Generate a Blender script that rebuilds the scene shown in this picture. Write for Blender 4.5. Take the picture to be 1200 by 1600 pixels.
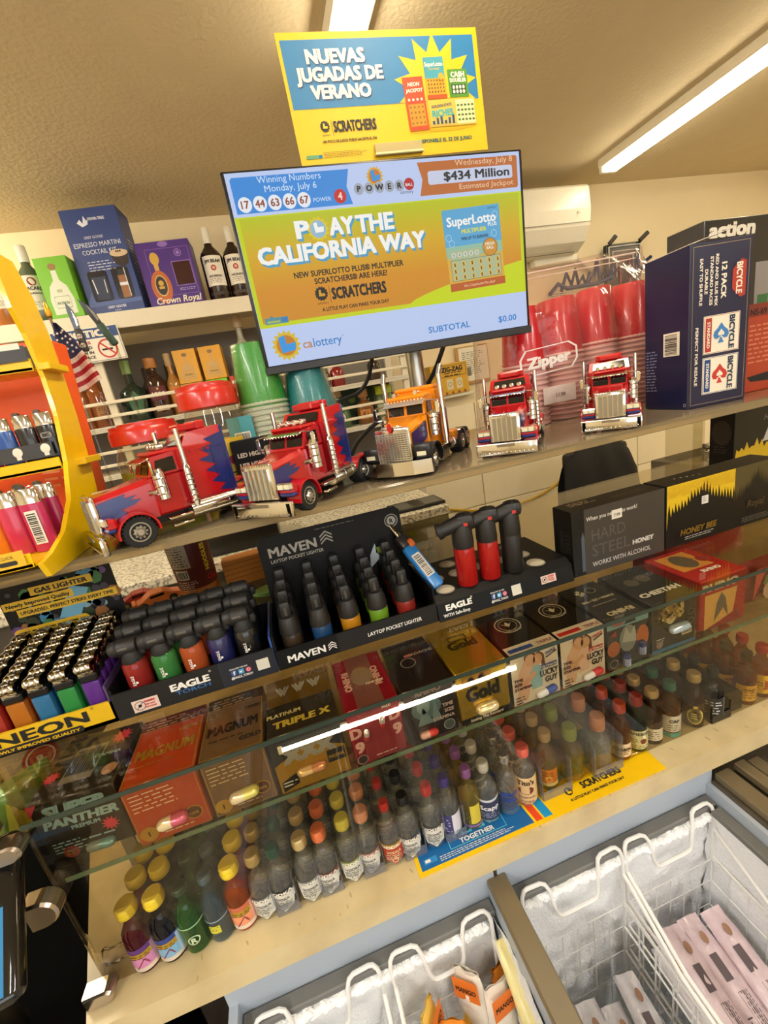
import bpy, bmesh, math, random
from mathutils import Matrix, Vector
random.seed(7)
for _o in list(bpy.data.objects): bpy.data.objects.remove(_o)
scene = bpy.context.scene
COL = scene.collection
R = math.radians
# ------------------------------------------------------------------ camera, exposure, light
cd = bpy.data.cameras.new('camera'); cam = bpy.data.objects.new('camera', cd); COL.objects.link(cam)
cd.sensor_fit = 'HORIZONTAL'; cd.sensor_width = 36.0; cd.lens = 36.0 * 653.36 / 1200.0
cd.clip_start = 0.02; cd.clip_end = 50
RC = ((0.94922791, -0.26187657, -0.17431876), (-0.2346213, -0.22018046, -0.9468228), (0.20956912, 0.93964952, -0.27044326))
cam.matrix_world = Matrix(((RC[0][0], -RC[1][0], -RC[2][0], 0), (RC[0][1], -RC[1][1], -RC[2][1], 0), (RC[0][2], -RC[1][2], -RC[2][2], 1.6), (0, 0, 0, 1)))
scene.camera = cam
scene.view_settings.view_transform = 'Standard'; scene.view_settings.look = 'None'
scene.view_settings.exposure = 0.0; scene.view_settings.gamma = 1.0; scene.view_settings.use_curve_mapping = False
try:
    scene.cycles.transparent_max_bounces = 40; scene.cycles.max_bounces = 8; scene.cycles.glossy_bounces = 4
    scene.cycles.sample_clamp_indirect = 6; scene.cycles.caustics_reflective = False; scene.cycles.caustics_refractive = False
except Exception: pass
TUBE_STRENGTH = 50.0; TUBE_COLOR = (1.0, 0.87, 0.64); SHOP_FILL_STRENGTH = 92.0; SHOP_FILL_COLOR = (1.0, 0.97, 0.93); FILL_DAYLIGHT = 46.0; LED_STRENGTH = 20.0; SCREEN = 0.95
w = bpy.data.worlds.new('world'); scene.world = w; w.use_nodes = True
w.node_tree.nodes['Background'].inputs[0].default_value = (1.0, 0.86, 0.65, 1); w.node_tree.nodes['Background'].inputs[1].default_value = 0.12

# ------------------------------------------------------------------ materials
def lin(h):
    h = h.lstrip('#'); out = []
    for i in (0, 2, 4):
        c = int(h[i:i+2], 16) / 255.0
        out.append(c / 12.92 if c <= 0.04045 else ((c + 0.055) / 1.055) ** 2.4)
    return out
_M = {}
def mat(h, rough=0.45, metal=0.0, noise=0.05, scale=60.0, bump=0.0, bscale=200.0, emit=0.0, coat=0.0, spec=0.5):
    key = (h, rough, metal, noise, scale, bump, bscale, emit, coat, spec)
    if key in _M: return _M[key]
    m = bpy.data.materials.new('m_' + h.strip('#')); m.use_nodes = True
    nt = m.node_tree; b = nt.nodes['Principled BSDF']; c = lin(h)
    tc = nt.nodes.new('ShaderNodeTexCoord'); nz = nt.nodes.new('ShaderNodeTexNoise'); nz.inputs['Scale'].default_value = scale
    nt.links.new(tc.outputs['Object'], nz.inputs['Vector'])
    mx = nt.nodes.new('ShaderNodeMix'); mx.data_type = 'RGBA'
    mx.inputs[6].default_value = [x * (1 - noise) for x in c] + [1]; mx.inputs[7].default_value = [min(1, x * (1 + noise)) for x in c] + [1]
    nt.links.new(nz.outputs['Fac'], mx.inputs[0]); nt.links.new(mx.outputs[2], b.inputs['Base Color'])
    b.inputs['Roughness'].default_value = rough; b.inputs['Metallic'].default_value = metal
    b.inputs['Specular IOR Level'].default_value = spec
    if coat: b.inputs['Coat Weight'].default_value = coat; b.inputs['Coat Roughness'].default_value = 0.08
    if emit:
        nt.links.new(mx.outputs[2], b.inputs['Emission Color']); b.inputs['Emission Strength'].default_value = emit
    if bump:
        n2 = nt.nodes.new('ShaderNodeTexNoise'); n2.inputs['Scale'].default_value = bscale; n2.inputs['Detail'].default_value = 3
        nt.links.new(tc.outputs['Object'], n2.inputs['Vector'])
        bp = nt.nodes.new('ShaderNodeBump'); bp.inputs['Strength'].default_value = bump; bp.inputs['Distance'].default_value = 0.004
        nt.links.new(n2.outputs['Fac'], bp.inputs['Height']); nt.links.new(bp.outputs['Normal'], b.inputs['Normal'])
    _M[key] = m; return m
def glass(h, rough=0.03, ior=1.45, bump=0.0, bscale=60.0, haze=0.0, hazecol='ffffff'):
    key = ('glass', h, rough, ior, bump, bscale, haze, hazecol)
    if key in _M: return _M[key]
    m = bpy.data.materials.new('glass_' + h.strip('#')); m.use_nodes = True; nt = m.node_tree; nt.nodes.clear()
    out = nt.nodes.new('ShaderNodeOutputMaterial'); mix = nt.nodes.new('ShaderNodeMixShader')
    tr = nt.nodes.new('ShaderNodeBsdfTransparent'); gl = nt.nodes.new('ShaderNodeBsdfGlossy'); fr = nt.nodes.new('ShaderNodeFresnel')
    tc = nt.nodes.new('ShaderNodeTexCoord'); nz = nt.nodes.new('ShaderNodeTexNoise'); nz.inputs['Scale'].default_value = bscale
    nt.links.new(tc.outputs['Object'], nz.inputs['Vector'])
    c = lin(h); mx = nt.nodes.new('ShaderNodeMix'); mx.data_type = 'RGBA'
    mx.inputs[6].default_value = [x * 0.97 for x in c] + [1]; mx.inputs[7].default_value = c + [1]
    nt.links.new(nz.outputs['Fac'], mx.inputs[0]); nt.links.new(mx.outputs[2], tr.inputs[0])
    gl.inputs['Roughness'].default_value = rough
    ge = nt.nodes.new('ShaderNodeNewGeometry'); mr = nt.nodes.new('ShaderNodeMapRange'); mr.inputs[3].default_value = ior; mr.inputs[4].default_value = 1 / ior
    nt.links.new(ge.outputs['Backfacing'], mr.inputs[0]); nt.links.new(mr.outputs[0], fr.inputs[0])
    if bump:
        bp = nt.nodes.new('ShaderNodeBump'); bp.inputs['Strength'].default_value = bump; bp.inputs['Distance'].default_value = 0.005
        nt.links.new(nz.outputs['Fac'], bp.inputs['Height'])
        nt.links.new(bp.outputs['Normal'], gl.inputs['Normal']); nt.links.new(bp.outputs['Normal'], fr.inputs['Normal'])
    nt.links.new(fr.outputs[0], mix.inputs[0]); nt.links.new(gl.outputs[0], mix.inputs[2])
    if haze:
        df = nt.nodes.new('ShaderNodeBsdfDiffuse'); df.inputs[0].default_value = lin(hazecol) + [1]
        m2 = nt.nodes.new('ShaderNodeMixShader'); m2.inputs[0].default_value = haze
        nt.links.new(tr.outputs[0], m2.inputs[1]); nt.links.new(df.outputs[0], m2.inputs[2]); nt.links.new(m2.outputs[0], mix.inputs[1])
    else: nt.links.new(tr.outputs[0], mix.inputs[1])
    nt.links.new(mix.outputs[0], out.inputs[0]); _M[key] = m; return m
def emis(h, s):
    key = ('emis', h, s)
    if key in _M: return _M[key]
    m = bpy.data.materials.new('lit_' + h.strip('#')); m.use_nodes = True; nt = m.node_tree
    b = nt.nodes['Principled BSDF']; c = lin(h); b.inputs['Base Color'].default_value = (.02, .02, .02, 1); b.inputs['Roughness'].default_value = .4; b.inputs['Specular IOR Level'].default_value = .15
    tc = nt.nodes.new('ShaderNodeTexCoord'); nz = nt.nodes.new('ShaderNodeTexNoise'); nz.inputs['Scale'].default_value = 30
    nt.links.new(tc.outputs['Object'], nz.inputs['Vector'])
    mx = nt.nodes.new('ShaderNodeMix'); mx.data_type = 'RGBA'; mx.inputs[6].default_value = [x * .985 for x in c] + [1]; mx.inputs[7].default_value = c + [1]
    nt.links.new(nz.outputs['Fac'], mx.inputs[0]); nt.links.new(mx.outputs[2], b.inputs['Emission Color'])
    b.inputs['Emission Strength'].default_value = s; _M[key] = m; return m
def speckle(name, a, b_, scale, rough=.3, lo=.45, hi=.55, bump=0.0):
    m = bpy.data.materials.new(name); m.use_nodes = True; nt = m.node_tree; b = nt.nodes['Principled BSDF']
    tc = nt.nodes.new('ShaderNodeTexCoord'); nz = nt.nodes.new('ShaderNodeTexNoise'); nz.inputs['Scale'].default_value = scale; nz.inputs['Detail'].default_value = 4
    cr = nt.nodes.new('ShaderNodeValToRGB'); cr.color_ramp.elements[0].position = lo; cr.color_ramp.elements[1].position = hi
    cr.color_ramp.elements[0].color = lin(a) + [1]; cr.color_ramp.elements[1].color = lin(b_) + [1]
    nt.links.new(tc.outputs['Object'], nz.inputs['Vector']); nt.links.new(nz.outputs['Fac'], cr.inputs[0]); nt.links.new(cr.outputs[0], b.inputs['Base Color'])
    b.inputs['Roughness'].default_value = rough
    if bump:
        bp = nt.nodes.new('ShaderNodeBump'); bp.inputs['Strength'].default_value = bump; bp.inputs['Distance'].default_value = 0.006
        nt.links.new(nz.outputs['Fac'], bp.inputs['Height']); nt.links.new(bp.outputs['Normal'], b.inputs['Normal'])
    return m
CHROME = mat('e2dfd8', .12, 1.0, .03)
STEEL = mat('b9b6ae', .3, 1.0, .05)
BLACK = mat('0d0d0e', .35); BLACKM = mat('131313', .6); WHITE = mat('efebe0', .5); PAPER = mat('e6dfcc', .7)
INK = mat('121212', .6); RUBBER = mat('151515', .75); YEL = mat('f7c600', .4); RED = mat('c4101a', .3)

# ------------------------------------------------------------------ mesh builder
_T = {}
def text_geo(s, bold):
    k = (s, bold)
    if k not in _T:
        cu = bpy.data.curves.new('t', 'FONT'); cu.body = s; cu.size = 1.0; cu.resolution_u = 2; cu.fill_mode = 'FRONT'
        cu.offset = 0.022 if bold is True else (bold or 0.0)
        o = bpy.data.objects.new('t', cu); me = o.to_mesh()
        vs = [v.co.copy() for v in me.vertices]; fs = [tuple(p.vertices) for p in me.polygons]
        o.to_mesh_clear(); bpy.data.objects.remove(o); bpy.data.curves.remove(cu)
        x0 = min((v.x for v in vs), default=0); x1 = max((v.x for v in vs), default=0)
        _T[k] = (vs, fs, x0, x1)
    return _T[k]
def fr(o, x, y):          # frame from origin, x axis, y axis
    x = Vector(x).normalized(); y = Vector(y); z = x.cross(y).normalized(); y = z.cross(x)
    return Matrix(((x.x, y.x, z.x, o[0]), (x.y, y.y, z.y, o[1]), (x.z, y.z, z.z, o[2]), (0, 0, 0, 1)))
def face_frame(c, s, side):   # lower-left corner frame of one side of a box centred c with size s
    x, y, z = c; a, b, d = s[0] / 2, s[1] / 2, s[2] / 2
    return {'front': fr((x - a, y - b, z - d), (1, 0, 0), (0, 0, 1)), 'back': fr((x + a, y + b, z - d), (-1, 0, 0), (0, 0, 1)),
            'left': fr((x - a, y + b, z - d), (0, -1, 0), (0, 0, 1)), 'right': fr((x + a, y - b, z - d), (0, 1, 0), (0, 0, 1)),
            'top': fr((x - a, y - b, z + d), (1, 0, 0), (0, 1, 0))}[side]
class MB:
    def __init__(s): s.v = []; s.f = []; s.mi = []; s.sm = []; s.mats = []; s.M = Matrix(); s.warp = None
    def add(s, vs, fs, m, smooth=False):
        n = len(s.v)
        for p in vs:
            p = s.M @ Vector(p); s.v.append(s.warp(p) if s.warp else p)
        if m not in s.mats: s.mats.append(m)
        k = s.mats.index(m)
        for f in fs: s.f.append([i + n for i in f]); s.mi.append(k); s.sm.append(smooth)
        return s
    def box(s, c, d, m, bev=0.0, seg=1):
        x, y, z = c; a, b, e = d[0] / 2, d[1] / 2, d[2] / 2
        vs = [(x + i * a, y + j * b, z + k * e) for i in (-1, 1) for j in (-1, 1) for k in (-1, 1)]
        fs = [(0, 1, 3, 2), (4, 6, 7, 5), (0, 4, 5, 1), (2, 3, 7, 6), (0, 2, 6, 4), (1, 5, 7, 3)]
        if not bev: return s.add(vs, fs, m)
        bm = bmesh.new(); bv = [bm.verts.new(p) for p in vs]
        for f in fs: bm.faces.new([bv[i] for i in f])
        bmesh.ops.bevel(bm, geom=bm.edges[:], offset=min(bev, a * .95, b * .95, e * .95), segments=seg, profile=.5, affect='EDGES')
        bm.verts.index_update(); s.add([q.co.copy() for q in bm.verts], [[q.index for q in f.verts] for f in bm.faces], m, seg > 1); bm.free(); return s
    def lathe(s, prof, m, n=20, c=(0, 0, 0), ax='z', smooth=True, sx=1.0, sy=1.0):
        vs = []; fs = []
        for r, z in prof:
            for i in range(n):
                a = 2 * math.pi * i / n; p = (r * math.cos(a) * sx, r * math.sin(a) * sy, z)
                if ax == 'x': p = (z, p[0], p[1])
                elif ax == 'y': p = (p[1], z, p[0])
                vs.append((p[0] + c[0], p[1] + c[1], p[2] + c[2]))
        for j in range(len(prof) - 1):
            for i in range(n):
                k = (i + 1) % n; fs.append((j * n + i, j * n + k, (j + 1) * n + k, (j + 1) * n + i))
        if prof[0][0] > 1e-6: fs.append(tuple(range(n - 1, -1, -1)))
        if prof[-1][0] > 1e-6: fs.append(tuple((len(prof) - 1) * n + i for i in range(n)))
        return s.add(vs, fs, m, smooth)
    def cyl(s, p0, p1, r, m, n=14, r1=None):
        p0 = Vector(p0); p1 = Vector(p1); d = p1 - p0; q = d.to_track_quat('Z', 'Y').to_matrix().to_4x4(); q.translation = p0
        M0 = s.M; s.M = M0 @ q; r1 = r if r1 is None else r1; L = d.length
        vs = [(rr * math.cos(2 * math.pi * i / n), rr * math.sin(2 * math.pi * i / n), z) for rr, z in ((r, 0), (r1, L)) for i in range(n)]
        s.add(vs, [(i, (i + 1) % n, n + (i + 1) % n, n + i) for i in range(n)], m, True)
        s.add(vs, [tuple(range(n - 1, -1, -1)), tuple(range(n, 2 * n))], m); s.M = M0; return s
    def tube(s, pts, r, m, n=8, close=False):
        P = [Vector(p) for p in pts]; N = len(P); vs = []; fs = []; up = Vector((0.13, 0.31, 0.94)).normalized(); pn = None
        for i, p in enumerate(P):
            a = P[i - 1] if (i or close) else p; b = P[(i + 1) % N] if (i < N - 1 or close) else p
            t = (b - a).normalized()
            nn = (pn if pn else (up if abs(t.dot(up)) < .95 else Vector((1, 0, 0))))
            nn = (nn - t * nn.dot(t)).normalized(); pn = nn; bb = t.cross(nn)
            for k in range(n):
                an = 2 * math.pi * k / n; vs.append(p + nn * (r * math.cos(an)) + bb * (r * math.sin(an)))
        for i in range(N if close else N - 1):
            j = (i + 1) % N
            for k in range(n): fs.append((i * n + k, i * n + (k + 1) % n, j * n + (k + 1) % n, j * n + k))
        if not close: fs += [tuple(range(n - 1, -1, -1)), tuple((N - 1) * n + k for k in range(n))]
        return s.add(vs, fs, m, True)
    def prism(s, poly, z0, z1, m, smooth=False):   # polygon in local xy extruded along z
        n = len(poly); vs = [(x, y, z0) for x, y in poly] + [(x, y, z1) for x, y in poly]
        ar = sum(poly[i][0] * poly[(i + 1) % n][1] - poly[(i + 1) % n][0] * poly[i][1] for i in range(n))
        fs = [tuple(range(n - 1, -1, -1)), tuple(range(n, 2 * n))] + [(i, (i + 1) % n, n + (i + 1) % n, n + i) for i in range(n)]
        if ar < 0: fs = [tuple(reversed(f)) for f in fs]
        return s.add(vs, fs, m, smooth)
    # flat print, in the local xy plane
    def on(s, M): s.M = M; return s
    def rect(s, x, y, w_, h_, m, l=1): return s.add([(x, y, l * 3e-4), (x + w_, y, l * 3e-4), (x + w_, y + h_, l * 3e-4), (x, y + h_, l * 3e-4)], [(0, 1, 2, 3)], m)
    def rrect(s, x, y, w_, h_, r, m, l=1):
        p = []
        for cx, cy, a0 in ((x + w_ - r, y + r, -90), (x + w_ - r, y + h_ - r, 0), (x + r, y + h_ - r, 90), (x + r, y + r, 180)):
            for k in range(5): a = R(a0 + k * 22.5); p.append((cx + r * math.cos(a), cy + r * math.sin(a)))
        return s.poly(p, m, l)
    def disc(s, x, y, r, m, l=1, n=20, ry=None): return s.poly([(x + r * math.cos(2 * math.pi * i / n), y + (ry or r) * math.sin(2 * math.pi * i / n)) for i in range(n)], m, l)
    def ring(s, x, y, r, t, m, l=1, n=28):
        vs = [(x + q * math.cos(2 * math.pi * i / n), y + q * math.sin(2 * math.pi * i / n), l * 3e-4) for q in (r - t, r) for i in range(n)]
        return s.add(vs, [(i, (i + 1) % n, n + (i + 1) % n, n + i)[::-1] for i in range(n)], m)
    def poly(s, pts, m, l=1):
        n = len(pts); ar = sum(pts[i][0] * pts[(i + 1) % n][1] - pts[(i + 1) % n][0] * pts[i][1] for i in range(n))
        f = tuple(range(n)) if ar > 0 else tuple(range(n - 1, -1, -1))
        return s.add([(a, b, l * 3e-4) for a, b in pts], [f], m)
    def line(s, x0, y0, x1, y1, t, m, l=1):
        d = Vector((x1 - x0, y1 - y0)).normalized(); q = Vector((-d.y, d.x)) * t / 2
        return s.poly([(x0 - q.x, y0 - q.y), (x1 - q.x, y1 - q.y), (x1 + q.x, y1 + q.y), (x0 + q.x, y0 + q.y)], m, l)
    def frame(s, x, y, w_, h_, t, m, l=1):
        return s.rect(x, y, w_, t, m, l).rect(x, y + h_ - t, w_, t, m, l).rect(x, y + t, t, h_ - 2 * t, m, l).rect(x + w_ - t, y + t, t, h_ - 2 * t, m, l)
    def text(s, x, y, t, size, m, l=2, al='c', bold=False, sx=1.0, rot=0.0, fit=None, skew=0.0):
        bv = .022 if bold is True else (bold or 0.0); vs, fs, x0, x1 = text_geo(t, 0.0); extra = bv
        if fit: sx = fit / max(1e-6, (x1 - x0) * size)
        ox = {'l': x0, 'c': (x0 + x1) / 2, 'r': x1}[al]; ca, sa = math.cos(R(rot)), math.sin(R(rot)); o = []
        for v in vs:
            a = (v.x - ox + v.y * skew) * size * sx; b = v.y * size; o.append((x + a * ca - b * sa, y + a * sa + b * ca, l * 3e-4))
        if extra:
            e = Vector((ca, sa, 0)) * extra * size * sx; u = Vector((-sa, ca, 0)) * extra * size * .7
            for k, d in enumerate((e + u, e - u, -e + u, -e - u)): s.add([Vector(p) + d + Vector((0, 0, k * 4.5e-5)) for p in o], fs, m)
            return s
        return s.add(o, fs, m)
    def scrib(s, x, y, w_, n, gap, m, l=2, t=.35, seed=0):     # small print too fine to read
        rd = random.Random(seed + n)
        for i in range(n):
            q = x; yy = y - i * gap; end = x + w_ * (.75 + .25 * rd.random())
            while q < end:
                ww = gap * (0.8 + rd.random() * 1.8); s.rect(q, yy, min(ww, end - q), gap * t, m, l); q += ww + gap * .5
        return s
    def barcode(s, x, y, w_, h_, bg, l=2, seed=1, rot=False):
        rd = random.Random(seed); s.rect(x, y, w_, h_, bg, l); q = .06
        while q < .92:
            t = .012 + .03 * rd.random()
            if rot: s.rect(x + w_ * .1, y + h_ * q, w_ * .75, h_ * t, INK, l + 1)
            else: s.rect(x + w_ * q, y + h_ * .2, w_ * t, h_ * .7, INK, l + 1)
            q += t + .012 + .03 * rd.random()
        return s
    def burst(s, x, y, r0, r1, n, m, l=1, ph=0.0):
        return s.poly([(x + (r1 if i % 2 == 0 else r0) * math.cos(math.pi * i / n + ph), y + (r1 if i % 2 == 0 else r0) * math.sin(math.pi * i / n + ph)) for i in range(2 * n)], m, l)
    def build(s, name, parent=None, loc=None, rz=0.0, kind=None):
        me = bpy.data.meshes.new(name); me.from_pydata([tuple(v) for v in s.v], [], s.f)
        for m in s.mats: me.materials.append(m)
        me.polygons.foreach_set('material_index', s.mi); me.polygons.foreach_set('use_smooth', s.sm)
        me.update()
        if any(s.sm): me.set_sharp_from_angle(angle=R(42))
        o = bpy.data.objects.new(name, me); COL.objects.link(o)
        if parent: o.parent = parent
        if loc: o.location = loc
        if rz: o.rotation_euler.z = rz
        if kind: o['kind'] = kind
        return o
def tag(o, label, cat, group=None, kind=None):
    o['label'] = label; o['category'] = cat
    if group: o['group'] = group
    if kind: o['kind'] = kind
    return o
def thing(name, label, cat, loc=(0, 0, 0), rz=0.0, group=None, rot=None):
    o = bpy.data.objects.new(name, None); COL.objects.link(o); o.empty_display_size = .02
    o.location = loc; o.rotation_euler = rot if rot else (0, 0, rz)
    return tag(o, label, cat, group)
def copy_tree(o, parent=None):
    c = o.copy(); COL.objects.link(c)
    if parent: c.parent = parent
    for ch in list(o.children): copy_tree(ch, c)
    return c
def dup(o, loc, rz=None, label=None, group=None):
    c = copy_tree(o); c.location = loc
    if rz is not None: c.rotation_euler.z = rz
    if label: c['label'] = label
    if group: c['group'] = group
    return c
def arc(cx, cy, r, a0, a1, n): return [(cx + r * math.cos(R(a0 + (a1 - a0) * i / n)), cy + r * math.sin(R(a0 + (a1 - a0) * i / n))) for i in range(n + 1)]
def carton(name, label, cat, base, size, m, arts, rz=0.0, group=None, rot=None, bev=.0012, part='carton'):
    t = thing(name, label, cat, base, rz, group, rot); b = MB(); c = (0, 0, size[2] / 2)
    b.box(c, size, m, bev)
    for side, fn in arts.items():
        b.on(face_frame(c, size, side)); w_, h_ = (size[0], size[2]) if side in ('front', 'back') else ((size[1], size[2]) if side in ('left', 'right') else (size[0], size[1]))
        fn(b, w_, h_)
    b.build(part, t); return t

# ------------------------------------------------------------------ room
ROOM = dict(x0=-3.2, x1=4.2, y0=-3.2, y1=2.4, h=2.54)
stucco = mat('d6c6a4', .9, noise=.05, scale=8, bump=.55, bscale=70)
wallm = mat('e8d8b2', .85, noise=.03, scale=4, bump=.12, bscale=90)
def struct(name, b): return b.build(name, kind='structure')
xm, ym = (ROOM['x0'] + ROOM['x1']) / 2, (ROOM['y0'] + ROOM['y1']) / 2; wx, wy = ROOM['x1'] - ROOM['x0'], ROOM['y1'] - ROOM['y0']
struct('floor', MB().box((xm, ym, -.05), (wx, wy, .1), speckle('floor_tile', '8f8168', 'b3a484', 30, .35)))
struct('ceiling', MB().box((xm, ym, ROOM['h'] + .05), (wx + .4, wy + .4, .1), stucco))
struct('wall_back', MB().box((xm, ROOM['y1'] + .05, 1.27), (wx + .2, .1, 2.54), wallm))
bw = MB(); WX0, WX1, WZ0, WZ1 = -1.6, 2.2, .9, 2.2; yf = ROOM['y0'] - .05      # unseen front wall; the window opening is added for fill light
bw.box(((ROOM['x0'] + WX0) / 2, yf, 1.27), (WX0 - ROOM['x0'], .1, 2.54), wallm).box(((ROOM['x1'] + WX1) / 2, yf, 1.27), (ROOM['x1'] - WX1, .1, 2.54), wallm).box(((WX0 + WX1) / 2, yf, WZ0 / 2), (WX1 - WX0, .1, WZ0), wallm).box(((WX0 + WX1) / 2, yf, (WZ1 + 2.54) / 2), (WX1 - WX0, .1, 2.54 - WZ1), wallm)
struct('wall_front', bw)
bw = MB(); fm_ = mat('8a8478', .4, .6)
for x in (WX0, (WX0 + WX1) / 2, WX1): bw.box((x, yf, (WZ0 + WZ1) / 2), (.05, .08, WZ1 - WZ0), fm_)
for z in (WZ0, WZ1): bw.box(((WX0 + WX1) / 2, yf, z), (WX1 - WX0, .08, .05), fm_)
bw.box(((WX0 + WX1) / 2, yf, (WZ0 + WZ1) / 2), (WX1 - WX0 - .05, .006, WZ1 - WZ0 - .05), glass('f6f8f8', .01)); struct('fill_window_1', bw)  # window made up so that fill light can enter
ld = bpy.data.lights.new('fill_daylight', 'AREA'); ld.shape = 'RECTANGLE'; ld.size = WX1 - WX0 - .1; ld.size_y = WZ1 - WZ0 - .1; ld.energy = FILL_DAYLIGHT; ld.color = (.93, .97, 1.0)  # area light added outside it to brighten the freezers and back wall
lo = bpy.data.objects.new('fill_daylight', ld); COL.objects.link(lo); lo.location = ((WX0 + WX1) / 2, ROOM['y0'] - .16, (WZ0 + WZ1) / 2); lo.rotation_euler = (R(90), 0, 0)
struct('wall_left', MB().box((ROOM['x0'] - .05, ym, 1.27), (.1, wy, 2.54), wallm))
struct('wall_right', MB().box((ROOM['x1'] + .05, ym, 1.27), (.1, wy, 2.54), wallm))
b = MB(); pm = mat('f6e8c4', .6, noise=.04, scale=12)      # lower wall panels with seams
for i in range(4):
    for z0, z1 in ((0, .797), (.803, 1.45)): b.box((1.205 + 1.2 * (i - 1) - .6, 2.393, (z0 + z1) / 2), (1.193, .014, z1 - z0), pm, .002)
struct('trim_1', b)
def tube_light(x, y0, y1, label, col=TUBE_COLOR, st=TUBE_STRENGTH):
    t = thing('ceiling_light', label, 'ceiling light', (x, (y0 + y1) / 2, 2.54)); L = y1 - y0
    MB().box((0, 0, -.02), (.11, L, .04), mat('e8dfc8', .5), .004).box((0, -L / 2 + .012, -.05), (.1, .024, .03), WHITE, .004).box((0, L / 2 - .012, -.05), (.1, .024, .03), WHITE, .004).build('housing', t)
    m = bpy.data.materials.new('tube_glow'); m.use_nodes = True; bs = m.node_tree.nodes['Principled BSDF']
    bs.inputs['Emission Color'].default_value = col + (1,); bs.inputs['Emission Strength'].default_value = st; bs.inputs['Base Color'].default_value = (.9, .9, .85, 1)
    MB().box((0, 0, -.056), (.062, L - .06, .03), m, .012, 3).build('tube', t); return t
tube_light(.43, .12, 1.42, 'white ceiling strip light partly hidden above the yellow and blue poster')
tube_light(1.97, .85, 2.13, 'long ceiling strip light at upper right running to the back wall', TUBE_COLOR, 21.0)
tube_light(-1.3, 1.1, 2.32, 'unseen ceiling strip light added as fill over the bottle shelves at the left', TUBE_COLOR, 75.0)  # unseen fixture added to brighten the wall behind the counter
tube_light(3.5, .4, 1.7, 'unseen ceiling strip light added as fill at the far right', TUBE_COLOR, 45.0)  # another fixture added out of view to lift the lower wall
for x, y in ((.43, -1.5), (1.97, -1.5), (-1.3, -.4), (-1.3, -2.2)):  # unseen cooler fixtures added to brighten the customer side
    tube_light(x, y - .64, y + .64, 'unseen ceiling strip light added as fill over the shop floor behind the viewer', SHOP_FILL_COLOR, SHOP_FILL_STRENGTH)['group'] = 'added strip lights behind the viewer'
# ------------------------------------------------------------------ counter, glass case, truck shelf
ZC = .95; ZM = 1.127; ZT = 1.222; ZS = 1.464
stone = speckle('cream_marble', 'c6b083', 'dac696', 14, .28, .3, .6)
t = thing('counter', 'cream marble topped shop counter under the glass display case', 'counter', (0, 0, 0))
b = MB(); b.M = Matrix.Translation((0, 0, .91)); b.prism([(-.372, .417), (1.9, .417), (1.9, 1.08), (-.55, 1.08), (-.55, .93)], 0, .04, stone)
for i in range(26):
    rx = -.3 + 1.4 * random.random(); rr = .0012 + .002 * random.random()
    b.M = Matrix.Translation((rx, .42 + .03 * random.random(), .95)) @ Matrix.Rotation(R(30 * random.random()), 4, 'Z'); b.disc(0, 0, rr * .6, mat('b8a274', .5), .2, 7, rr * 1.8)
b.build('counter_top', t)
MB().box((.75, .82, .455), (2.2, .5, .909), mat('3a322a', .6), .002).build('cabinet', t)
# glass case: smoky panes, shelf, clips
SMOKE = glass('f0ebdd', .012); CLEAR = glass('f2f0e8', .02); EDGE = glass('7f9a86', .05, haze=.25, hazecol='8fa894')
t = thing('glass_display_case', 'long smoky glass display case with chrome corner clips on the cream counter', 'display case')
def pane(b, c, d): return b.box(c, d, SMOKE, .0008)
XL, XR, YF, YB = -.362, 1.45, .456, 1.06
pane(MB(), ((XL + XR) / 2, YF + .003, (ZC + ZT) / 2 - .003), (XR - XL, .005, ZT - ZC - .008)).build('front_pane', t)
b = MB(); b.M = Matrix.Translation((0, 0, ZT - .006)); b.prism([(XL, YF), (XR, YF), (XR, YB), (-.62, YB), (-.62, .80)], 0, .006, SMOKE); b.build('top_pane', t)
b = MB(); b.M = Matrix.Translation((0, 0, ZM - .006)); b.prism([(XL + .006, YF + .007), (XR, YF + .007), (XR, .80), (-.585, .80)], 0, .006, SMOKE); b.build('shelf_pane', t)
b = MB(); b.M = fr((XL, YF + .004, ZC), (-.26, .35, 0), (0, 0, 1)); b.M = b.M @ Matrix.Translation((.22, (ZT - ZC) / 2, 0)); b.box((0, 0, 0), (.43, ZT - ZC - .014, .005), SMOKE, .0008); b.build('side_pane', t)
b = MB(); e2 = mat('2f3a30', .2)   # polished dark glass edges
b.box(((XL + XR) / 2, YF - .0006, ZT - .003), (XR - XL, .0014, .006), e2)
b.box(((XL + XR) / 2, YF + .0064, ZM - .003), (XR - XL - .02, .0012, .006), mat('6f8a74', .15)).build('glass_edge', t)
CLIPM = mat('c4b8a8', .24, 1.0, .04)
def clip(x, y, z, d=(.03, .018, .018)):
    c = MB(); r_ = d[2] / 2; L_ = d[0] - r_; P_ = [(-d[0] / 2, -r_), (-d[0] / 2 + L_, -r_)] + arc(-d[0] / 2 + L_, 0, r_, -90, 90, 10)[1:-1] + [(-d[0] / 2 + L_, r_), (-d[0] / 2, r_)]
    c.M = fr((x, y + d[1] / 2, z), (1, 0, 0), (0, 0, 1)); k_ = .86; c.prism(P_, .0, d[1] * .85, CLIPM); Q_ = [(a * k_, b_ * k_) for a, b_ in P_]; n_ = len(P_); vs = [(a, b_, d[1] * .85) for a, b_ in P_] + [(a, b_, d[1]) for a, b_ in Q_]
    c.add(vs, [(i, (i + 1) % n_, n_ + (i + 1) % n_, n_ + i) for i in range(n_)] + [tuple(range(n_, 2 * n_))], CLIPM); c.build('corner_clip', t)
clip(-.402, .450, ZT + .006, (.046, .026, .020)); clip(-.378, .446, ZT - .016, (.042, .020, .020)); clip(-.369, .446, ZM - .012, (.032, .020, .036)); clip(-.362, .446, ZC + .010, (.034, .020, .018))
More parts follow.
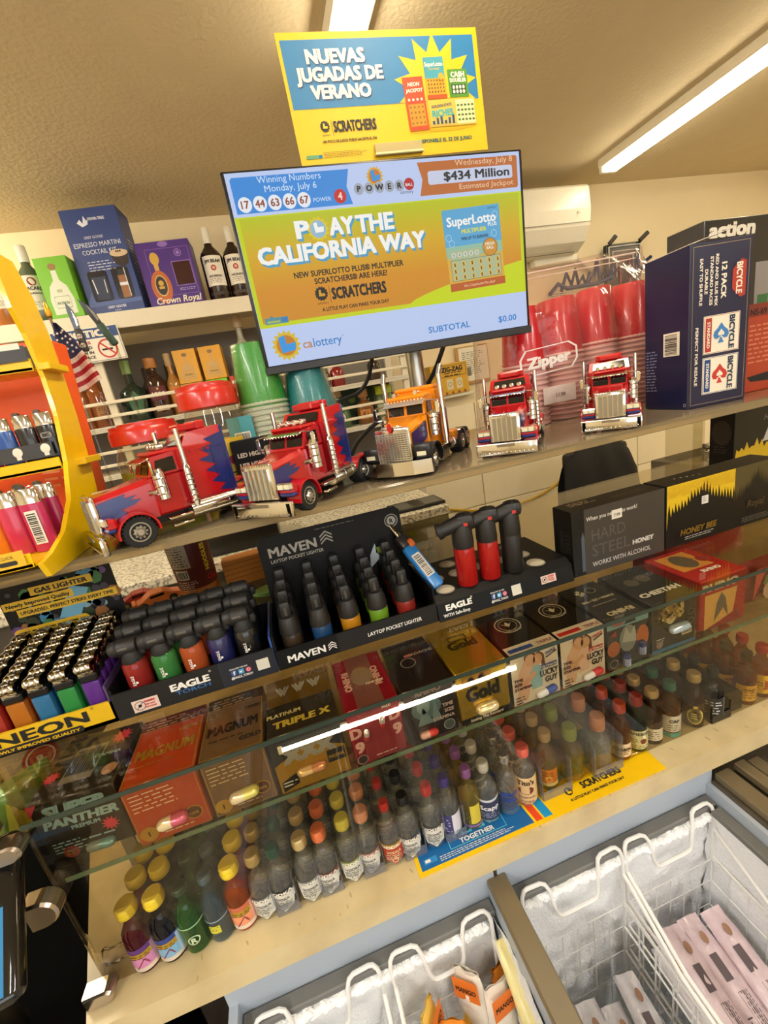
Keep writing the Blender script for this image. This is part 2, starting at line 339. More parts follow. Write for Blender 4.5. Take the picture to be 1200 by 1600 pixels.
MB().box((1.372, YB + .014, ZT + .017), (.03, .03, .026), CHROME, .003, 2).box((1.372, YB - .004, ZT + .006), (.05, .03, .006), CHROME, .002).build('corner_clip', t)
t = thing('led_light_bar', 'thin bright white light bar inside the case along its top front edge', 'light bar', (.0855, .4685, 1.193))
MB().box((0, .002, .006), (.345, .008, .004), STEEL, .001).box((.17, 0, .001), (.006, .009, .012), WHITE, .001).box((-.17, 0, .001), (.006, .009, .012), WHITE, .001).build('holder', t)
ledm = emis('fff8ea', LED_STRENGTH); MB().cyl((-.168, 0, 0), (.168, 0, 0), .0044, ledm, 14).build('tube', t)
# upper shelf with the trucks
shm = mat('85765e', .12, noise=.08, scale=6, coat=.3)
t = thing('raised_shelf', 'glossy beige raised shelf carrying the toy trucks above the glass case', 'shelf')
MB().box((.35, .832, ZS - .004), (1.9, .444, .008), shm, .001).build('board', t)
MB().box((.35, .606, ZS - .0075), (1.9, .008, .015), glass('e3d3ac', .06, haze=.45, hazecol='b3a07a'), .001).build('front_lip', t)
for x in (-.58, 1.26): MB().box((x, 1.02, (ZS + ZT) / 2 - .004), (.012, .03, ZS - ZT - .008), CLEAR, .001).build('support', t)
t['label'] = 'glossy beige raised shelf carrying the toy trucks above the glass case'
# counter mat poster
t = thing('counter_mat', 'yellow and blue lottery counter mat lying under the front of the glass case', 'poster', (.05, .421, .9505))
b = MB(); W_, H_ = .424, .125; b.box((W_ / 2, H_ / 2, .0004), (W_, H_, .0008), YEL); b.M = Matrix.Translation((0, 0, .0006))
blue = mat('0f5f9e', .4); b.poly([(.006, .006), (.186, .006), (.172, .119), (.006, .119)], blue); b.poly([(.19, .006), (.201, .006), (.187, .119), (.176, .119)], mat('e5481d', .4)); b.poly([(.204, .006), (.218, .006), (.204, .119), (.19, .119)], mat('1590c8', .4))
b.poly([(.235, .035), (.27, .05), (.30, .045), (.335, .062), (.37, .06), (.405, .08), (.39, .119), (.23, .119)], mat('5c97a0', .4), 1)
b.text(.10, .031, 'YEARS', .022, mat('5fc3d8', .4), 2, bold=.03, sx=1.35); b.text(.10, .0205, 'TOGETHER', .0098, WHITE, 3, bold=.03, sx=1.1); b.frame(.055, .018, .092, .033, .001, mat('5fc3d8', .4), 2)
b.rect(.012, .012, .02, .008, mat('2f86c5', .4), 2).rect(.014, .014, .008, .004, WHITE, 3).scrib(.036, .0145, .13, 3, .0026, WHITE, 2)
b.text(.322, .022, 'SCRATCHERS', .0155, INK, 3, bold=.045, sx=.78); b.text(.305, .011, 'A LITTLE PLAY CAN MAKE YOUR DAY', .0058, INK, 3, bold=.04)
b.disc(.262, .027, .0065, INK, 2).poly([(.259, .031), (.262, .031), (.262, .026), (.266, .026), (.266, .023), (.259, .023)], YEL, 3)
b.build('printed_sheet', t)
# ------------------------------------------------------------------ chest freezers in front of the counter
frost = mat('fcfdff', .85, noise=.02, scale=25, bump=.9, bscale=220); linerm = mat('b0bac6', .4, noise=.05, scale=6); railm = mat('6f6148', .4, 0, noise=.06, scale=12); gaskm = mat('6b6a66', .5)
def sheet(b, p, u, v, nu, nv, m, amp, seed):
    rd = random.Random(seed); p, u, v = Vector(p), Vector(u), Vector(v); n = u.cross(v).normalized(); vs = []
    for j in range(nv + 1):
        for i in range(nu + 1): vs.append(p + u * (i / nu) + v * (j / nv) + n * (amp * (rd.random() + .8 * math.sin(i * .6 + seed) * math.sin(j * .9))))
    b.add(vs, [(j * (nu + 1) + i, j * (nu + 1) + i + 1, (j + 1) * (nu + 1) + i + 1, (j + 1) * (nu + 1) + i) for j in range(nv) for i in range(nu)], m, True)
YB0 = .432
def freezer(x0, x1, label):
    t = thing('chest_freezer', label, 'freezer', (0, 0, 0)); y0 = -.25; b = MB(); cx = (x0 + x1) / 2; w_ = x1 - x0; cy = (YB0 + y0) / 2; d = YB0 - y0
    b.box((cx, YB0 + .012, .45), (w_ + .024, .024, .88), linerm).box((x0 - .006, cy, .435), (.012, d, .85), linerm).box((x1 + .006, cy, .435), (.012, d, .85), linerm).box((cx, y0 - .012, .45), (w_ + .024, .024, .88), linerm).box((cx, cy, .15), (w_, d, .02), linerm)
    b.build('liner', t)
    g_ = MB().box((cx, YB0 - .011, .834), (w_ - .002, .02, .012), gaskm, .002); (g_.box((x1 - .011, cy - .011, .834), (.02, d - .03, .012), gaskm, .002) if x1 > .3 else g_.box((x0 + .011, cy - .011, .834), (.02, d - .03, .012), gaskm, .002)); g_.build('gasket', t)
    b = MB(); sheet(b, (x0 + .004, YB0 - .016, .16), (w_ - .008, 0, 0), (0, 0, .667), 60, 60, frost, -.004, 3)
    sheet(b, (x1 - (.016 if x1 > .3 else .004), YB0 - .016, .16), (0, -d + .04, 0), (0, 0, .667), 50, 50, frost, -.004, 5); sheet(b, (x0 + (.004 if x1 > .3 else .016), y0 + .02, .16), (0, d - .04, 0), (0, 0, .667), 50, 50, frost, -.004, 7)
    # packed rim of frost on the ledge
    for i in range(150): b.lathe([(0, -.006), (.007, -.003), (.008, .001), (.005, .005), (0, .006)], frost, 7, (x0 + .02 + (w_ - .04) * random.random(), YB0 - .019 - .005 * random.random(), .818 + .008 * random.random()))
    b.build('frost', t); return t
freezer(-.222, .150, 'left chest freezer full of frost with orange mango bar wrappers inside')
freezer(.180, .572, 'right chest freezer full of frost holding pale ice pop pouches')
t = thing('freezer_divider_rail', 'grey brown metal rail between the two open freezers', 'rail'); MB().box((.165, .088, .868), (.031, .69, .012), railm, .002).box((.165, .44, .60), (.027, .016, .54), railm, .001).box((.165, .088, .861), (.012, .68, .004), BLACK).build('rail', t)
t = thing('freezer_side_rail', 'beige sliding lid rails at the right edge of the right freezer', 'rail')
for x, z, w_ in ((.602, .872, .03), (.640, .876, .022), (.672, .868, .025)): MB().box((x, .10, z), (w_, .66, .014), railm, .002).build('rail', t)
MB().box((.64, .1, .858), (.12, .66, .012), mat('4c4438', .6), .001).build('track', t)
MB().box((.80, .1, .42), (.2, .66, .84), mat('8f8877', .5), .004).build('freezer_side', t)
wire = mat('eceae6', .3)
def basket(x0, x1, label, hooks=True):
    t = thing('wire_basket', label, 'basket'); y1 = .404; y0 = -.05; zt, zb = .735, .47; r = .0021
    b = MB(); L = x1 - x0; e = .004
    P = [(x0, y1, zt), (x0, y1, .795), (x0 - .001, y1 + .002, .834), (x0 + .001, y1 + .005, .844), (x0 + .006, y1 + .008, .849), (x0 + .012, y1 + .009, .850), (x0 + .034, y1 + .008, .850), (x0 + .041, y1 + .006, .847), (x0 + .045, y1 + .002, .839), (x0 + .050, y1 - .003, .802), (x0 + .053, y1 - .005, .792), (x0 + .058, y1 - .006, .787), (x0 + .066, y1 - .006, .786)]
    Q = [(x1 + x0 - p[0], p[1], p[2]) for p in reversed(P)]
    b.tube(P + Q, .0031, wire, 8); b.build('hanger', t)
    for x in (x0, x1):
        b = MB(); b.tube([(x, y1, .80), (x, .30, .742), (x, .18, .728), (x, y0, .72)], .0031, wire, 8); b.tube([(x, y1, zt), (x, y0, zt - .03)], r, wire, 6); b.tube([(x, y1, .80), (x, y1, zb)], r, wire, 6); b.build('side_rail', t)
    b = MB()
    for z in (zt - .008, zt - .06, zt - .12, zt - .18, zb): b.tube([(x0, y0, z), (x0, y1, z), (x1, y1, z), (x1, y0, z)], r * .8, wire, 6, True)
    n = max(4, int(L / .026))
    for i in range(1, n): x = x0 + L * i / n; b.tube([(x, y1, zt - .008), (x, y1, zb), (x, y0, zb), (x, y0, zt - .03)], r * .65, wire, 5)
    for j in range(1, 15):
        y = y1 - (y1 - y0) * j / 15; b.tube([(x0, y, zt - .01), (x0, y, zb), (x1, y, zb), (x1, y, zt - .01)], r * .65, wire, 5)
    b.build('grid', t); return t
basket(.192, .370, 'white wire basket at the left of the right freezer with three pale pouches')
basket(.378, .556, 'white wire basket at the right of the right freezer with four pale pouches')
basket(-.205, -.035, 'white wire basket at the left end of the left freezer')
basket(-.018, .137, 'white wire basket holding mango bars in the left freezer')
def pouch(label, p0, p1, wid, m, seed, group, txt=None, name='ice_pop_pouch', art=None, roll=0, cat='ice pop'):
    p0, p1 = Vector(p0), Vector(p1); L = (p1 - p0).length; rd = random.Random(seed)
    t = thing(name, label, cat, p0, 0, group); x = (p1 - p0).normalized(); up = Vector((math.sin(R(roll)), 0, math.cos(R(roll))))
    M = fr((0, 0, 0), x, up.cross(x)); t.rotation_euler = M.to_euler(); b = MB(); nu, nv = 22, 12; vs = []
    for i in range(nu + 1):
        u = i / nu; body = max(0., min(1., min(u, 1 - u) * 9 - .45)); w_ = wid * (.86 + .14 * body) / 2; h_ = .0014 + .011 * body ** .6
        for k in range(nv):
            a = 2 * math.pi * k / nv; q = 1 + .10 * (rd.random() - .5)
            vs.append((u * L, w_ * math.cos(a), h_ * math.sin(a) * q + .0045 * (rd.random() - .5) * (1.5 - .9 * body)))
    b.add(vs, [(i * nv + k, i * nv + (k + 1) % nv, (i + 1) * nv + (k + 1) % nv, (i + 1) * nv + k)[::-1] for i in range(nu) for k in range(nv)], m, True)
    b.M = Matrix.Translation((0, 0, .0122))
    if art: art(b, L, wid)
    if txt: b.text(L * .50, -wid * .34, txt, .0115, mat('3a3038', .6), 2, bold=True, sx=.95, rot=0)
    b.build('wrapper', t); return t
pk = mat('d2bcc2', .25, noise=.22, scale=70, bump=.35, bscale=150, coat=.3); pg = mat('c4c0c4', .25, noise=.25, scale=70, bump=.35, bscale=150, coat=.3)
def kart(b, L, w_):
    g = mat('55484e', .6); b.rect(L * .16, -w_ * .2, L * .1, w_ * .3, g, 2).scrib(L * .30, w_ * .22, L * .5, 4, .003, g, 2).frame(L * .3, -w_ * .08, L * .2, w_ * .2, .0006, g, 2)
    b.disc(L * .10, w_ * .05, .008, mat('8f6a52', .6), 2, 12, .005)
G1 = 'pale ice pop pouches in the right freezer'
for i, (a, c, l) in enumerate((((.515, .375, .672), (.500, .085, .605), 'pinkish pouch nearest the right side of the right basket'), ((.474, .382, .668), (.458, .085, .600), 'pouch printed with a phone number, second from the right side of the basket'), ((.440, .382, .666), (.421, .085, .598), 'pouch printed with a phone number, third from the right side of the basket'), ((.410, .372, .655), (.393, .085, .590), 'crumpled pouch at the left of the right basket, beside the wires'))):
    pouch(l, a, c, .042, pk if i != 3 else pg, i, G1, '1-844-GO-KULFI' if i in (1, 2) else None, art=kart, roll=-12 + 6 * i)
for i, (a, c, l) in enumerate((((.338, .375, .63), (.310, .09, .585), 'long grey pouch at the right side of the left basket'), ((.300, .362, .605), (.275, .09, .57), 'silver pouch in the middle of the left basket with a dark code'), ((.262, .375, .615), (.235, .09, .575), 'pale pouch at the left side of the left basket against the divider'))):
    pouch(l, a, c, .042, pg, 10 + i, G1, None, art=kart, roll=8 - 8 * i)
og = mat('d98a2e', .3, coat=.4, bump=.3, bscale=120); yl = mat('e9c45a', .3, coat=.4, bump=.3, bscale=120); wh = mat('e8e0d0', .3, coat=.4, bump=.3, bscale=120); ylm = mat('efe3a0', .3, coat=.4, bump=.4, bscale=90)
def mart(b, L, w_):
    b.rect(L * .03, -w_ * .42, L * .2, w_ * .84, mat('e0762a', .4), 1); b.text(L * .13 + .0035, 0, 'MANGO', .0095, INK, 3, bold=True, rot=90, fit=w_ * .66)
    b.poly([(L * .35, -w_ * .2), (L * .5, -w_ * .33), (L * .8, -w_ * .25), (L * .9, 0), (L * .75, w_ * .1), (L * .5, w_ * .05)], mat('e7b52c', .4), 2)
G2 = 'mango bars in the left freezer'
for i, (a, c, m, l, ro) in enumerate((((.083, .388, .800), (.080, .345, .66), wh, 'mango bar wrapper with an orange MANGO band, standing in the middle of the pile', -14), ((.117, .366, .785), (.112, .325, .65), wh, 'mango bar wrapper with an orange MANGO band, standing at the right of the pile', 6), ((.014, .366, .808), (.020, .325, .67), yl, 'mango bar at the left of the pile showing its yellow side', 20), ((.044, .352, .790), (.044, .31, .66), og, 'brown orange mango bar leaning in front of the pile', -8), ((.136, .392, .770), (.130, .35, .64), og, 'orange mango bar tucked at the back right of the pile', 10))):
    pouch(l, a, c, .045, m, 20 + i, G2, None, 'mango_ice_bar', mart, ro, 'ice cream bar')
pouch('pale yellow crumpled wrapper standing against the divider rail in the left freezer', (.1455, .392, .815), (.145, .22, .69), .028, ylm, 40, None, None, 'ice_bar_wrapper', None, 10, 'ice cream bar')
# ------------------------------------------------------------------ lottery screen and the poster clipped above it
mrot = Matrix.Rotation(R(2.453), 3, 'X') if False else None
from mathutils import Quaternion
rv = Vector((.0428, .0025, -.0335)); MR = Quaternion(rv.normalized(), rv.length).to_euler()
t = thing('lottery_screen', 'black framed screen showing the jackpot and a yellow lottery advert', 'screen', (.2869, .8156, 1.8234), rot=MR)
W_, H_ = .54, .3154
fm = MB(); fm.box((0, .014, 0), (W_, .024, H_), mat('141416', .35), .003, 2); fm.box((0, .0, -H_ / 2 + .0065), (W_, .006, .013), mat('1b1a1b', .45), .001); fm.box((0, .035, -.02), (.34, .03, .2), BLACKM, .008, 2); fm.build('housing', t)
b = MB(); M0 = fr((-W_ / 2, .0008, -H_ / 2), (1, 0, 0), (0, 0, 1)); b.M = M0
E_ = lambda h: emis(h, SCREEN)
def grad(name, stops, ax, lo, hi):
    m = emis('ffffff', SCREEN).copy(); m.name = name; nt = m.node_tree; bs = nt.nodes['Principled BSDF']
    tc = nt.nodes.new('ShaderNodeTexCoord'); sx = nt.nodes.new('ShaderNodeSeparateXYZ'); mr = nt.nodes.new('ShaderNodeMapRange'); cr = nt.nodes.new('ShaderNodeValToRGB')
    nt.links.new(tc.outputs['Object'], sx.inputs[0]); nt.links.new(sx.outputs[ax], mr.inputs[0]); mr.inputs[1].default_value = lo; mr.inputs[2].default_value = hi
    nt.links.new(mr.outputs[0], cr.inputs[0]); cr.color_ramp.elements[0].color = lin(stops[0]) + [1]; cr.color_ramp.elements[1].color = lin(stops[-1]) + [1]
    for i, s_ in enumerate(stops[1:-1]): e = cr.color_ramp.elements.new((i + 1) / (len(stops) - 1)); e.color = lin(s_) + [1]
    nt.links.new(cr.outputs[0], bs.inputs['Emission Color']); return m
BG = E_('b9c9ee'); DB = E_('2f7fc9'); OR = E_('b9682e'); DK = E_('101214'); WT = E_('e4e8ee')
b.rect(.006, .0145, .527, .2965, BG, 1)
b.poly([(.013, .2535), (.2096, .2535), (.203, .28), (.2103, .3045), (.016, .3045), (.0125, .301)], E_('2f86d6'), 2)
b.poly([(.334, .2555), (.525, .2555), (.5275, .258), (.5275, .303), (.525, .3056), (.334, .3056), (.341, .28)], OR, 2)
b.text(.1085, .2945, 'Winning Numbers', .0135, E_('cfe3f6'), 3, fit=.106); b.text(.1085, .2815, 'Monday, July 6', .0135, E_('cfe3f6'), 3, fit=.087)
for i, n in enumerate(('17', '44', '63', '66', '67')):
    x = .0285 + i * .0245; b.disc(x, .266, .0112, WT, 3).text(x, .2608, n, .0155, E_('8c3a1e'), 4, bold=True)
b.text(.1575, .2615, 'POWER', .0085, E_('d6e6f4'), 3, fit=.031); b.disc(.189, .2665, .0107, E_('c2241f'), 3).text(.189, .2612, '4', .0155, E_('f4d6d0'), 4, bold=True)
def sunl(b, x, y, r, ms, l, n=16):
    b.burst(x, y, r * .78, r, n, ms[0], l); b.disc(x, y, r * .66, ms[1], l + 1, 24)
    q = r * .62; b.poly([(x - q * .75, y + q * .9), (x - q * .05, y + q * 1.05), (x + q * .05, y + q * .1), (x + q * 1.05, y + q * .25), (x + q * .95, y - q * .55), (x - q * .6, y - q * .75)], ms[2], l + 2)
sunl(b, .255, .2905, .0155, (E_('d8a51c'), E_('c2741f'), E_('3a8fd2')), 3)
for i, ch in enumerate('POWER'):
    x = .2234 + i * .0184; b.disc(x, .2742, .0087, E_('9ea6b4'), 5, 18); b.text(x, .2700, ch, .012, DK, 6, bold=.04, sx=1.1)
b.disc(.315, .275, .0093, E_('b3242a'), 5).text(.315, .272, 'BALL', .0062, WT, 6, bold=True); b.text(.309, .2615, 'calottery', .0068, DK, 5)
b.text(.518, .2965, 'Wednesday, July 8', .0125, E_('ecc9a6'), 3, 'r', fit=.113); b.rrect(.3515, .271, .1655, .0205, .004, E_('c5cbe2'), 3); b.text(.510, .2755, '$434 Million', .0185, E_('23262c'), 4, 'r', bold=.03, fit=.128)
b.text(.518, .2605, 'Estimated Jackpot', .0118, E_('ecc9a6'), 3, 'r', fit=.108)
ym = grad('screen_gradient', ('b3bf12', 'd0a51a', 'cf8a1a', 'c9861c'), 2, .09, -.08)
b.rect(.0065, .078, .5265, .171, E_('c2cf05'), 2); b.rect(.0135, .085, .513, .162, ym, 3)
pts = [(.528, .0782), (.528, .134)] + [(.278 + .25 * (1 - k / 12), .0785 + .0555 * (1 - (k / 12) ** 1.0) ** .62) for k in range(1, 12)] + [(.278, .0782)]
b.poly(pts, E_('c4d304'), 4)
sh = E_('4a9bc0'); W2 = E_('f2f0ea')
for dx, dy, m_, l in ((.003, -.004, sh, 5), (.0015, -.002, sh, 6), (0, 0, W2, 7)):
    b.text(.114 + dx, .2105 + dy, 'P', .036, m_, l, 'c', bold=.045, fit=.021); b.text(.1825 + dx, .2105 + dy, 'AY', .036, m_, l, 'c', bold=.045, fit=.042); b.text(.243 + dx, .2105 + dy, 'THE', .036, m_, l, 'c', bold=.045, fit=.066); b.text(.1815 + dx, .1765 + dy, 'CALIFORNIA WAY', .036, m_, l, 'c', bold=.045, fit=.30)
b.burst(.141, .221, .0155, .020, 14, E_('d9c21c'), 7); b.disc(.141, .221, .0135, E_('8fb4cf'), 8); b.poly([(.134, .230), (.140, .2315), (.141, .2235), (.151, .2245), (.150, .2165), (.1355, .2155)], W2, 9)
b.text(.1848, .1505, 'NEW SUPERLOTTO PLUS\u00ae MULTIPLIER', .0128, DK, 5, bold=.03, fit=.201); b.text(.185, .1378, 'SCRATCHERS\u00ae ARE HERE!', .0128, DK, 5, bold=.03, fit=.134)
def sunmark(b, x, y, r, dk, bg, l):
    b.burst(x, y, r * .8, r, 14, dk, l); b.poly([(x - r * .32, y + r * .5), (x - r * .02, y + r * .5), (x, y + r * .02), (x + r * .5, y), (x + r * .5, y - r * .34), (x - r * .4, y - r * .34)], bg, l + 1)
sunmark(b, .1258, .1215, .0125, DK, E_('cf981a'), 5); b.text(.1258, .1045, 'calottery', .0058, DK, 5); b.rect(.1405, .106, .0007, .027, DK, 5)
b.text(.1955, .1105, 'SCRATCHERS', .0255, DK, 5, bold=.05, fit=.101); b.text(.1855, .0925, 'A LITTLE PLAY CAN MAKE YOUR DAY', .0085, DK, 5, bold=.03, fit=.126)
b.rect(.0175, .083, .041, .0105, E_('4f8b97'), 5).rect(.047, .0845, .0105, .0075, E_('2f78b8'), 6).rect(.021, .085, .023, .0035, E_('9fb45c'), 6).poly([(.026, .0935), (.03, .097), (.034, .0935)], E_('4f8b97'), 5)
# scratch ticket on the screen
tk = Matrix.Translation((.429, .1635, 0)) @ Matrix.Rotation(R(1.6), 4, 'Z') @ Matrix.Translation((-.0575, -.0675, 0)); b.M = M0 @ tk
b.rect(0, 0, .115, .135, E_('57a3cf'), 6).rect(0, .055, .115, .02, E_('8fb9a0'), 7).rect(0, 0, .115, .058, E_('d6a83a'), 7).rect(0, 0, .115, .0135, E_('b8571f'), 8)
b.text(.057, .108, 'SuperLotto', .021, W2, 8, bold=.03, fit=.098); b.text(.098, .1005, 'PLUS', .0085, W2, 9, bold=.03); b.text(.06, .0945, 'MULTIPLIER', .0092, E_('d4d62c'), 8, bold=.04, fit=.05); b.text(.06, .0835, 'WIN UP TO $500,000!', .0072, E_('14324a'), 8, bold=.03, fit=.055); b.text(.1, .1285, 'calottery', .005, E_('14324a'), 8)
for x, y in ((.008, .09), (.105, .118), (.013, .08), (.1, .088)): b.ring(x, y, .006, .0012, E_('9ccbe2'), 7)
b.poly([(.006, .0165), (.109, .0165), (.109, .0525), (.068, .0525), (.068, .068), (.006, .068)], E_('a9b48c'), 9); b.frame(.006, .0165, .103, .0355, .0005, DK, 10)
for i in range(5): b.disc(.0135 + i * .0118, .0605, .0045, E_('c9cfc0'), 10, 12).text(.0135 + i * .0118, .0585, '$', .006, DK, 11)
for r_ in range(3):
    for i in range(6): x, y = .0135 + i * .0178, .0448 - r_ * .0112; b.disc(x, y, .0047, E_('d8b45a'), 10, 12).text(x, y - .0027, '$', .0075, DK, 11, bold=True)
b.disc(.089, .066, .0155, E_('c98d2c'), 10).ring(.089, .066, .0155, .001, E_('7a4a14'), 11).text(.089, .069, 'MEGA', .0072, E_('e7e2d0'), 12, bold=.03).text(.089, .0625, 'BALL', .0072, E_('e7e2d0'), 12, bold=.03)
b.text(.06, .0048, 'Win 2 SuperLotto Plus plays!', .0062, E_('f0dcb0'), 9, fit=.066)
b.M = M0; sunl(b, .0455, .0455, .0265, (E_('d6b51c'), E_('bf7a1e'), E_('2f93dc')), 2)
b.text(.075, .0362, 'ca', .021, E_('c07a2c'), 2, 'l', bold=.01); b.text(.0945, .0362, 'lottery', .021, E_('2f7fc2'), 2, 'l', bold=.01, fit=.053); b.text(.150, .046, '\u2122', .005, E_('2f7fc2'), 2)
b.text(.363, .0285, 'SUBTOTAL', .0155, E_('2c7fc8'), 2, bold=.02, fit=.087); b.text(.4885, .0285, '$0.00', .0155, E_('2c7fc8'), 2, bold=.02, fit=.039)
b.build('display_panel', t)
# stand and cables
t = thing('screen_stand', 'silver pole behind the trucks holding up the lottery screen', 'stand', (.335, .92, ZS + .0003))
b = MB(); b.cyl((0, 0, .012), (0, 0, .36), .018, STEEL, 20); b.build('pole', t); MB().lathe([(.05, 0), (.05, .006), (.03, .012), (0, .012)], STEEL, 24).build('base', t)
MB().box((-.03, -.035, .34), (.11, .035, .08), BLACKM, .004).build('mount', t)
def cable(name, label, pts, r, m, cat='cable'):
    b = MB(); P = [Vector(p) for p in pts]; Q = []
    for i in range(len(P) - 1):
        p0, p1, p2, p3 = P[max(0, i - 1)], P[i], P[i + 1], P[min(len(P) - 1, i + 2)]
        for k in range(8):
            u = k / 8; Q.append(.5 * ((2 * p1) + (p2 - p0) * u + (2 * p0 - 5 * p1 + 4 * p2 - p3) * u * u + (3 * p1 - p0 - 3 * p2 + p3) * u ** 3))
    b.tube(Q + [P[-1]], r, m, 8); return tag(b.build(name), label, cat)
cable('power_cable', 'black cable curving down from the left underside of the screen behind the orange truck', [(.235, .87, 1.70), (.225, .90, 1.645), (.20, .93, 1.61), (.14, .96, 1.59), (.11, .985, 1.52), (.105, .99, ZS + .006)], .0045, BLACKM)
cable('power_cable', 'black cable slanting down from the screen beside its silver pole', [(.40, .87, 1.71), (.385, .885, 1.66), (.36, .93, 1.60), (.31, .965, 1.56), (.24, .98, 1.535), (.19, .99, 1.50), (.17, 1.0, ZS + .006)], .005, BLACKM)
t = thing('lottery_poster', 'yellow and blue card poster in Spanish clipped on top of the lottery screen', 'poster', (.333, .842, 2.088), rot=(MR.x - .03, MR.y - R(1.6), MR.z + .03))
b = MB(); W_, H_ = .357, .182; b.box((0, .0012, 0), (W_, .0012, H_), mat('e3b900', .5)); b.M = fr((0, .0005, 0), (1, 0, 0), (0, 0, 1))
SB = mat('1a71a6', .5); PC = mat('f6ecd8', .5); DN = mat('14406a', .5)
b.rect(-.173, -.0115, .343, .0925, SB, 1)
for dx, dy, m_, l in ((.0018, -.0018, DN, 2), (0, 0, PC, 3)):
    b.text(-.085 + dx, .0495 + dy, 'NUEVAS', .026, m_, l, bold=.05, fit=.099); b.text(-.082 + dx, .0255 + dy, 'JUGADAS DE', .026, m_, l, bold=.05, fit=.149); b.text(-.085 + dx, .0015 + dy, 'VERANO', .026, m_, l, bold=.05, fit=.103)
pts = []
for i in range(26):
    a = math.pi * i / 13; r_ = .073 if i % 2 == 0 else .047; pts.append((.090 + r_ * math.cos(a + .1) * 1.08, .012 + r_ * math.sin(a + .1)))
b.poly([(max(-.04, x), max(y, -.0112)) for x, y in pts], mat('e3b900', .5), 2)
def tick(x, y, w_, h_, m_, rot, fn):
    M1 = b.M; b.M = M1 @ Matrix.Translation((x, y, .0008)) @ Matrix.Rotation(R(rot), 4, 'Z') @ Matrix.Translation((-w_ / 2, -h_ / 2, 0)); b.rect(0, 0, w_, h_, m_, 1); fn(w_, h_); b.M = M1
gd = mat('d9a02a', .4)
def f1(w_, h_):
    b.text(w_ / 2, h_ * .83, 'NEON', .0078, PC, 2, bold=.03, skew=.2); b.text(w_ / 2, h_ * .72, 'JACKPOT', .0072, PC, 2, bold=.03, skew=.2, fit=w_ * .82); b.rect(w_ * .1, h_ * .08, w_ * .8, h_ * .42, mat('c78a1e', .4), 2)
    for i in range(4):
        for j in range(4): b.disc(w_ * (.2 + .2 * i), h_ * (.14 + .1 * j), .0019, mat('8a5a14', .5), 3, 8)
    for i in range(4): b.disc(w_ * (.18 + .21 * i), h_ * .58, .0022, PC, 3, 6)
def f2(w_, h_):
    b.rect(0, h_ * .5, w_, h_ * .5, mat('3f96a8', .4), 2); b.text(w_ / 2, h_ * .78, 'SuperLotto', .0085, PC, 3, bold=.03, fit=w_ * .9); b.text(w_ / 2, h_ * .69, 'MULTIPLIER', .004, YEL, 3); b.rect(0, 0, w_, h_ * .1, mat('c24a1c', .4), 3)
    for i in range(6):
        for j in range(4): b.disc(w_ * (.13 + .148 * i), h_ * (.17 + .09 * j), .0015, mat('7a4a14', .5), 4, 8)
    b.disc(w_ * .8, h_ * .52, .0055, gd, 4, 14)
def f3(w_, h_):
    b.text(w_ / 2, h_ * .72, 'CA$H', .0105, PC, 3, bold=.05, fit=w_ * .68); b.text(w_ / 2, h_ * .54, 'DOUBLER', .008, PC, 3, bold=.05, fit=w_ * .82); b.rect(w_ * .12, h_ * .12, w_ * .76, h_ * .34, mat('2c4a1a', .5), 2)
    for i in range(4):
        for j in range(2): b.disc(w_ * (.24 + .17 * i), h_ * (.2 + .16 * j), .0023, PC, 3, 8, .0028)
def f4(w_, h_):
    b.rect(w_ * .02, h_ * .05, w_ * .54, h_ * .9, mat('d8b64a', .4), 2); b.rect(w_ * .58, h_ * .05, w_ * .4, h_ * .9, mat('e6d6a0', .4), 2); b.text(w_ * .28, h_ * .72, 'GOLDEN STATE', .0055, DN, 3, bold=.03, rot=4); b.text(w_ * .29, h_ * .38, 'RICHES', .0135, mat('3aa3a3', .4), 3, bold=.05, fit=w_ * .44, rot=3)
    for i in range(6): b.rect(w_ * (.05 + .085 * i), h_ * .08, w_ * .05, h_ * (.14 + .1 * (i % 3)), DN, 3)
    for i in range(5):
        for j in range(4): b.disc(w_ * (.63 + .077 * i), h_ * (.2 + .18 * j), .0027, mat('3f6a2c', .5), 3, 8, .0018)
tick(.046, -.0145, .038, .078, mat('c7441c', .4), 1.5, f1); tick(.0885, .021, .038, .060, gd, .5, f2); tick(.132, .012, .038, .041, mat('4f8a2c', .4), 0, f3); tick(.1145, -.030, .092, .040, mat('d8b64a', .4), 0, f4)
b.poly([(.03, -.057), (.07, -.0525), (.16, -.0525), (.12, -.057)], mat('c9a300', .4), 1)
sunmark(b, -.1255, -.037, .0088, INK, YEL, 2); b.text(-.1255, -.0505, 'calottery', .0042, INK, 2); b.rect(-.1135, -.051, .0006, .023, INK, 2); b.text(-.072, -.0455, 'SCRATCHERS', .0215, INK, 2, bold=.05, fit=.076); b.text(-.085, -.0605, 'UN POCO DE JUEGO PUEDE HACERTE EL D\u00cdA', .0055, INK, 2, bold=.03, fit=.098)
b.text(.094, -.0725, 'DISPONIBLE EL 22 DE JUNIO', .0078, mat('1c5c50', .5), 2, bold=.04, fit=.107)
b.rect(-.168, -.082, .028, .0055, mat('5f9a6a', .5), 2).rect(-.146, -.0815, .006, .0045, SB, 3).scrib(-.137, -.0745, .08, 4, .0024, mat('8a7a20', .6), 2)
b.build('card', t); tb = MB(); tb.box((0, -.003, -.0785), (.09, .006, .018), glass('efe6c0', .1, haze=.5, hazecol='e8dca8'), .001); tb.box((0, -.0045, -.0855), (.092, .006, .004), mat('e4d8a4', .3), .001); tb.build('clip', t)
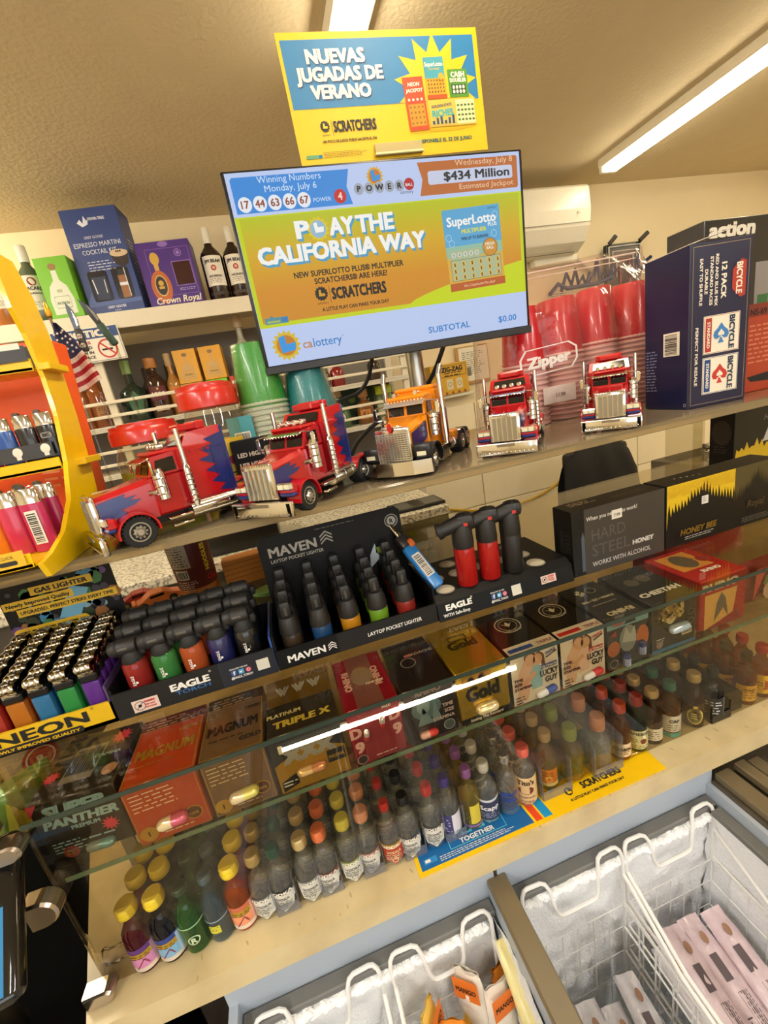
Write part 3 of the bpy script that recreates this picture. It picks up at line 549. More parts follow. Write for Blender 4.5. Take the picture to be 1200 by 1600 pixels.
# ------------------------------------------------------------------ toy trucks (front towards +x of each truck)
def truck_wheel(x, y, w_, label_parent, rim, r=.0195):
    s = 1 if y > 0 else -1; b = MB(); hw = w_ / 2
    b.lathe([(r * .62, -hw), (r * .95, -hw), (r, -hw * .7), (r, hw * .7), (r * .95, hw), (r * .62, hw)], RUBBER, 28, (x, y, r), 'y')
    for i in range(26):
        a = 2 * math.pi * i / 26; b.M = Matrix.Translation((x, y, r)) @ Matrix.Rotation(-a, 4, 'Y'); b.box((r, 0, 0), (.0014, w_ * .9, .0022), RUBBER)
    o = b.build('wheel', label_parent); b = MB(); f = y + s * hw
    b.lathe([(0, s * .0035), (r * .2, s * .0035), (r * .25, s * .001), (r * .5, -s * .0015), (r * .56, s * .0008), (r * .63, s * .0008), (r * .64, -s * .002)], rim, 24, (x, f, r), 'y')
    for i in range(10): a = 2 * math.pi * i / 10; b.cyl((x + r * .38 * math.cos(a), f - s * .002, r + r * .38 * math.sin(a)), (x + r * .38 * math.cos(a), f + s * .0016, r + r * .38 * math.sin(a)), .0011, rim, 6)
    b.build('rim', o)
def fender(b, x, y, w_, r, m, a0=-8, a1=188, th=.0022):
    ps = arc(x, .0195, r, a0, a1, 14) + arc(x, .0195, r - th, a1, a0, 14)
    b.M = fr((0, y + w_ / 2, 0), (1, 0, 0), (0, 0, 1)); b.prism(ps, 0, w_, m); b.M = Matrix()
def flame(b, M, pts, m): b.M = M; b.poly(pts, m, 1); b.M = Matrix()
SIDE = lambda s, y: fr((0, y, 0), (s, 0, 0), (0, 0, 1)) if s < 0 else fr((0, y, 0), (1, 0, 0), (0, 0, 1))
RIMG = mat('c9c6bd', .3, 1.0, .04); TRED = mat('b5121a', .22, coat=.5); TBLUE = mat('1d2a6b', .25, coat=.5); DGL = mat('120f12', .08, coat=.5); LAMP = mat('e6dfc0', .15, noise=.1)
GRL = mat('a9a7a0', .28, 1.0, .08)
def red_truck(label, loc, rz):
    t = thing('toy_truck', label, 'toy truck', loc, rz, None); P = t
    b = MB(); b.box((-.02, 0, .022), (.225, .03, .012), BLACK, .001).box((-.085, 0, .030), (.09, .034, .006), TRED, .001).box((-.09, 0, .036), (.03, .03, .006), mat('2a2a2c', .4), .003)
    for x in (.072, -.080, -.116): b.cyl((x, -.04, .0195), (x, .04, .0195), .003, BLACK)
    b.build('chassis', P)
    b = MB(); b.box((.114, 0, .014), (.006, .103, .021), CHROME, .0015, 2); b.box((.1175, 0, .020), (.001, .03, .0045), mat('8f867a', .3, .8))
    for i in range(13): b.lathe([(0, -.001), (.0016, 0), (0, .0016)], CHROME, 8, (.1172, -.044 + i * .00733, .0075), 'x')
    b.box((.113, .046, .0135), (.008, .010, .021), CHROME, .002).box((.113, -.046, .0135), (.008, .010, .021), CHROME, .002); b.build('bumper', P)
    b = MB(); sec = lambda x, w_, z0, z1, c_: [(x, -w_, z0), (x, -w_, z1 - c_), (x, -w_ + c_, z1), (x, w_ - c_, z1), (x, w_, z1 - c_), (x, w_, z0)]
    A = [sec(.104, .0225, .028, .070, .005), sec(.075, .0255, .028, .074, .006), sec(.040, .031, .028, .080, .007)]; vs = sum(A, [])
    b.add(vs, [(j * 6 + i, j * 6 + i + 1, (j + 1) * 6 + i + 1, (j + 1) * 6 + i) for j in range(2) for i in range(5)] + [(0, 5, 4, 3, 2, 1), (12, 13, 14, 15, 16, 17)], TRED)
    for s in (-1, 1):   # blue flames on the hood sides
        b.M = fr((.104, s * .0228, .028), (-.064, s * .0085, 0), (0, 0, 1)) if s < 0 else fr((.104, s * .0228, .028), (-.064, s * .0085, 0), (0, 0, 1))
        pts = [(.001, .008), (.012, .014), (.022, .011), (.030, .017), (.024, .021), (.040, .024), (.050, .029), (.036, .030), (.046, .035), (.030, .034), (.034, .039), (.016, .037), (.001, .034)]
        b.M = b.M @ Matrix.Translation((0, 0, .0005 if s > 0 else -.0011)); b.poly(pts, TBLUE, 1); b.poly(pts[::-1], TBLUE, 2); b.M = Matrix()
    b.box((.075, 0, .0745), (.05, .0015, .002), CHROME); b.build('hood', P)
    for s in (-1, 1):
        b = MB(); fender(b, .072, s * .0405, .022, .0245, TRED); b.box((.098, s * .036, .037), (.012, .026, .014), TRED, .003); b.box((.100, s * .0375, .030), (.010, .024, .006), TBLUE, .002); b.build('front_fender', P)
    for s in (-1, 1):
        b = MB(); b.box((.1035, s * .037, .041), (.006, .024, .010), CHROME, .002); b.box((.1068, s * .032, .041), (.001, .009, .006), LAMP); b.box((.1068, s * .0425, .041), (.001, .008, .006), LAMP); b.build('headlight', P)
    b = MB(); b.box((.1065, 0, .049), (.006, .052, .050), CHROME, .005, 2); b.box((.1098, 0, .047), (.002, .042, .040), GRL)
    for i in range(6): b.box((.1112, -.0205 + i * .0082, .047), (.0022, .0015, .040), CHROME)
    for i in range(8): b.box((.110, 0, .029 + i * .005), (.0026, .042, .0008), GRL)
    for i in range(11): b.lathe([(0, -.0008), (.0013, 0), (0, .0012)], CHROME, 6, (.1096, -.022 + i * .0044, .0715), 'x')
    b.build('grille', P)
    b = MB(); b.box((.0175, 0, .054), (.047, .066, .052), TRED, .003); vs = []
    for x, w_, z in ((.040, .032, .080), (.040, -.032, .080), (.031, -.030, .104), (.031, .030, .104), (-.006, .033, .080), (-.006, -.033, .080), (-.006, -.031, .108), (-.006, .031, .108)): vs.append((x, w_, z))
    b.add(vs, [(0, 1, 2, 3)[::-1], (4, 5, 6, 7), (3, 2, 6, 7)[::-1], (0, 3, 7, 4), (1, 5, 6, 2)], TRED)
    b.box((.012, 0, .1075), (.040, .058, .006), TRED, .003); cab = b.build('cab', P)
    b = MB(); b.M = fr((.0405, 0, .080), (0, 1, 0), (-.009, 0, .024)); b.rect(-.029, .003, .027, .017, DGL, 2).rect(.002, .003, .027, .017, DGL, 2); b.M = Matrix()
    for s in (-1, 1):
        b.M = fr((0, s * .0329, .080), (s, 0, 0), (0, -s * .002, .028)) if s > 0 else fr((0, s * .0329, .080), (1, 0, 0), (0, .002, .028))
        b.M = fr((0, s * .0334, .080), (-s, 0, 0), (0, -s * .002, .028)); k = -s
        b.poly([(k * .004, .003), (k * .031, .003), (k * .027, .019), (k * .004, .021)], DGL, 1); b.M = Matrix()
    b.build('windows', cab)
    b = MB(); b.M = fr((.034, 0, .103), (0, 1, 0), (.012, 0, -.004)); b.box((0, .005, 0), (.064, .013, .0012), CHROME, .0004); b.M = Matrix()
    for i in range(12): b.lathe([(0, -.001), (.0012, 0), (0, .001)], CHROME, 6, (.046, -.029 + i * .0053, .0985), 'x')
    b.build('visor', P)
    b = MB()
    for y in (-.020, -.0067, .0067, .020):
        b.lathe([(0, -.004), (.0038, -.004), (.0042, .004), (.003, .0046), (.0028, .002), (0, .002)], CHROME, 12, (.014, y, .1145), 'x'); b.cyl((.014, y, .109), (.014, y, .1125), .001, CHROME, 6)
    b.build('roof_lights', P)
    b = MB(); b.box((-.036, 0, .070), (.056, .080, .082), TRED, .003); vs = [(-.008, .038, .109), (-.008, -.038, .109), (-.020, -.036, .127), (-.020, .036, .127), (-.064, .040, .109), (-.064, -.040, .109), (-.064, -.038, .130), (-.064, .038, .130)]
    b.add(vs, [(0, 3, 2, 1)[::-1], (4, 5, 6, 7), (3, 7, 6, 2), (0, 4, 7, 3)[::-1], (1, 2, 6, 5)[::-1]], TRED); b.add([(-.0085, .030, .112), (-.0085, -.030, .112), (-.0175, -.028, .124), (-.0175, .028, .124)], [(0, 1, 2, 3)], DGL); b.M = Matrix.Translation((.0012, 0, .0004)); b.add([(-.0085, .030, .112), (-.0085, -.030, .112), (-.0175, -.028, .124), (-.0175, .028, .124)], [(0, 1, 2, 3)], DGL); b.M = Matrix()
    b.box((-.0655, 0, .079), (.004, .081, .098), TBLUE, .001)
    for s in (-1, 1):
        b.M = fr((-.008, s * .0401, .032), (s, 0, 0), (0, 0, 1)) if s < 0 else fr((-.064, s * .0401, .032), (-1, 0, 0), (0, 0, 1))
        b.M = fr((-.008 if s > 0 else -.064, s * .0402, .032), (-s, 0, 0), (0, 0, 1)); f = (lambda x: x) if s > 0 else (lambda x: .056 - x)
        pts = [(.056, .0), (.050, .006), (.034, .010), (.044, .017), (.026, .024), (.040, .031), (.022, .040), (.038, .046), (.016, .056), (.034, .060), (.020, .070), (.040, .074), (.030, .082), (.056, .088)]
        b.poly([(f(x), y) for x, y in pts], TBLUE, 1)
        for i in range(4): b.rrect(f(.008 + .008 * i) - .0025, .004, .005, .0035, .001, mat('8f1017', .3), 2).rrect(f(.008 + .008 * i) - .0025, .068, .005, .003, .001, mat('8f1017', .3), 2)
        b.frame(min(f(.036), f(.054)), .02, .018, .05, .0007, mat('111a45', .3), 2); b.M = Matrix()
    b.box((-.030, 0, .1335), (.026, .036, .010), TRED, .002).box((-.046, 0, .134), (.012, .05, .012), TRED, .002); b.build('sleeper', P)
    for s in (-1, 1):
        b = MB(); b.cyl((-.004, s * .047, .030), (-.004, s * .047, .134), .0032, CHROME, 12); b.cyl((-.004, s * .047, .034), (-.004, s * .047, .082), .0052, CHROME, 14); b.lathe([(.0052, .082), (.0034, .087)], CHROME, 14, (-.004, s * .047, 0))
        for i in range(6): b.lathe([(.0053, 0), (.0058, .001), (.0053, .002)], CHROME, 14, (-.004, s * .047, .038 + .007 * i))
        b.build('exhaust_stack', P)
        b = MB(); b.cyl((.030, s * .040, .050), (.030, s * .040, .084), .0078, CHROME, 16); b.lathe([(.0078, .084), (.005, .089), (0, .09)], CHROME, 16, (.030, s * .040, 0)); b.cyl((.030, s * .036, .060), (.045, s * .030, .060), .0035, CHROME, 8)
        for z in (.056, .066, .076): b.lathe([(.008, 0), (.0086, .001), (.008, .002)], CHROME, 16, (.030, s * .040, z))
        b.build('air_cleaner', P)
        b = MB(); b.cyl((-.060, s * .040, .026), (.004, s * .040, .026), .0105, CHROME, 18)
        for x in (-.05, -.028, -.006): b.cyl((x, s * .040, .026), (x + .003, s * .040, .026), .0112, CHROME, 18)
        b.box((.020, s * .043, .024), (.030, .014, .003), CHROME, .0005).box((.020, s * .048, .014), (.026, .008, .003), CHROME, .0005); b.build('fuel_tank', P)
        b = MB(); b.tube([(.036, s * .034, .102), (.038, s * .050, .100), (.038, s * .051, .082), (.036, s * .034, .083)], .0011, CHROME, 6); b.box((.0385, s * .050, .091), (.002, .007, .017), CHROME, .0008); b.box((.0378, s * .050, .091), (.002, .0055, .014), BLACK); b.build('mirror', P)
    b = MB()
    for s in (-1, 1):
        fender(b, -.080, s * .040, .024, .023, TRED, 20, 160, .0018); fender(b, -.116, s * .040, .024, .023, TRED, 20, 160, .0018)
    b.box((-.142, 0, .026), (.004, .09, .012), TRED, .001); b.box((-.145, .03, .026), (.002, .012, .006), LAMP).box((-.145, -.03, .026), (.002, .012, .006), LAMP); b.build('rear_fenders', P)
    for s in (-1, 1):
        truck_wheel(.072, s * .0415, .013, P, RIMG)
        for x in (-.080, -.116): truck_wheel(x, s * .040, .022, P, RIMG)
    return t
def orange_truck(label, loc, rz):
    OG = mat('e88a0c', .22, coat=.5); PUR = mat('2a1e5c', .3, coat=.4); t = thing('toy_truck', label, 'toy truck', loc, rz, None); P = t
    b = MB(); b.box((-.03, 0, .022), (.215, .03, .012), BLACK, .001).box((-.06, 0, .030), (.10, .032, .008), STEEL, .001).box((-.085, 0, .036), (.03, .034, .006), BLACK, .003)
    for x in (.068, -.090, -.126): b.cyl((x, -.04, .0195), (x, .04, .0195), .003, BLACK)
    b.build('chassis', P)
    b = MB(); b.M = fr((.098, 0, .004), (0, 1, 0), (0, 0, 1)); b.M = Matrix(); pr = [(.100, -.055), (.112, -.030), (.116, 0), (.112, .030), (.100, .055), (.094, .055), (.104, .028), (.108, 0), (.104, -.028), (.094, -.055)]; b.prism(pr, .006, .026, CHROME); b.build('bumper', P)
    b = MB(); sec = lambda x, w_, z0, z1, c_: [(x, -w_, z0), (x, -w_, z1 - c_), (x, -w_ + c_, z1), (x, w_ - c_, z1), (x, w_, z1 - c_), (x, w_, z0)]
    A = [sec(.098, .026, .028, .072, .006), sec(.07, .028, .028, .078, .007), sec(.036, .031, .028, .084, .008)]; vs = sum(A, [])
    b.add(vs, [(j * 6 + i, j * 6 + i + 1, (j + 1) * 6 + i + 1, (j + 1) * 6 + i) for j in range(2) for i in range(5)] + [(0, 5, 4, 3, 2, 1), (12, 13, 14, 15, 16, 17)], OG)
    for s in (-1, 1):
        b.M = fr((.098, s * .0268, .028), (-.062, s * .005, 0), (0, 0, 1)); p = [(.004, .012), (.02, .02), (.035, .014), (.058, .022), (.06, .046), (.03, .04), (.006, .036)]; b.M = b.M @ Matrix.Translation((0, 0, .0006 if s > 0 else -.0013)); b.poly(p, PUR, 1).poly(p[::-1], PUR, 2); b.M = Matrix()
    b.build('hood', P)
    for s in (-1, 1): b = MB(); fender(b, .068, s * .042, .026, .026, BLACK); b.box((.092, s * .041, .037), (.016, .028, .022), BLACK, .005, 2); b.box((.1005, s * .041, .034), (.001, .014, .006), LAMP); b.build('front_fender', P)
    b = MB(); b.box((.100, 0, .049), (.006, .056, .050), CHROME, .004, 2); b.box((.1036, 0, .047), (.002, .050, .042), mat('8d8a84', .35, 1.0, .1))
    for i in range(14): b.box((.105, 0, .028 + i * .003), (.0016, .050, .0009), CHROME)
    for i in range(11): b.box((.105, -.0245 + i * .0049, .0475), (.0014, .0007, .042), GRL)
    b.poly([], OG) if False else None
    b.M = fr((.1062, 0, .074), (0, 1, 0), (0, 0, 1)); b.poly([(0, -.008), (.004, 0), (.0025, .008), (-.0025, .008), (-.004, 0)], RED, 1); b.M = Matrix(); b.box((.100, 0, .0755), (.008, .03, .004), CHROME, .001); b.build('grille', P)
    b = MB(); b.box((.014, 0, .056), (.046, .066, .056), OG, .003); b.add([(.036, .032, .084), (.036, -.032, .084), (.032, -.031, .108), (.032, .031, .108), (-.008, .033, .084), (-.008, -.033, .084), (-.008, -.032, .112), (-.008, .032, .112)], [(3, 2, 1, 0), (4, 5, 6, 7), (7, 6, 2, 3), (0, 3, 7, 4), (1, 5, 6, 2)], OG); b.box((.012, 0, .111), (.042, .064, .008), OG, .003); cab = b.build('cab', P)
    b = MB(); b.M = fr((.0365, 0, .084), (0, 1, 0), (-.004, 0, .024)); b.rect(-.0285, .002, .026, .017, DGL, 2).rect(.0025, .002, .026, .017, DGL, 2); b.M = Matrix()
    for s in (-1, 1): b.M = fr((0, s * .0336, .084), (-s, 0, 0), (0, -s * .001, .028)); k = -s; b.poly([(k * .004, .002), (k * .028, .002), (k * .026, .019), (k * .004, .02)], DGL, 1); b.M = Matrix()
    b.build('windows', cab)
    b = MB(); b.M = fr((.034, 0, .106), (0, 1, 0), (.013, 0, -.006)); b.box((0, .006, 0), (.068, .013, .0014), mat('b5b0a6', .35, .7), .0004); b.M = Matrix()
    for i in range(12): b.lathe([(0, -.001), (.0014, 0), (0, .001)], LAMP, 6, (.040, -.031 + i * .0056, .108), 'x')
    b.build('visor', P)
    b = MB()
    for y in (-.018, .018): b.cyl((.008, y, .118), (.03, y, .118), .0016, CHROME, 8, .0034)
    b.build('air_horns', P)
    b = MB(); b.box((-.031, 0, .074), (.044, .078, .090), OG, .003); b.box((-.031, 0, .122), (.042, .070, .008), OG, .003)
    for s in (-1, 1):
        b.M = fr((-.009 if s > 0 else -.053, s * .0392, .030), (-s, 0, 0), (0, 0, 1)); b.poly([(.0, .004), (.044, .004), (.044, .052), (.03, .06), (.02, .05), (.008, .056), (0, .044)], PUR, 1)
        for i in range(4): b.frame(.004 + .01 * i, .012, .007, .03, .0006, OG, 2)
        b.M = Matrix()
    b.build('sleeper', P)
    for s in (-1, 1):
        b = MB(); b.cyl((-.004, s * .048, .030), (-.004, s * .048, .140), .0042, CHROME, 12); b.cyl((-.004, s * .048, .138), (-.014, s * .050, .152), .0042, CHROME, 12); b.cyl((-.004, s * .048, .04), (-.004, s * .048, .07), .0055, CHROME, 12); b.build('exhaust_stack', P)
        b = MB(); b.cyl((.028, s * .041, .050), (.028, s * .041, .082), .0078, CHROME, 16); b.lathe([(.0078, .082), (.005, .088), (0, .089)], CHROME, 16, (.028, s * .041, 0))
        for z in (.056, .066, .076): b.lathe([(.008, 0), (.0086, .001), (.008, .002)], CHROME, 16, (.028, s * .041, z))
        b.build('air_cleaner', P)
        b = MB(); b.cyl((-.052, s * .040, .025), (-.018, s * .040, .025), .0105, CHROME, 18); b.cyl((-.046, s * .040, .025), (-.043, s * .040, .025), .0112, CHROME, 18); b.box((.012, s * .042, .020), (.036, .016, .022), CHROME, .001); b.build('fuel_tank', P)
        b = MB(); b.tube([(.034, s * .034, .104), (.036, s * .054, .102), (.036, s * .054, .082), (.032, s * .034, .083)], .0011, CHROME, 6); b.box((.0365, s * .053, .092), (.002, .007, .018), CHROME, .0008); b.build('mirror', P)
    b = MB()
    for s in (-1, 1): fender(b, -.090, s * .040, .024, .023, CHROME, 60, 175, .0016); b.box((-.066, s * .038, .034), (.03, .018, .018), OG, .001)
    b.box((-.150, 0, .02), (.003, .09, .010), BLACK); b.build('rear_fenders', P)
    for s in (-1, 1):
        truck_wheel(.068, s * .0425, .013, P, CHROME)
        for x in (-.090, -.126): truck_wheel(x, s * .040, .022, P, CHROME)
    return t
TA = R(225)
T1 = red_truck('red toy truck with blue flames at the left end, beside the yellow lighter rack', (-.150, .664, ZS), R(209))
def dup_truck(loc, rz, label, k=1.0):
    c = dup(T1, loc, rz, label); c.scale = (k, k, k); return c
T1.scale = (1.04, 1.04, 1.04)
dup_truck((.040, .660, ZS), R(229), 'red toy truck second from the left, in front of the green and teal cups', 1.02)
OT = orange_truck('orange and black toy truck with tall curved chrome stacks below the screen', (.248, .725, ZS), R(230)); OT.scale = (1.08, 1.08, 1.08)
dup_truck((.428, .705, ZS), R(232), 'red toy truck right of the orange one, below the Zipper bag lettering', .95)
dup_truck((.645, .705, ZS), R(228), 'red toy truck at the right end, seen straight on beside the navy card box', .93)
# ------------------------------------------------------------------ miniature liquor bottles on the counter inside the case
GOLDC = mat('c9b07a', .35, .4); YCAP = mat('dcc02c', .35); ORC = mat('c9683a', .4); PEACH = mat('c98a6a', .45); TEALC = mat('1f6a5c', .35, .2); REDC = mat('b02a24', .35); SILV = mat('c4c4c4', .25, .9)
LABW = mat('e8e4d6', .55)
def wrapf(r, z0):    # flat print (x along the circumference, y up, z out) wrapped on a cylinder facing -y
    def f(p):
        a = p.x / r - math.pi / 2; q = r + p.z + .0002; return Vector((q * math.cos(a), q * math.sin(a), p.y + z0))
    return f
def patch(b, x0, y0, w_, h_, m, l=1):
    n = max(3, int(w_ / .003)); vs = []
    for i in range(n + 1): vs += [(x0 + w_ * i / n, y0, l * 2e-4), (x0 + w_ * i / n, y0 + h_, l * 2e-4)]
    return b.add(vs, [(2 * i, 2 * i + 2, 2 * i + 3, 2 * i + 1) for i in range(n)], m)
PROF = {'std': [(0, .001), (.0125, 0), (.0160, .002), (.0164, .006), (.0164, .052), (.0150, .060), (.0095, .069), (.0066, .076), (.0062, .090), (0, .0902)],
        'long': [(0, .001), (.0125, 0), (.0158, .002), (.0160, .006), (.0160, .045), (.0150, .055), (.0105, .068), (.0074, .080), (.0068, .092), (0, .0922)],
        'broad': [(0, .001), (.015, 0), (.0195, .003), (.0205, .010), (.0200, .040), (.0170, .052), (.010, .060), (.007, .066), (.0066, .078), (0, .0782)],
        'square': [(0, .001), (.014, 0), (.0172, .002), (.0176, .005), (.0176, .056), (.0150, .063), (.0085, .067), (.0068, .072), (.0064, .086), (0, .0862)]}
def mini(label, glassm, capm, shape='std', capr=.0085, caph=.014, lab=None, liquid=None, group=None, fade=False):
    t = thing('mini_bottle', label, 'bottle', (0, 0, 0), 0, group); pf = PROF[shape]; n = 20 if shape != 'square' else 8
    b = MB()
    if shape == 'square': b.M = Matrix.Rotation(R(22.5), 4, 'Z')
    b.lathe(pf, glassm, n); b.M = Matrix(); b.build('glass_body', t); top = pf[-1][1]; r = max(p[0] for p in pf)
    if liquid:
        b = MB(); b.lathe([(0, .003)] + [(max(0, q - .0014), z + .002) for q, z in pf[1:] if z < .056] + [(0, .056)], liquid, 16); b.build('liquor', t)
    if capm:
        b = MB(); b.lathe([(capr * .98, top - caph * .55), (capr, top - caph * .5), (capr, top + caph * .32), (capr * .86, top + caph * .46), (0, top + caph * .47)], capm, 20)
        b.lathe([(capr * 1.04, top - caph * .28), (capr * 1.05, top - caph * .2), (capr * 1.02, top - caph * .15)], capm, 20); b.build('cap', t)
    if lab:
        b = MB(); b.warp = wrapf(r, 0); lab(b, r); b.build('paper_label', t)
    return t
def lab_simple(bg, txt=None, tc=None, y0=.012, h_=.036, wd=.044, extra=None, fit=.026, ts=.009):
    def f(b, r):
        m = mat(bg, .5); patch(b, -wd / 2, y0, wd, h_, m, 1)
        if extra: extra(b)
        if txt: b.text(0, y0 + h_ * .62, txt, ts, mat(tc, .5), 3, bold=.03, fit=fit)
        b.scrib(-wd * .3, y0 + h_ * .42, wd * .6, 3, .0035, mat(tc or '333333', .6), 3, seed=len(txt or 'x'))
        patch(b, -wd / 2, y0, wd, .0012, mat(tc or '333333', .6), 2)
    return f
def lab_fruit(c1, c2, c3):
    def f(b, r):
        patch(b, -.025, .006, .05, .022, mat(c2, .45), 1); patch(b, -.025, .006, .05, .006, mat('d9c9b8', .5), 2); patch(b, -.025, .028, .05, .014, mat(c1, .45), 1); patch(b, -.014, .027, .026, .008, mat('c9a63a', .4, .4), 3)
        b.scrib(-.012, .0315, .022, 2, .0035, mat('5a3a10', .5), 5); patch(b, .012, .006, .016, .034, mat(c3, .5), 2); b.line(-.008, .012, .002, .025, .0014, mat('8a2a4a', .5), 4).line(.002, .025, .006, .016, .0012, mat('8a2a4a', .5), 4)
    return f
def lab_shield(bg, tc, band, txt=None):
    def f(b, r):
        patch(b, -.02, .020, .04, .012, mat(bg, .5), 1); b.poly([(-.016, .021), (.016, .021), (.013, .010), (0, .005), (-.013, .010)], mat(bg, .5), 2)
        patch(b, -.022, .032, .044, .007, mat(band, .5), 2)
        b.text(0, .0335, txt or '', .0062, mat('efe9dc', .5), 4, bold=.04, fit=.03) if txt else None
        b.text(0, .0245, 'VODKA', .0055, mat(tc, .5), 4, bold=.03); b.scrib(-.011, .021, .022, 3, .0034, mat(tc, .5), 4); b.ring(0, .013, .004, .0008, mat(tc, .5), 4)
    return f
CG = glass('f8f9f6', .02, ior=1.6, haze=.065, hazecol='fbfbf6'); AMB = glass('d09a5a', .03, haze=.12, hazecol='b87a3a'); DKA = glass('8a5228', .03, haze=.16, hazecol='6a3818'); GRN = glass('86c07e', .03, haze=.14, hazecol='5a9a54'); DGR = glass('4a7a56', .03, haze=.16, hazecol='24442e')
PURG = glass('a83a58', .03, haze=.2, hazecol='7a1c34'); BLUG = glass('5a6276', .03, haze=.16, hazecol='2c3040'); GRYG = glass('b4c6d0', .03, haze=.14, hazecol='8a9ca6'); ORG = glass('f09a5a', .03, haze=.22, hazecol='d86a34'); YELG = glass('ecdc9a', .03, haze=.12, hazecol='d8c05a'); BLKG = glass('2a2523', .03, haze=.35, hazecol='0d0b0a')
def tito(b, r):
    patch(b, -.024, .008, .048, .046, mat('d6b483', .55), 1); b.text(0, .042, "Tito's", .0115, mat('3a1e14', .5), 3, bold=.03, fit=.024); b.disc(0, .032, .0115, mat('6a2a1e', .5), 2, 18, .007); b.scrib(-.006, .0325, .012, 2, .003, mat('d6b483', .5), 4); b.text(0, .018, 'Handmade', .0062, mat('4a2414', .5), 3, fit=.026); b.text(0, .010, 'VODKA', .006, mat('4a2414', .5), 3)
def absol(b, r):
    b.text(0, .036, 'ABSOLUT', .0092, mat('1f3f9a', .4), 2, bold=.05, fit=.029); b.text(0, .026, 'VODKA', .0092, mat('1f3f9a', .4), 2, bold=.05, fit=.024); b.scrib(-.013, .021, .026, 4, .003, mat('3a4a8a', .5), 2)
def scapp(b, r):
    patch(b, -.024, .008, .048, .034, mat('2a3050', .5), 1); patch(b, -.024, .040, .048, .004, mat('c9ccd6', .4), 2); b.text(0, .026, 'Scapp', .0105, mat('e6e6ea', .5), 3, bold=.03, fit=.028); b.scrib(-.014, .020, .028, 3, .0034, mat('9aa2c0', .5), 3)
def james(b, r):
    patch(b, -.022, .008, .044, .034, mat('d9d7a8', .55), 1); b.text(0, .0345, 'JAMESON', .0068, mat('1c2a1c', .5), 3, bold=.04, fit=.034); b.disc(.006, .023, .0048, mat('6a2a1c', .5), 3, 14); b.scrib(-.014, .026, .013, 3, .0036, mat('3a4a2a', .5), 3); b.scrib(-.012, .014, .026, 2, .0036, mat('3a4a2a', .5), 3)
def henn(b, r): patch(b, -.015, .010, .030, .022, mat('e6e0d0', .55), 1); b.frame(-.0145, .0105, .029, .021, .0008, mat('5a4a2c', .5), 2); b.scrib(-.010, .026, .020, 4, .0042, mat('5a4a2c', .5), 3)
def crown(b, r): b.disc(0, .024, .012, mat('c9b04a', .45), 1, 20, .015); b.disc(0, .024, .0098, mat('5c5520', .5), 2, 20, .0125); b.scrib(-.006, .028, .012, 3, .0042, mat('e0cf7a', .5), 3); patch(b, -.003, .040, .006, .004, mat('c9b04a', .4), 2)
def jackd(b, r): patch(b, -.020, .010, .040, .036, mat('1b1b1d', .5), 1); b.frame(-.018, .012, .036, .032, .0007, mat('c9c9c9', .5), 2); b.scrib(-.012, .037, .024, 5, .0052, mat('c9c9c9', .5), 3)
def luna(b, r): patch(b, -.016, .010, .032, .006, mat('e0c890', .5), 2); patch(b, -.016, .016, .032, .024, mat('c9702a', .5), 1); b.scrib(-.010, .033, .020, 3, .005, mat('6a3410', .5), 3); b.disc(0, .023, .006, mat('e0a050', .5), 2, 12)
def bulle(b, r): patch(b, -.017, .008, .034, .024, mat('d9bf96', .55), 1); b.text(0, .020, 'BOURBON', .007, mat('2a1c10', .5), 3, bold=.05, fit=.026); b.scrib(-.010, .017, .020, 2, .004, mat('4a3018', .5), 3)
def goldl(b, r): patch(b, -.020, .010, .040, .030, mat('c9982c', .45), 1); b.text(0, .030, 'HONEY', .006, mat('4a2c08', .5), 3, bold=.04); b.scrib(-.012, .026, .024, 3, .005, mat('6a4410', .5), 3)
def fireb(b, r): patch(b, -.020, .010, .040, .036, mat('d9b02a', .45), 1); b.disc(0, .027, .010, mat('b5521c', .5), 2, 14); b.scrib(-.010, .030, .02, 3, .005, mat('5a2408', .5), 3)
SM = lambda band, nm='VODKA': lab_shield('dedbd0', '6a6a68', band, nm)
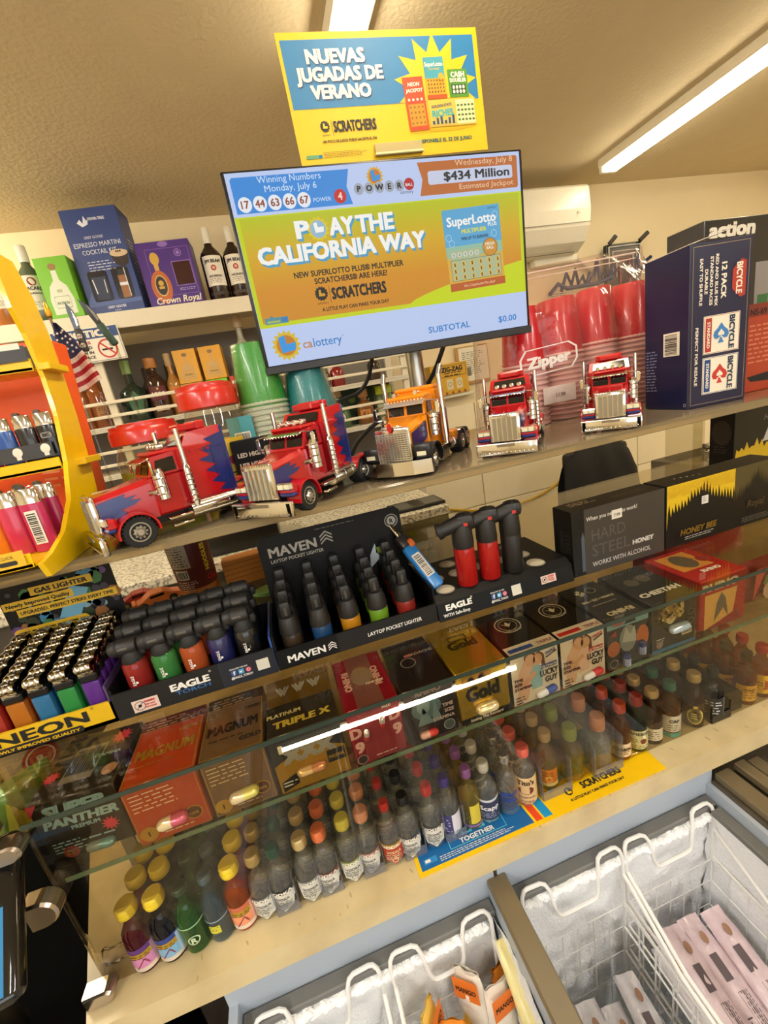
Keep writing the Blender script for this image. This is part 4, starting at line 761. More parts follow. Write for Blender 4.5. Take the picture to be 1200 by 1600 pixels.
COLS = [(-.313, 'purple bottle with a pink label and yellow cap', PURG, YCAP, 'std', .0118, .014, lab_fruit('5a2f7a', 'cf86b8', 'c79ac4')),
 (-.281, 'dark bottle with a blue label and yellow cap', BLUG, YCAP, 'std', .0118, .014, lab_fruit('2c3f8a', '7db4dc', 'a9cbe2')),
 (-.249, 'green glass bottle with embossed lettering', GRN, mat('2f3f2c', .4), 'std', .0085, .008, lambda b, r: (b.ring(0, .024, .007, .0015, mat('b9d0a8', .4), 2), b.text(0, .02, 'R', .011, mat('c9dcb8', .4), 2, bold=.03), patch(b, -.02, .043, .04, .002, mat('8fb886', .4), 1))),
 (-.219, 'grey blue bottle with a small yellow mark', GRYG, mat('54646c', .35, .4), 'long', .0085, .010, lambda b, r: (patch(b, -.012, .018, .014, .012, mat('c9c23a', .5), 1), b.scrib(-.010, .027, .01, 2, .004, mat('54602a', .5), 2), patch(b, -.02, .036, .04, .002, mat('8a9aa2', .4), 1))),
 (-.187, 'orange bottle with a peach label and yellow cap', ORG, YCAP, 'std', .0118, .014, lab_fruit('c96a4a', 'e8946a', 'e0a6a0')),
 (-.159, 'clear vodka bottle with a pale gold cap', CG, GOLDC, 'std', .0098, .014, SM('7a7a78')),
 (-.130, 'clear vodka bottle with a dark green cap', CG, mat('1c4a3c', .35), 'std', .0085, .013, SM('2c2c2e')),
 (-.097, 'clear vodka bottle with a brass cap', CG, GOLDC, 'std', .0098, .014, SM('8a8a86')),
 (-.067, 'clear vodka bottle with an orange cap', CG, ORC, 'std', .0098, .015, SM('7a4a3a')),
 (-.037, 'clear vodka bottle with a yellow green cap', CG, mat('c4b84a', .4), 'std', .0098, .014, SM('9aa25a')),
 (-.006, 'clear vodka bottle with a peach cap', CG, PEACH, 'std', .0098, .014, SM('b07a6a')),
 (.024, 'vodka bottle with a red label and thin red cap', CG, REDC, 'std', .0068, .012, lab_shield('b5402c', 'e6d0a0', 'c9982c', 'VODKA')),
 (.055, 'clear vodka bottle with a black cap', CG, BLACK, 'std', .0085, .013, SM('4a4a4a')),
 (.088, 'clear vodka bottle with a bright red cap', CG, REDC, 'std', .0080, .014, SM('55534f')),
 (.120, 'vodka bottle with a violet label and blue cap', CG, mat('3a2f8a', .35), 'std', .0080, .013, lambda b, r: (patch(b, -.022, .010, .044, .034, mat('3c3a6a', .5), 1), patch(b, .002, .010, .020, .034, mat('d6d4dc', .5), 2), b.scrib(-.014, .036, .014, 5, .005, mat('b8b4d8', .5), 3))),
 (.152, 'pale yellow bottle with a purple cap', YELG, mat('8a5aa2', .35), 'std', .0080, .014, lambda b, r: (patch(b, -.002, .012, .016, .032, mat('c9b83a', .5), 1), patch(b, -.02, .006, .04, .004, mat('7a5a9a', .5), 1))),
 (.183, 'vodka bottle with a navy label and white cap', CG, mat('d6d6d6', .3, .3), 'std', .0085, .014, scapp),
 (.215, 'clear vodka bottle with blue lettering and a silver cap', CG, SILV, 'std', .0080, .014, absol),
 (.249, 'vodka bottle with a kraft paper label and coral cap', CG, mat('c9584a', .35), 'std', .0100, .013, tito),
 (.293, 'pale tequila bottle with an orange and tan label', YELG, mat('b9a07a', .5), 'std', .0095, .014, luna),
 (.340, 'squat tequila bottle with a round cork stopper', YELG, mat('8a9a4a', .5), 'broad', .0110, .020, None),
 (.391, 'squat clear tequila bottle with a peach stopper', CG, PEACH, 'broad', .0115, .022, None),
 (.434, 'amber bourbon bottle with an orange cap', AMB, mat('c2492c', .35), 'std', .0092, .016, bulle),
 (.468, 'green whiskey bottle with a cream label and red cap', DGR, mat('9a2c30', .35), 'std', .0095, .016, james),
 (.501, 'dark cognac bottle with a white label and gold cap', DKA, GOLDC, 'std', .0100, .012, henn),
 (.540, 'whiskey bottle with a teal cap', AMB, TEALC, 'std', .0092, .014, lambda b, r: (patch(b, -.018, .012, .036, .030, mat('d6cfc0', .55), 1), b.text(0, .030, 'CAP', .008, INK, 3, bold=.03), b.scrib(-.01, .024, .02, 3, .0042, mat('5a554a', .5), 3), patch(b, -.02, .002, .04, .008, mat('4a9a8a', .4), 1))),
 (.588, 'amber whisky bottle with an oval gold label and gold cap', DKA, GOLDC, 'std', .0100, .014, crown),
 (.630, 'square black label whiskey bottle with a black cap', BLKG, BLACK, 'square', .0085, .014, jackd),
 (.706, 'amber bottle with a gold honey label', AMB, mat('4a3a20', .4), 'std', .0090, .014, goldl),
 (.748, 'amber bottle with a yellow and orange label', AMB, REDC, 'std', .0090, .014, fireb)]
ORD = ('front of its row', 'second in its row', 'third in its row', 'last in its row')
for i, (x, d, g, cp, shp, cr_, ch_, lb) in enumerate(COLS):
    grp = 'miniature bottles: ' + d; pr = None; pit = .036 if shp != 'broad' else .045
    for k in range(4 if shp != 'broad' else 3):
        lab_ = 'miniature ' + d + ', ' + ORD[k]
        loc = (x + .002 * math.sin(i * 3 + k), (.466 if not 18 < i < 30 else .474) + pit * k + .0015 * math.cos(i * 5 + k), ZC + .0002 + (.0008 if .05 < x < .475 else 0)); rz = R(random.uniform(-25, 25)) if k else R(-8 + random.uniform(-8, 8)) - .65 * x
        if pr is None: pr = mini(lab_, g, cp, shp, cr_, ch_, lb, None, grp); pr.location = loc; pr.rotation_euler.z = rz; pr.scale = (1.03, 1.03, 1.08)
        else: dup(pr, loc, rz, lab_, grp)
# clear trays that keep the rows apart
ACR = glass('e8eaf0', .04, haze=.10, hazecol='d8d8e2'); ACD = glass('b9b4ae', .04, haze=.22, hazecol='4a4642')
def tray(x0, x1, y0, y1, label, m=ACR, h_=.06):
    t = thing('bottle_tray', label, 'tray', ((x0 + x1) / 2, (y0 + y1) / 2, ZC + .0015)); w_, d = x1 - x0, y1 - y0
    b = MB(); b.box((-w_ / 2, 0, h_ / 2), (.0016, d, h_), m).box((w_ / 2, 0, h_ / 2), (.0016, d, h_), m).box((0, -d / 2, .008), (w_, .0016, .016), m).box((0, d / 2, h_ / 2), (w_, .0016, h_), m); b.build('clear_walls', t)
for a, c, l in ((-.145, -.115, 'with the dark green capped bottles'), (-.083, -.053, 'with the orange capped bottles'), (-.0215, .0085, 'with the peach capped bottles'), (.040, .072, 'with the black capped bottles'), (.104, .136, 'with the blue capped bottles'), (.268, .320, 'with the tan labelled tequila bottles'), (.365, .417, 'with the peach stoppered bottles')):
    tray(a, c, .446 + .003, .62, 'clear plastic bottle tray ' + l)
tray(.654, .686, .462, .66, 'empty grey plastic bottle tray beside the black label bottles', ACD, .034); tray(.610, .6515, .455, .66, 'grey plastic tray around the black label bottles', ACD, .034)
tag(MB().box((-.365 + .03, .56, ZC + .06), (.018, .004, .118), mat('b9b7ae', .6), .0005).build('white_strip'), 'white strip of card standing inside the left end of the case', 'card')
b = MB(); b.tube([(-.350 + .020 * math.cos(a * .3), .478 + .004 * math.sin(a * .9), ZC + .018 + .016 * math.sin(a * .3)) for a in range(21)], .0018, CHROME, 8, True); b.tube([(-.370, .475, ZC + .004), (-.365, .472, ZC + .016), (-.352, .474, ZC + .006)], .0015, CHROME, 6)
tag(b.build('metal_ring'), 'chrome ring lying inside the bottom left corner of the case', 'ring')
# ------------------------------------------------------------------ pill display boxes on the glass shelf inside the case
def foil(h, r_=.22): return mat(h, r_, .25, noise=.08, scale=30, bump=.25, bscale=140, coat=.6)
def gm(h, r_=.35): return mat(h, r_, coat=.2)
CY = gm('9cc3cf'); PKR = gm('d8405a'); GOL = mat('c9a23c', .3, .5); GLD = mat('d6b53c', .18, .75, .06, bump=.1, bscale=120)
def capsule(b, x, y, L, r, m1, m2, l=3, rot=0):
    M1 = b.M; b.M = M1 @ Matrix.Translation((x, y, r * .6)) @ Matrix.Rotation(R(rot), 4, 'Z'); k = [(0, -L / 2)] + [(r * math.sin(R(a)), -L / 2 + r - r * math.cos(R(a))) for a in (30, 60, 90)]
    b.lathe(k + [(r, 0)], m1, 14, ax='x'); b.lathe([(r, 0)] + [(p[0], -p[1]) for p in reversed(k)], m2, 14, ax='x'); b.M = M1
PF, PH = .466, .087
def pbox(label, x0, x1, m, front, top, y0=PF, d=.115, h_=PH, rz=0, name='pill_display_box', z=ZM):
    return carton(name, label, 'box', ((x0 + x1) / 2, y0 + d / 2, z), (x1 - x0 - .002, d, h_), m, {'front': front, 'top': top}, rz, None, None, .0015)
def a_panther(b, w_, h_):
    b.text(w_ * .5, h_ * .74, 'SUPER', .021, CY, 2, bold=.06, fit=w_ * .72, skew=.15); b.text(w_ * .52, h_ * .55, 'PANTHER', .0165, CY, 2, bold=.05, fit=w_ * .86, skew=.15); b.text(w_ * .54, h_ * .45, 'PREMIUM', .008, CY, 2, bold=.03)
    b.burst(w_ * .80, h_ * .37, .006, .011, 11, PKR, 2); b.poly([(0, h_ * .8), (w_ * .12, h_), (0, h_)], PKR, 2); b.scrib(w_ * .08, h_ * .27, w_ * .4, 4, .0045, CY, 2); b.scrib(w_ * .5, h_ * .22, w_ * .42, 1, .006, CY, 2)
    capsule(b, w_ * .62, h_ * .10, .034, .0058, mat('9ab0b4', .2, .4), mat('7fb6c4', .2, .4)); b.disc(w_ * .25, h_ * .09, .009, mat('8a3a2a', .5), 2); b.scrib(w_ * .19, h_ * .1, w_ * .12, 2, .004, GOL, 3)
def a_panther_t(b, w_, h_):
    b.barcode(w_ * .25, h_ * .2, w_ * .4, h_ * .55, mat('8a8680', .5), 2, 4); b.burst(w_ * .8, h_ * .8, .008, .014, 11, PKR, 2); b.disc(w_ * .86, h_ * .25, .009, mat('b58a6a', .5), 2); b.text(w_ * .72, h_ * .5, 'STAMINA', .008, CY, 3, bold=.03); b.burst(w_ * .1, h_ * .35, .006, .010, 10, PKR, 2)
def a_mag(lt, gd, sub):
    def f(b, w_, h_):
        b.frame(.002, .002, w_ - .004, h_ - .004, .0008, gd, 1); b.scrib(w_ * .08, h_ * .84, w_ * .62, 5, .0058, lt, 2, .28); capsule(b, w_ * .52, h_ * .30, .038, .0075, mat('d8c49a', .15, .3), mat(sub, .15, .3), rot=5); b.disc(w_ * .80, h_ * .27, .010, gd, 2).disc(w_ * .80, h_ * .27, .0085, mat('5a3410', .5), 3).text(w_ * .8, h_ * .24, '100%', .0055, gd, 4, bold=.03); b.disc(w_ * .16, h_ * .17, .0105, gd, 2).text(w_ * .16, h_ * .13, '1', .010, mat('5a3410', .5), 3, bold=.04); b.scrib(w_ * .36, h_ * .10, w_ * .5, 1, .004, lt, 2)
    return f
def a_mag_t(back, gd, tx, k):
    def f(b, w_, h_):
        b.rect(0, h_ * .80, w_, h_ * .2, back, 1); b.scrib(w_ * .1, h_ * .93, w_ * .7, 3, .006, mat('b5937a', .5), 2); b.frame(.0015, .0015, w_ - .003, h_ * .79, .001, gd, 2)
        b.text(w_ * .5, h_ * .34, 'MAGNUM', .024, tx, 3, bold=.04, fit=w_ * .82); b.text(w_ * .82, h_ * .64, k, .0085, tx, 3, bold=.02); b.scrib(w_ * .12, h_ * .24, w_ * .7, 1, .005, tx, 3); b.text(w_ * .8, h_ * .14, 'GOLD', .010, gd if k[0] != '1' or len(k) > 5 else INK, 3, bold=.04) if k == '1000K' else None
    return f
pbox('black and grey pill box with pale blue lettering at the left end of the shelf', -.374, -.276, gm('2b2726'), a_panther, a_panther_t, PF + .022, .105, rz=R(-4))
ORM = gm('b8431c'); pbox('orange red pill box with a gold capsule, second from the left on the shelf', -.270, -.183, ORM, a_mag(mat('ecd2b0', .5), GOL, 'c05a6a'), a_mag_t(gm('5a1c14'), GOL, GOL, '1500MG'))
BRM = gm('74593f'); pbox('brown and gold pill box beside the orange red one on the shelf', -.181, -.101, BRM, a_mag(mat('d9c29a', .5), GOL, 'd6c86a'), a_mag_t(gm('3a2c18'), mat('b8913a', .35, .4), INK, '1000K'))
def a_xxx(b, w_, h_):
    b.rect(0, 0, w_, h_ * .78, mat('b8902c', .35, .4), 1); b.poly([(0, h_ * .5), (w_ * .5, h_ * .75), (w_, h_ * .5), (w_, h_), (0, h_)], gm('2a2a2c'), 2)
    for i in range(3): b.text(w_ * (.27 + .23 * i), h_ * .50, 'X', .030, mat('c9c9c6', .3, .6), 3, bold=.07, sx=1.1)
    capsule(b, w_ * .48, h_ * .30, .040, .0062, mat('c9a56a', .2, .5), mat('b87a4a', .2, .5)); b.poly([(.003, h_ * .20), (w_ * .27, h_ * .30), (w_ * .27, h_ * .10), (.003, .002)], gm('1a1a1c'), 3); b.rect(w_ * .72, h_ * .26, w_ * .26, h_ * .22, gm('1f1f20'), 3); b.text(w_ * .85, h_ * .33, 'MAXIMA', .0075, GOL, 4, bold=.04, fit=w_ * .22); b.scrib(w_ * .05, h_ * .17, w_ * .2, 2, .005, WHITE, 4)
def a_xxx_t(b, w_, h_):
    b.text(w_ * .25, h_ * .30, 'PLATINUM', .0095, mat('d8cf9a', .4), 2, bold=.04); b.text(w_ * .5, h_ * .12, 'TRIPLE X', .016, mat('c9b64a', .4), 2, bold=.05, fit=w_ * .8); b.rect(0, h_ * .5, w_, h_ * .5, mat('7a5c1c', .3, .4), 1)
    for i in range(3): b.text(w_ * (.25 + .25 * i), h_ * .66, 'V', .026, mat('c9c9c6', .3, .5), 3, bold=.08)
pbox('black and gold pill box with three silver crosses on its front', -.098, -.004, foil('3a3530'), a_xxx, a_xxx_t)
def a_d9(b, w_, h_):
    b.rect(w_ * .22, 0, w_ * .56, h_, mat('8a2430', .4), 1); b.text(w_ * .12, h_ * .50, 'D', .022, mat('e0b0b0', .4), 2, bold=.05); b.text(w_ * .14, h_ * .22, '9', .024, mat('e0b0b0', .4), 2, bold=.05); b.text(w_ * .87, h_ * .62, 'D', .022, mat('e0b0b0', .4), 2, bold=.05); b.text(w_ * .88, h_ * .34, '9', .024, mat('e0b0b0', .4), 2, bold=.05); b.disc(w_ * .14, h_ * .09, .0075, mat('2a2024', .5), 2).ring(w_ * .14, h_ * .09, .0075, .0012, mat('b0a0a0', .4), 3); b.scrib(w_ * .4, h_ * .07, w_ * .5, 1, .0035, WHITE, 2); b.text(w_ * .75, h_ * .88, 'SIZE', .007, WHITE, 2, bold=.04)
    for x, y in ((.30, .52), (.62, .66)): capsule(b, w_ * x, h_ * y, .018, .0042, mat('c03a3a', .15, .5), mat('d8d0cc', .12, .7), rot=85)
def a_d9_t(b, w_, h_):
    b.rect(w_ * .25, 0, w_ * .5, h_, mat('7a4a4a', .4), 1); b.text(w_ * .13, h_ * .7, 'RHINO', .014, mat('e0b0b0', .4), 2, bold=.05, rot=-90, al='l') ; b.text(w_ * .84, h_ * .3, 'RHINO', .014, mat('e0b0b0', .4), 2, bold=.05, rot=90, al='l'); b.disc(w_ * .5, h_ * .55, .016, mat('8f7a6a', .5), 2, 12, .022); b.text(w_ * .7, h_ * .35, 'TIME SIZE', .006, WHITE, 3, bold=.04)
pbox('crimson pill box with two red capped vials, marked D9', .002, .078, foil('9c1830'), a_d9, a_d9_t)
def a_rh(b, w_, h_):
    b.rect(0, h_ * .84, w_, h_ * .16, gm('3a2a34'), 1); b.text(w_ * .5, h_ * .86, 'RHINO', .012, mat('9a8a90', .3, .4), 2, bold=.05); b.disc(w_ * .42, h_ * .60, .022, mat('55707e', .4), 1, 14, .018).disc(w_ * .36, h_ * .66, .010, mat('86a0ac', .4), 2, 9, .014); b.poly([(w_ * .2, h_ * .3), (w_ * .35, h_ * .62), (w_ * .5, h_ * .35), (w_ * .58, h_ * .7), (w_ * .7, h_ * .3)], mat('6f8a98', .4), 2)
    for i, s_ in enumerate(('TIME', 'SIZE', 'STAMINA')): b.text(w_ * .95, h_ * (.52 - .11 * i), s_, .0075, mat('c9b8b8', .4), 3, 'r', bold=.03)
    capsule(b, w_ * .38, h_ * .14, .028, .0052, mat('c99a8a', .2, .3), mat('c0342c', .2, .3)); b.disc(w_ * .82, h_ * .16, .0085, mat('5a6a74', .4, .5), 2, 16).ring(w_ * .82, h_ * .16, .0085, .001, mat('a8b4ba', .4), 3)
pbox('dark violet pill box with a grey animal and a red capsule', .081, .156, foil('2a2228'), a_rh, lambda b, w_, h_: (b.ring(w_ * .4, h_ * .5, .012, .002, mat('77706e', .4), 2), b.text(w_ * .7, h_ * .62, 'HEADACHE', .0085, mat('a8a29a', .4), 2, bold=.03), b.rect(w_ * .38, h_ * .62, .012, .006, RED, 2)))
def a_gold(b, w_, h_):
    b.text(w_ * .48, h_ * .42, 'Gold', .032, INK, 2, bold=.05, fit=w_ * .62); b.rect(w_ * .66, h_ * .70, w_ * .22, h_ * .09, INK, 2).text(w_ * .77, h_ * .715, 'MORE', .006, GLD, 3, bold=.04); b.rect(0, 0, w_, h_ * .11, gm('1a1712'), 2); b.text(w_ * .5, h_ * .03, 'Setting The Standard', .0062, WHITE, 3, bold=.03); capsule(b, w_ * .5, h_ * .25, .036, .0078, mat('d8c48a', .15, .6), mat('e0d0a0', .15, .6))
    for x, r_ in ((.22, .010), (.38, .013), (.55, .011)): b.disc(w_ * x, h_ * .82, r_, mat('b8862c', .3, .6), 2, 9, r_ * .6)
pbox('shiny gold pill box reading Gold in black letters', .159, .241, GLD, a_gold, lambda b, w_, h_: (b.text(w_ * .5, h_ * .45, 'Gold', .026, gm('3a3010'), 2, bold=.05, fit=w_ * .55), b.frame(w_ * .3, h_ * .62, w_ * .38, h_ * .12, .002, gm('3a3010'), 2)))
SKIN = mat('d9ab8a', .5); HAIR = mat('6a4530', .5)
def a_lucky(cl, acc):
    def f(b, w_, h_):
        a = mat(acc, .4); b.poly([(w_ * .08, h_ * .05), (w_ * .30, h_ * .05), (w_ * .42, h_ * .45), (w_ * .56, h_ * .55), (w_ * .52, h_ * .80), (w_ * .3, h_ * .84), (w_ * .14, h_ * .6)], mat('e0b8a0', .5), 1)
        b.poly([(w_ * .40, h_ * .22), (w_ * .62, h_ * .22), (w_ * .66, h_ * .62), (w_ * .50, h_ * .70), (w_ * .38, h_ * .55)], mat(cl, .5), 2); b.disc(w_ * .40, h_ * .80, .0085, SKIN, 3, 14, .0105).disc(w_ * .40, h_ * .86, .0095, HAIR, 2, 14, .009); b.disc(w_ * .56, h_ * .78, .0078, SKIN, 3, 14, .0098); b.poly([(w_ * .50, h_ * .88), (w_ * .60, h_ * .93), (w_ * .70, h_ * .84), (w_ * .72, h_ * .58), (w_ * .64, h_ * .62), (w_ * .62, h_ * .78)], HAIR, 2)
        b.line(w_ * .20, h_ * .35, w_ * .5, h_ * .55, .008, SKIN, 3); b.text(w_ * .78, h_ * .42, 'LUCKY', .0135, INK, 4, bold=.04, fit=w_ * .38); b.text(w_ * .82, h_ * .28, 'GUY', .0135, INK, 4, bold=.04, fit=w_ * .26); b.rect(w_ * .62, h_ * .56, w_ * .34, h_ * .08, a, 4); b.text(w_ * .79, h_ * .575, 'ULTIMATE', .0055, WHITE, 5, bold=.03)
        for i, s_ in enumerate(('TIME', 'SIZE', 'STAMINA')): b.text(.003, h_ * (.46 - .085 * i), s_, .0068, mat('5a2a22', .5), 4, 'l', bold=.05)
        capsule(b, w_ * .68, h_ * .12, .036, .0055, mat('d8d8dc', .2), a, rot=8); b.scrib(.003, h_ * .14, w_ * .22, 3, .005, INK, 4); b.line(w_ * .74, h_ * .76, w_ * .96, h_ * .84, .002, INK, 4).text(w_ * .84, h_ * .83, 'TRIPLE', .006, a, 4, bold=.03, rot=14)
    return f
def a_lucky_t(acc):
    def f(b, w_, h_):
        b.rect(0, 0, w_, h_ * .16, mat('d6d0cc', .4), 1); b.rect(w_ * .04, h_ * .03, w_ * .5, h_ * .07, mat(acc, .4), 2); b.text(w_ * .8, h_ * .04, 'TRIPLE', .009, mat('8a3a4a', .5), 2, bold=.03)
        b.ring(w_ * .5, h_ * .60, .021, .0018, mat('b8b4ac', .4), 2).ring(w_ * .5, h_ * .60, .015, .0008, mat('b8b4ac', .4), 2); b.poly([(w_ * .5, h_ * .55), (w_ * .5 + .010, h_ * .66), (w_ * .5 + .004, h_ * .61), (w_ * .5, h_ * .68), (w_ * .5 - .004, h_ * .61), (w_ * .5 - .010, h_ * .66)], mat('c9c6be', .4), 3); b.text(w_ * .5, h_ * .44, 'AMERICAN USA', .006, mat('b8b4ac', .4), 3, fit=.03)
    return f
DKT = gm('24211f', .2)
def lucky(label, x0, x1, cl, acc):
    return carton('pill_display_box', label, 'box', ((x0 + x1) / 2, PF + .0575, ZM), (x1 - x0 - .002, .115, PH), DKT, {'front': lambda b, w_, h_: (b.rect(0, 0, w_, h_, mat('e6ddd6', .4), 0.5), a_lucky(cl, acc)(b, w_, h_)), 'top': a_lucky_t(acc)})
lucky('white pill box with a couple and blue accents, reading Lucky Guy', .244, .324, '8fc3dc', '2a4aa0'); lucky('white pill box with a couple and red accents, reading Lucky Guy', .327, .405, 'e8c4b8', 'c0242c')
def a_twin(b, w_, h_):
    b.rect(0, h_ * .82, w_, h_ * .18, mat('6fa6b4', .35), 1); b.text(w_ * .22, h_ * .87, 'TWIN', .008, RED, 3, bold=.04, skew=.2); b.poly([(w_ * .4, h_ * .86), (w_ * .5, h_ * .95), (w_ * .66, h_ * .93), (w_ * .7, h_ * .86)], INK, 2); b.disc(w_ * .5, h_ * .55, .016, mat('7a8488', .4), 1, 12, .024); b.poly([(w_ * .35, h_ * .5), (w_ * .45, h_ * .8), (w_ * .55, h_ * .62), (w_ * .66, h_ * .78), (w_ * .7, h_ * .45)], mat('a8b0b0', .4), 2); b.disc(w_ * .86, h_ * .5, .012, mat('b8682a', .4), 1, 10, .02).disc(w_ * .15, h_ * .42, .012, mat('a8602c', .4), 1, 10, .014); b.poly([(w_ * .05, h_ * .7), (w_ * .2, h_ * .78), (w_ * .22, h_ * .66)], mat('8f2a24', .4), 2)
    b.disc(w_ * .14, h_ * .12, .0075, INK, 2).ring(w_ * .14, h_ * .12, .0075, .001, mat('9aa0a4', .4), 3)
    for x, y in ((.40, .17), (.78, .30)):
        M1 = b.M; b.M = M1 @ Matrix.Translation((w_ * x, h_ * y, .004)); b.cyl((0, -.009, 0), (0, .004, 0), .0068, mat('b8bcd0', .15, .9), 14); b.cyl((0, .004, 0), (0, .011, 0), .0058, mat('4a4f7a', .2, .7), 14); b.M = M1
def a_rt(b, w_, h_):
    b.text(w_ * .52, h_ * .18, 'RHINO', .0145, mat('c9c2ae', .4), 2, bold=.05, rot=180, fit=w_ * .6); b.line(w_ * .2, h_ * .4, w_ * .8, h_ * .4, .0008, mat('c9c2ae', .4), 2); b.text(w_ * .5, h_ * .55, 'STAMINA + SIZE + TIME', .008, mat('c9c2ae', .4), 2, bold=.04, rot=180, fit=w_ * .8); b.ring(w_ * .62, h_ * .78, .009, .001, mat('a8a292', .4), 2)
    for x, y in ((.28, .78), (.34, .83), (.40, .76), (.33, .72)): b.burst(w_ * x, h_ * y, .0025, .005, 5, mat('d8d4c4', .4), 2)
pbox('dark pill box with two silver capsules and a blue top strip reading TWIN', .409, .487, gm('2c2a26', .25), a_twin, a_rt)
def a_che(b, w_, h_):
    sp = mat('c9b66a', .4); rd = random.Random(5); b.disc(w_ * .42, h_ * .72, .018, mat('8a6f34', .4), 1, 14, .017); b.disc(w_ * .42, h_ * .62, .009, mat('c9c2a0', .4), 2, 12, .010)
    for i in range(36): b.disc(w_ * (.14 + .56 * rd.random()), h_ * (.62 + .30 * rd.random()), .0022 + .002 * rd.random(), sp if i % 2 else mat('4a3c1c', .5), 3, 7)
    b.poly([(w_ * .36, h_ * .66), (w_ * .48, h_ * .66), (w_ * .42, h_ * .58)], mat('b88a5a', .4), 4)
    for y in (.62, .44): b.ring(w_ * .88, h_ * y, .006, .001, mat('6a6a66', .4), 2)
    capsule(b, w_ * .56, h_ * .42, .040, .0075, mat('b0bcc0', .15, .4), mat('9fb2ba', .15, .4)); b.barcode(w_ * .68, h_ * .20, .020, .011, PAPER, 2, 8); b.rect(0, 0, w_, h_ * .07, mat('3a7ab0', .3), 2); b.disc(w_ * .17, h_ * .16, .007, mat('8a7a7a', .4), 2, 10); b.scrib(w_ * .1, h_ * .26, w_ * .2, 2, .004, WHITE, 2); b.frame(.001, .001, w_ - .002, h_ * .95, .0006, mat('77736a', .4), 1)
pbox('black pill box with a spotted cat face and a silver capsule', .492, .581, gm('23221e', .25), a_che, lambda b, w_, h_: (b.text(w_ * .5, h_ * .18, 'CHEETAH', .0155, mat('c9c6ba', .4), 2, bold=.06, fit=w_ * .85), b.disc(w_ * .35, h_ * .6, .012, mat('4a453a', .5), 2, 12), b.disc(w_ * .65, h_ * .62, .012, mat('4a453a', .5), 2, 12)), h_=.090)
def a_red(b, w_, h_):
    b.poly([(w_ * .1, 0), (w_ * .7, 0), (w_ * .8, h_ * .7), (w_ * .1, h_ * .7)], mat('e0b060', .4), 1); b.text(w_ * .42, h_ * .78, 'RHINO', .018, WHITE, 3, bold=.06, fit=w_ * .75); b.poly([(w_ * .3, h_ * .12), (w_ * .36, h_ * .5), (w_ * .45, h_ * .68), (w_ * .55, h_ * .55), (w_ * .62, h_ * .15), (w_ * .5, h_ * .35)], mat('6a6458', .5), 2); b.poly([(w_ * .1, 0), (w_ * .95, 0), (w_ * .85, h_ * .25), (w_ * .5, h_ * .12)], mat('8f1420', .4), 2)
pbox('red pill box with a grey rhino on its front, right of the spotted cat box', .600, .700, gm('a81e1c', .25), a_red, lambda b, w_, h_: (b.rect(w_ * .12, h_ * .35, w_ * .66, h_ * .55, mat('c98a3a', .4), 1), b.disc(w_ * .45, h_ * .62, .02, mat('5a5040', .5), 2, 12, .026), b.text(w_ * .55, h_ * .2, 'RHINO', .012, WHITE, 3, bold=.05), b.disc(w_ * .8, h_ * .55, .012, mat('8a2a1c', .5), 2, 9)), PF + .010, .11, .092)
def bag(name, label, cat, loc, w_, h_, m, arts=None, rz=0, lean=0, puff=.016, seed=1):
    t = thing(name, label, cat, loc, rz, rot=(R(lean), 0, rz)); rd = random.Random(seed); b = MB(); nx, nz = 12, 12
    for s in (-1, 1):
        vs = []
        for j in range(nz + 1):
            for i in range(nx + 1):
                u, v = i / nx, j / nz; q = max(0, math.sin(math.pi * u) * math.sin(math.pi * min(1, v * 1.02))) ** .5
                vs.append(((u - .5) * w_, s * (puff * q + .002 * q * rd.random()), v * h_))
        b.add(vs, [((j * (nx + 1) + i), (j * (nx + 1) + i + 1), ((j + 1) * (nx + 1) + i + 1), ((j + 1) * (nx + 1) + i))[::-s] for j in range(nz) for i in range(nx)], m, True)
    if arts: b.M = fr((-w_ / 2, -puff - .0022, 0), (1, 0, 0), (0, 0, 1)); arts(b, w_, h_)
    b.build('wrapper', t); return t
bag('snack_pouch', 'crinkled red and green pouch at the right end of the glass shelf', 'pouch', (.765, .500, ZM), .10, .085, foil('8a2a24'), lambda b, w_, h_: (b.disc(w_ * .6, h_ * .55, .028, mat('6a7a3a', .4), 1, 10, .02), b.disc(w_ * .5, h_ * .35, .018, mat('c9a890', .4), 2, 9), b.poly([(.01, h_ * .2), (w_ * .4, h_ * .9), (w_ * .15, h_ * .9)], mat('c0483a', .4), 1)))
bag('snack_pouch', 'green pouch pressed against the left end of the glass shelf', 'pouch', (-.425, .56, ZM), .075, .085, foil('6f8a3a'), lambda b, w_, h_: b.poly([(.01, .01), (w_ * .6, .02), (w_ * .3, h_ * .8)], mat('c9c23a', .4), 1), R(35))
bag('snack_pouch', 'pale pouch with a round red sticker at the left of the glass shelf', 'pouch', (-.455, .66, ZM), .09, .088, foil('cbb9a4'), lambda b, w_, h_: (b.disc(w_ * .5, h_ * .5, .022, mat('b83a2c', .4), 1), b.ring(w_ * .5, h_ * .5, .018, .002, PAPER, 2), b.text(w_ * .5, h_ * .42, 'R', .016, PAPER, 2, bold=.04)), R(35))
tag(bag('red_candy_bag', 'long glossy red bag lying along the shelf behind the red pill box', 'pouch', (.80, .66, ZM), .30, .085, foil('b01a1c'), None, 0, 0, .03, 5), 'long glossy red bag standing behind the red pill box', 'pouch')
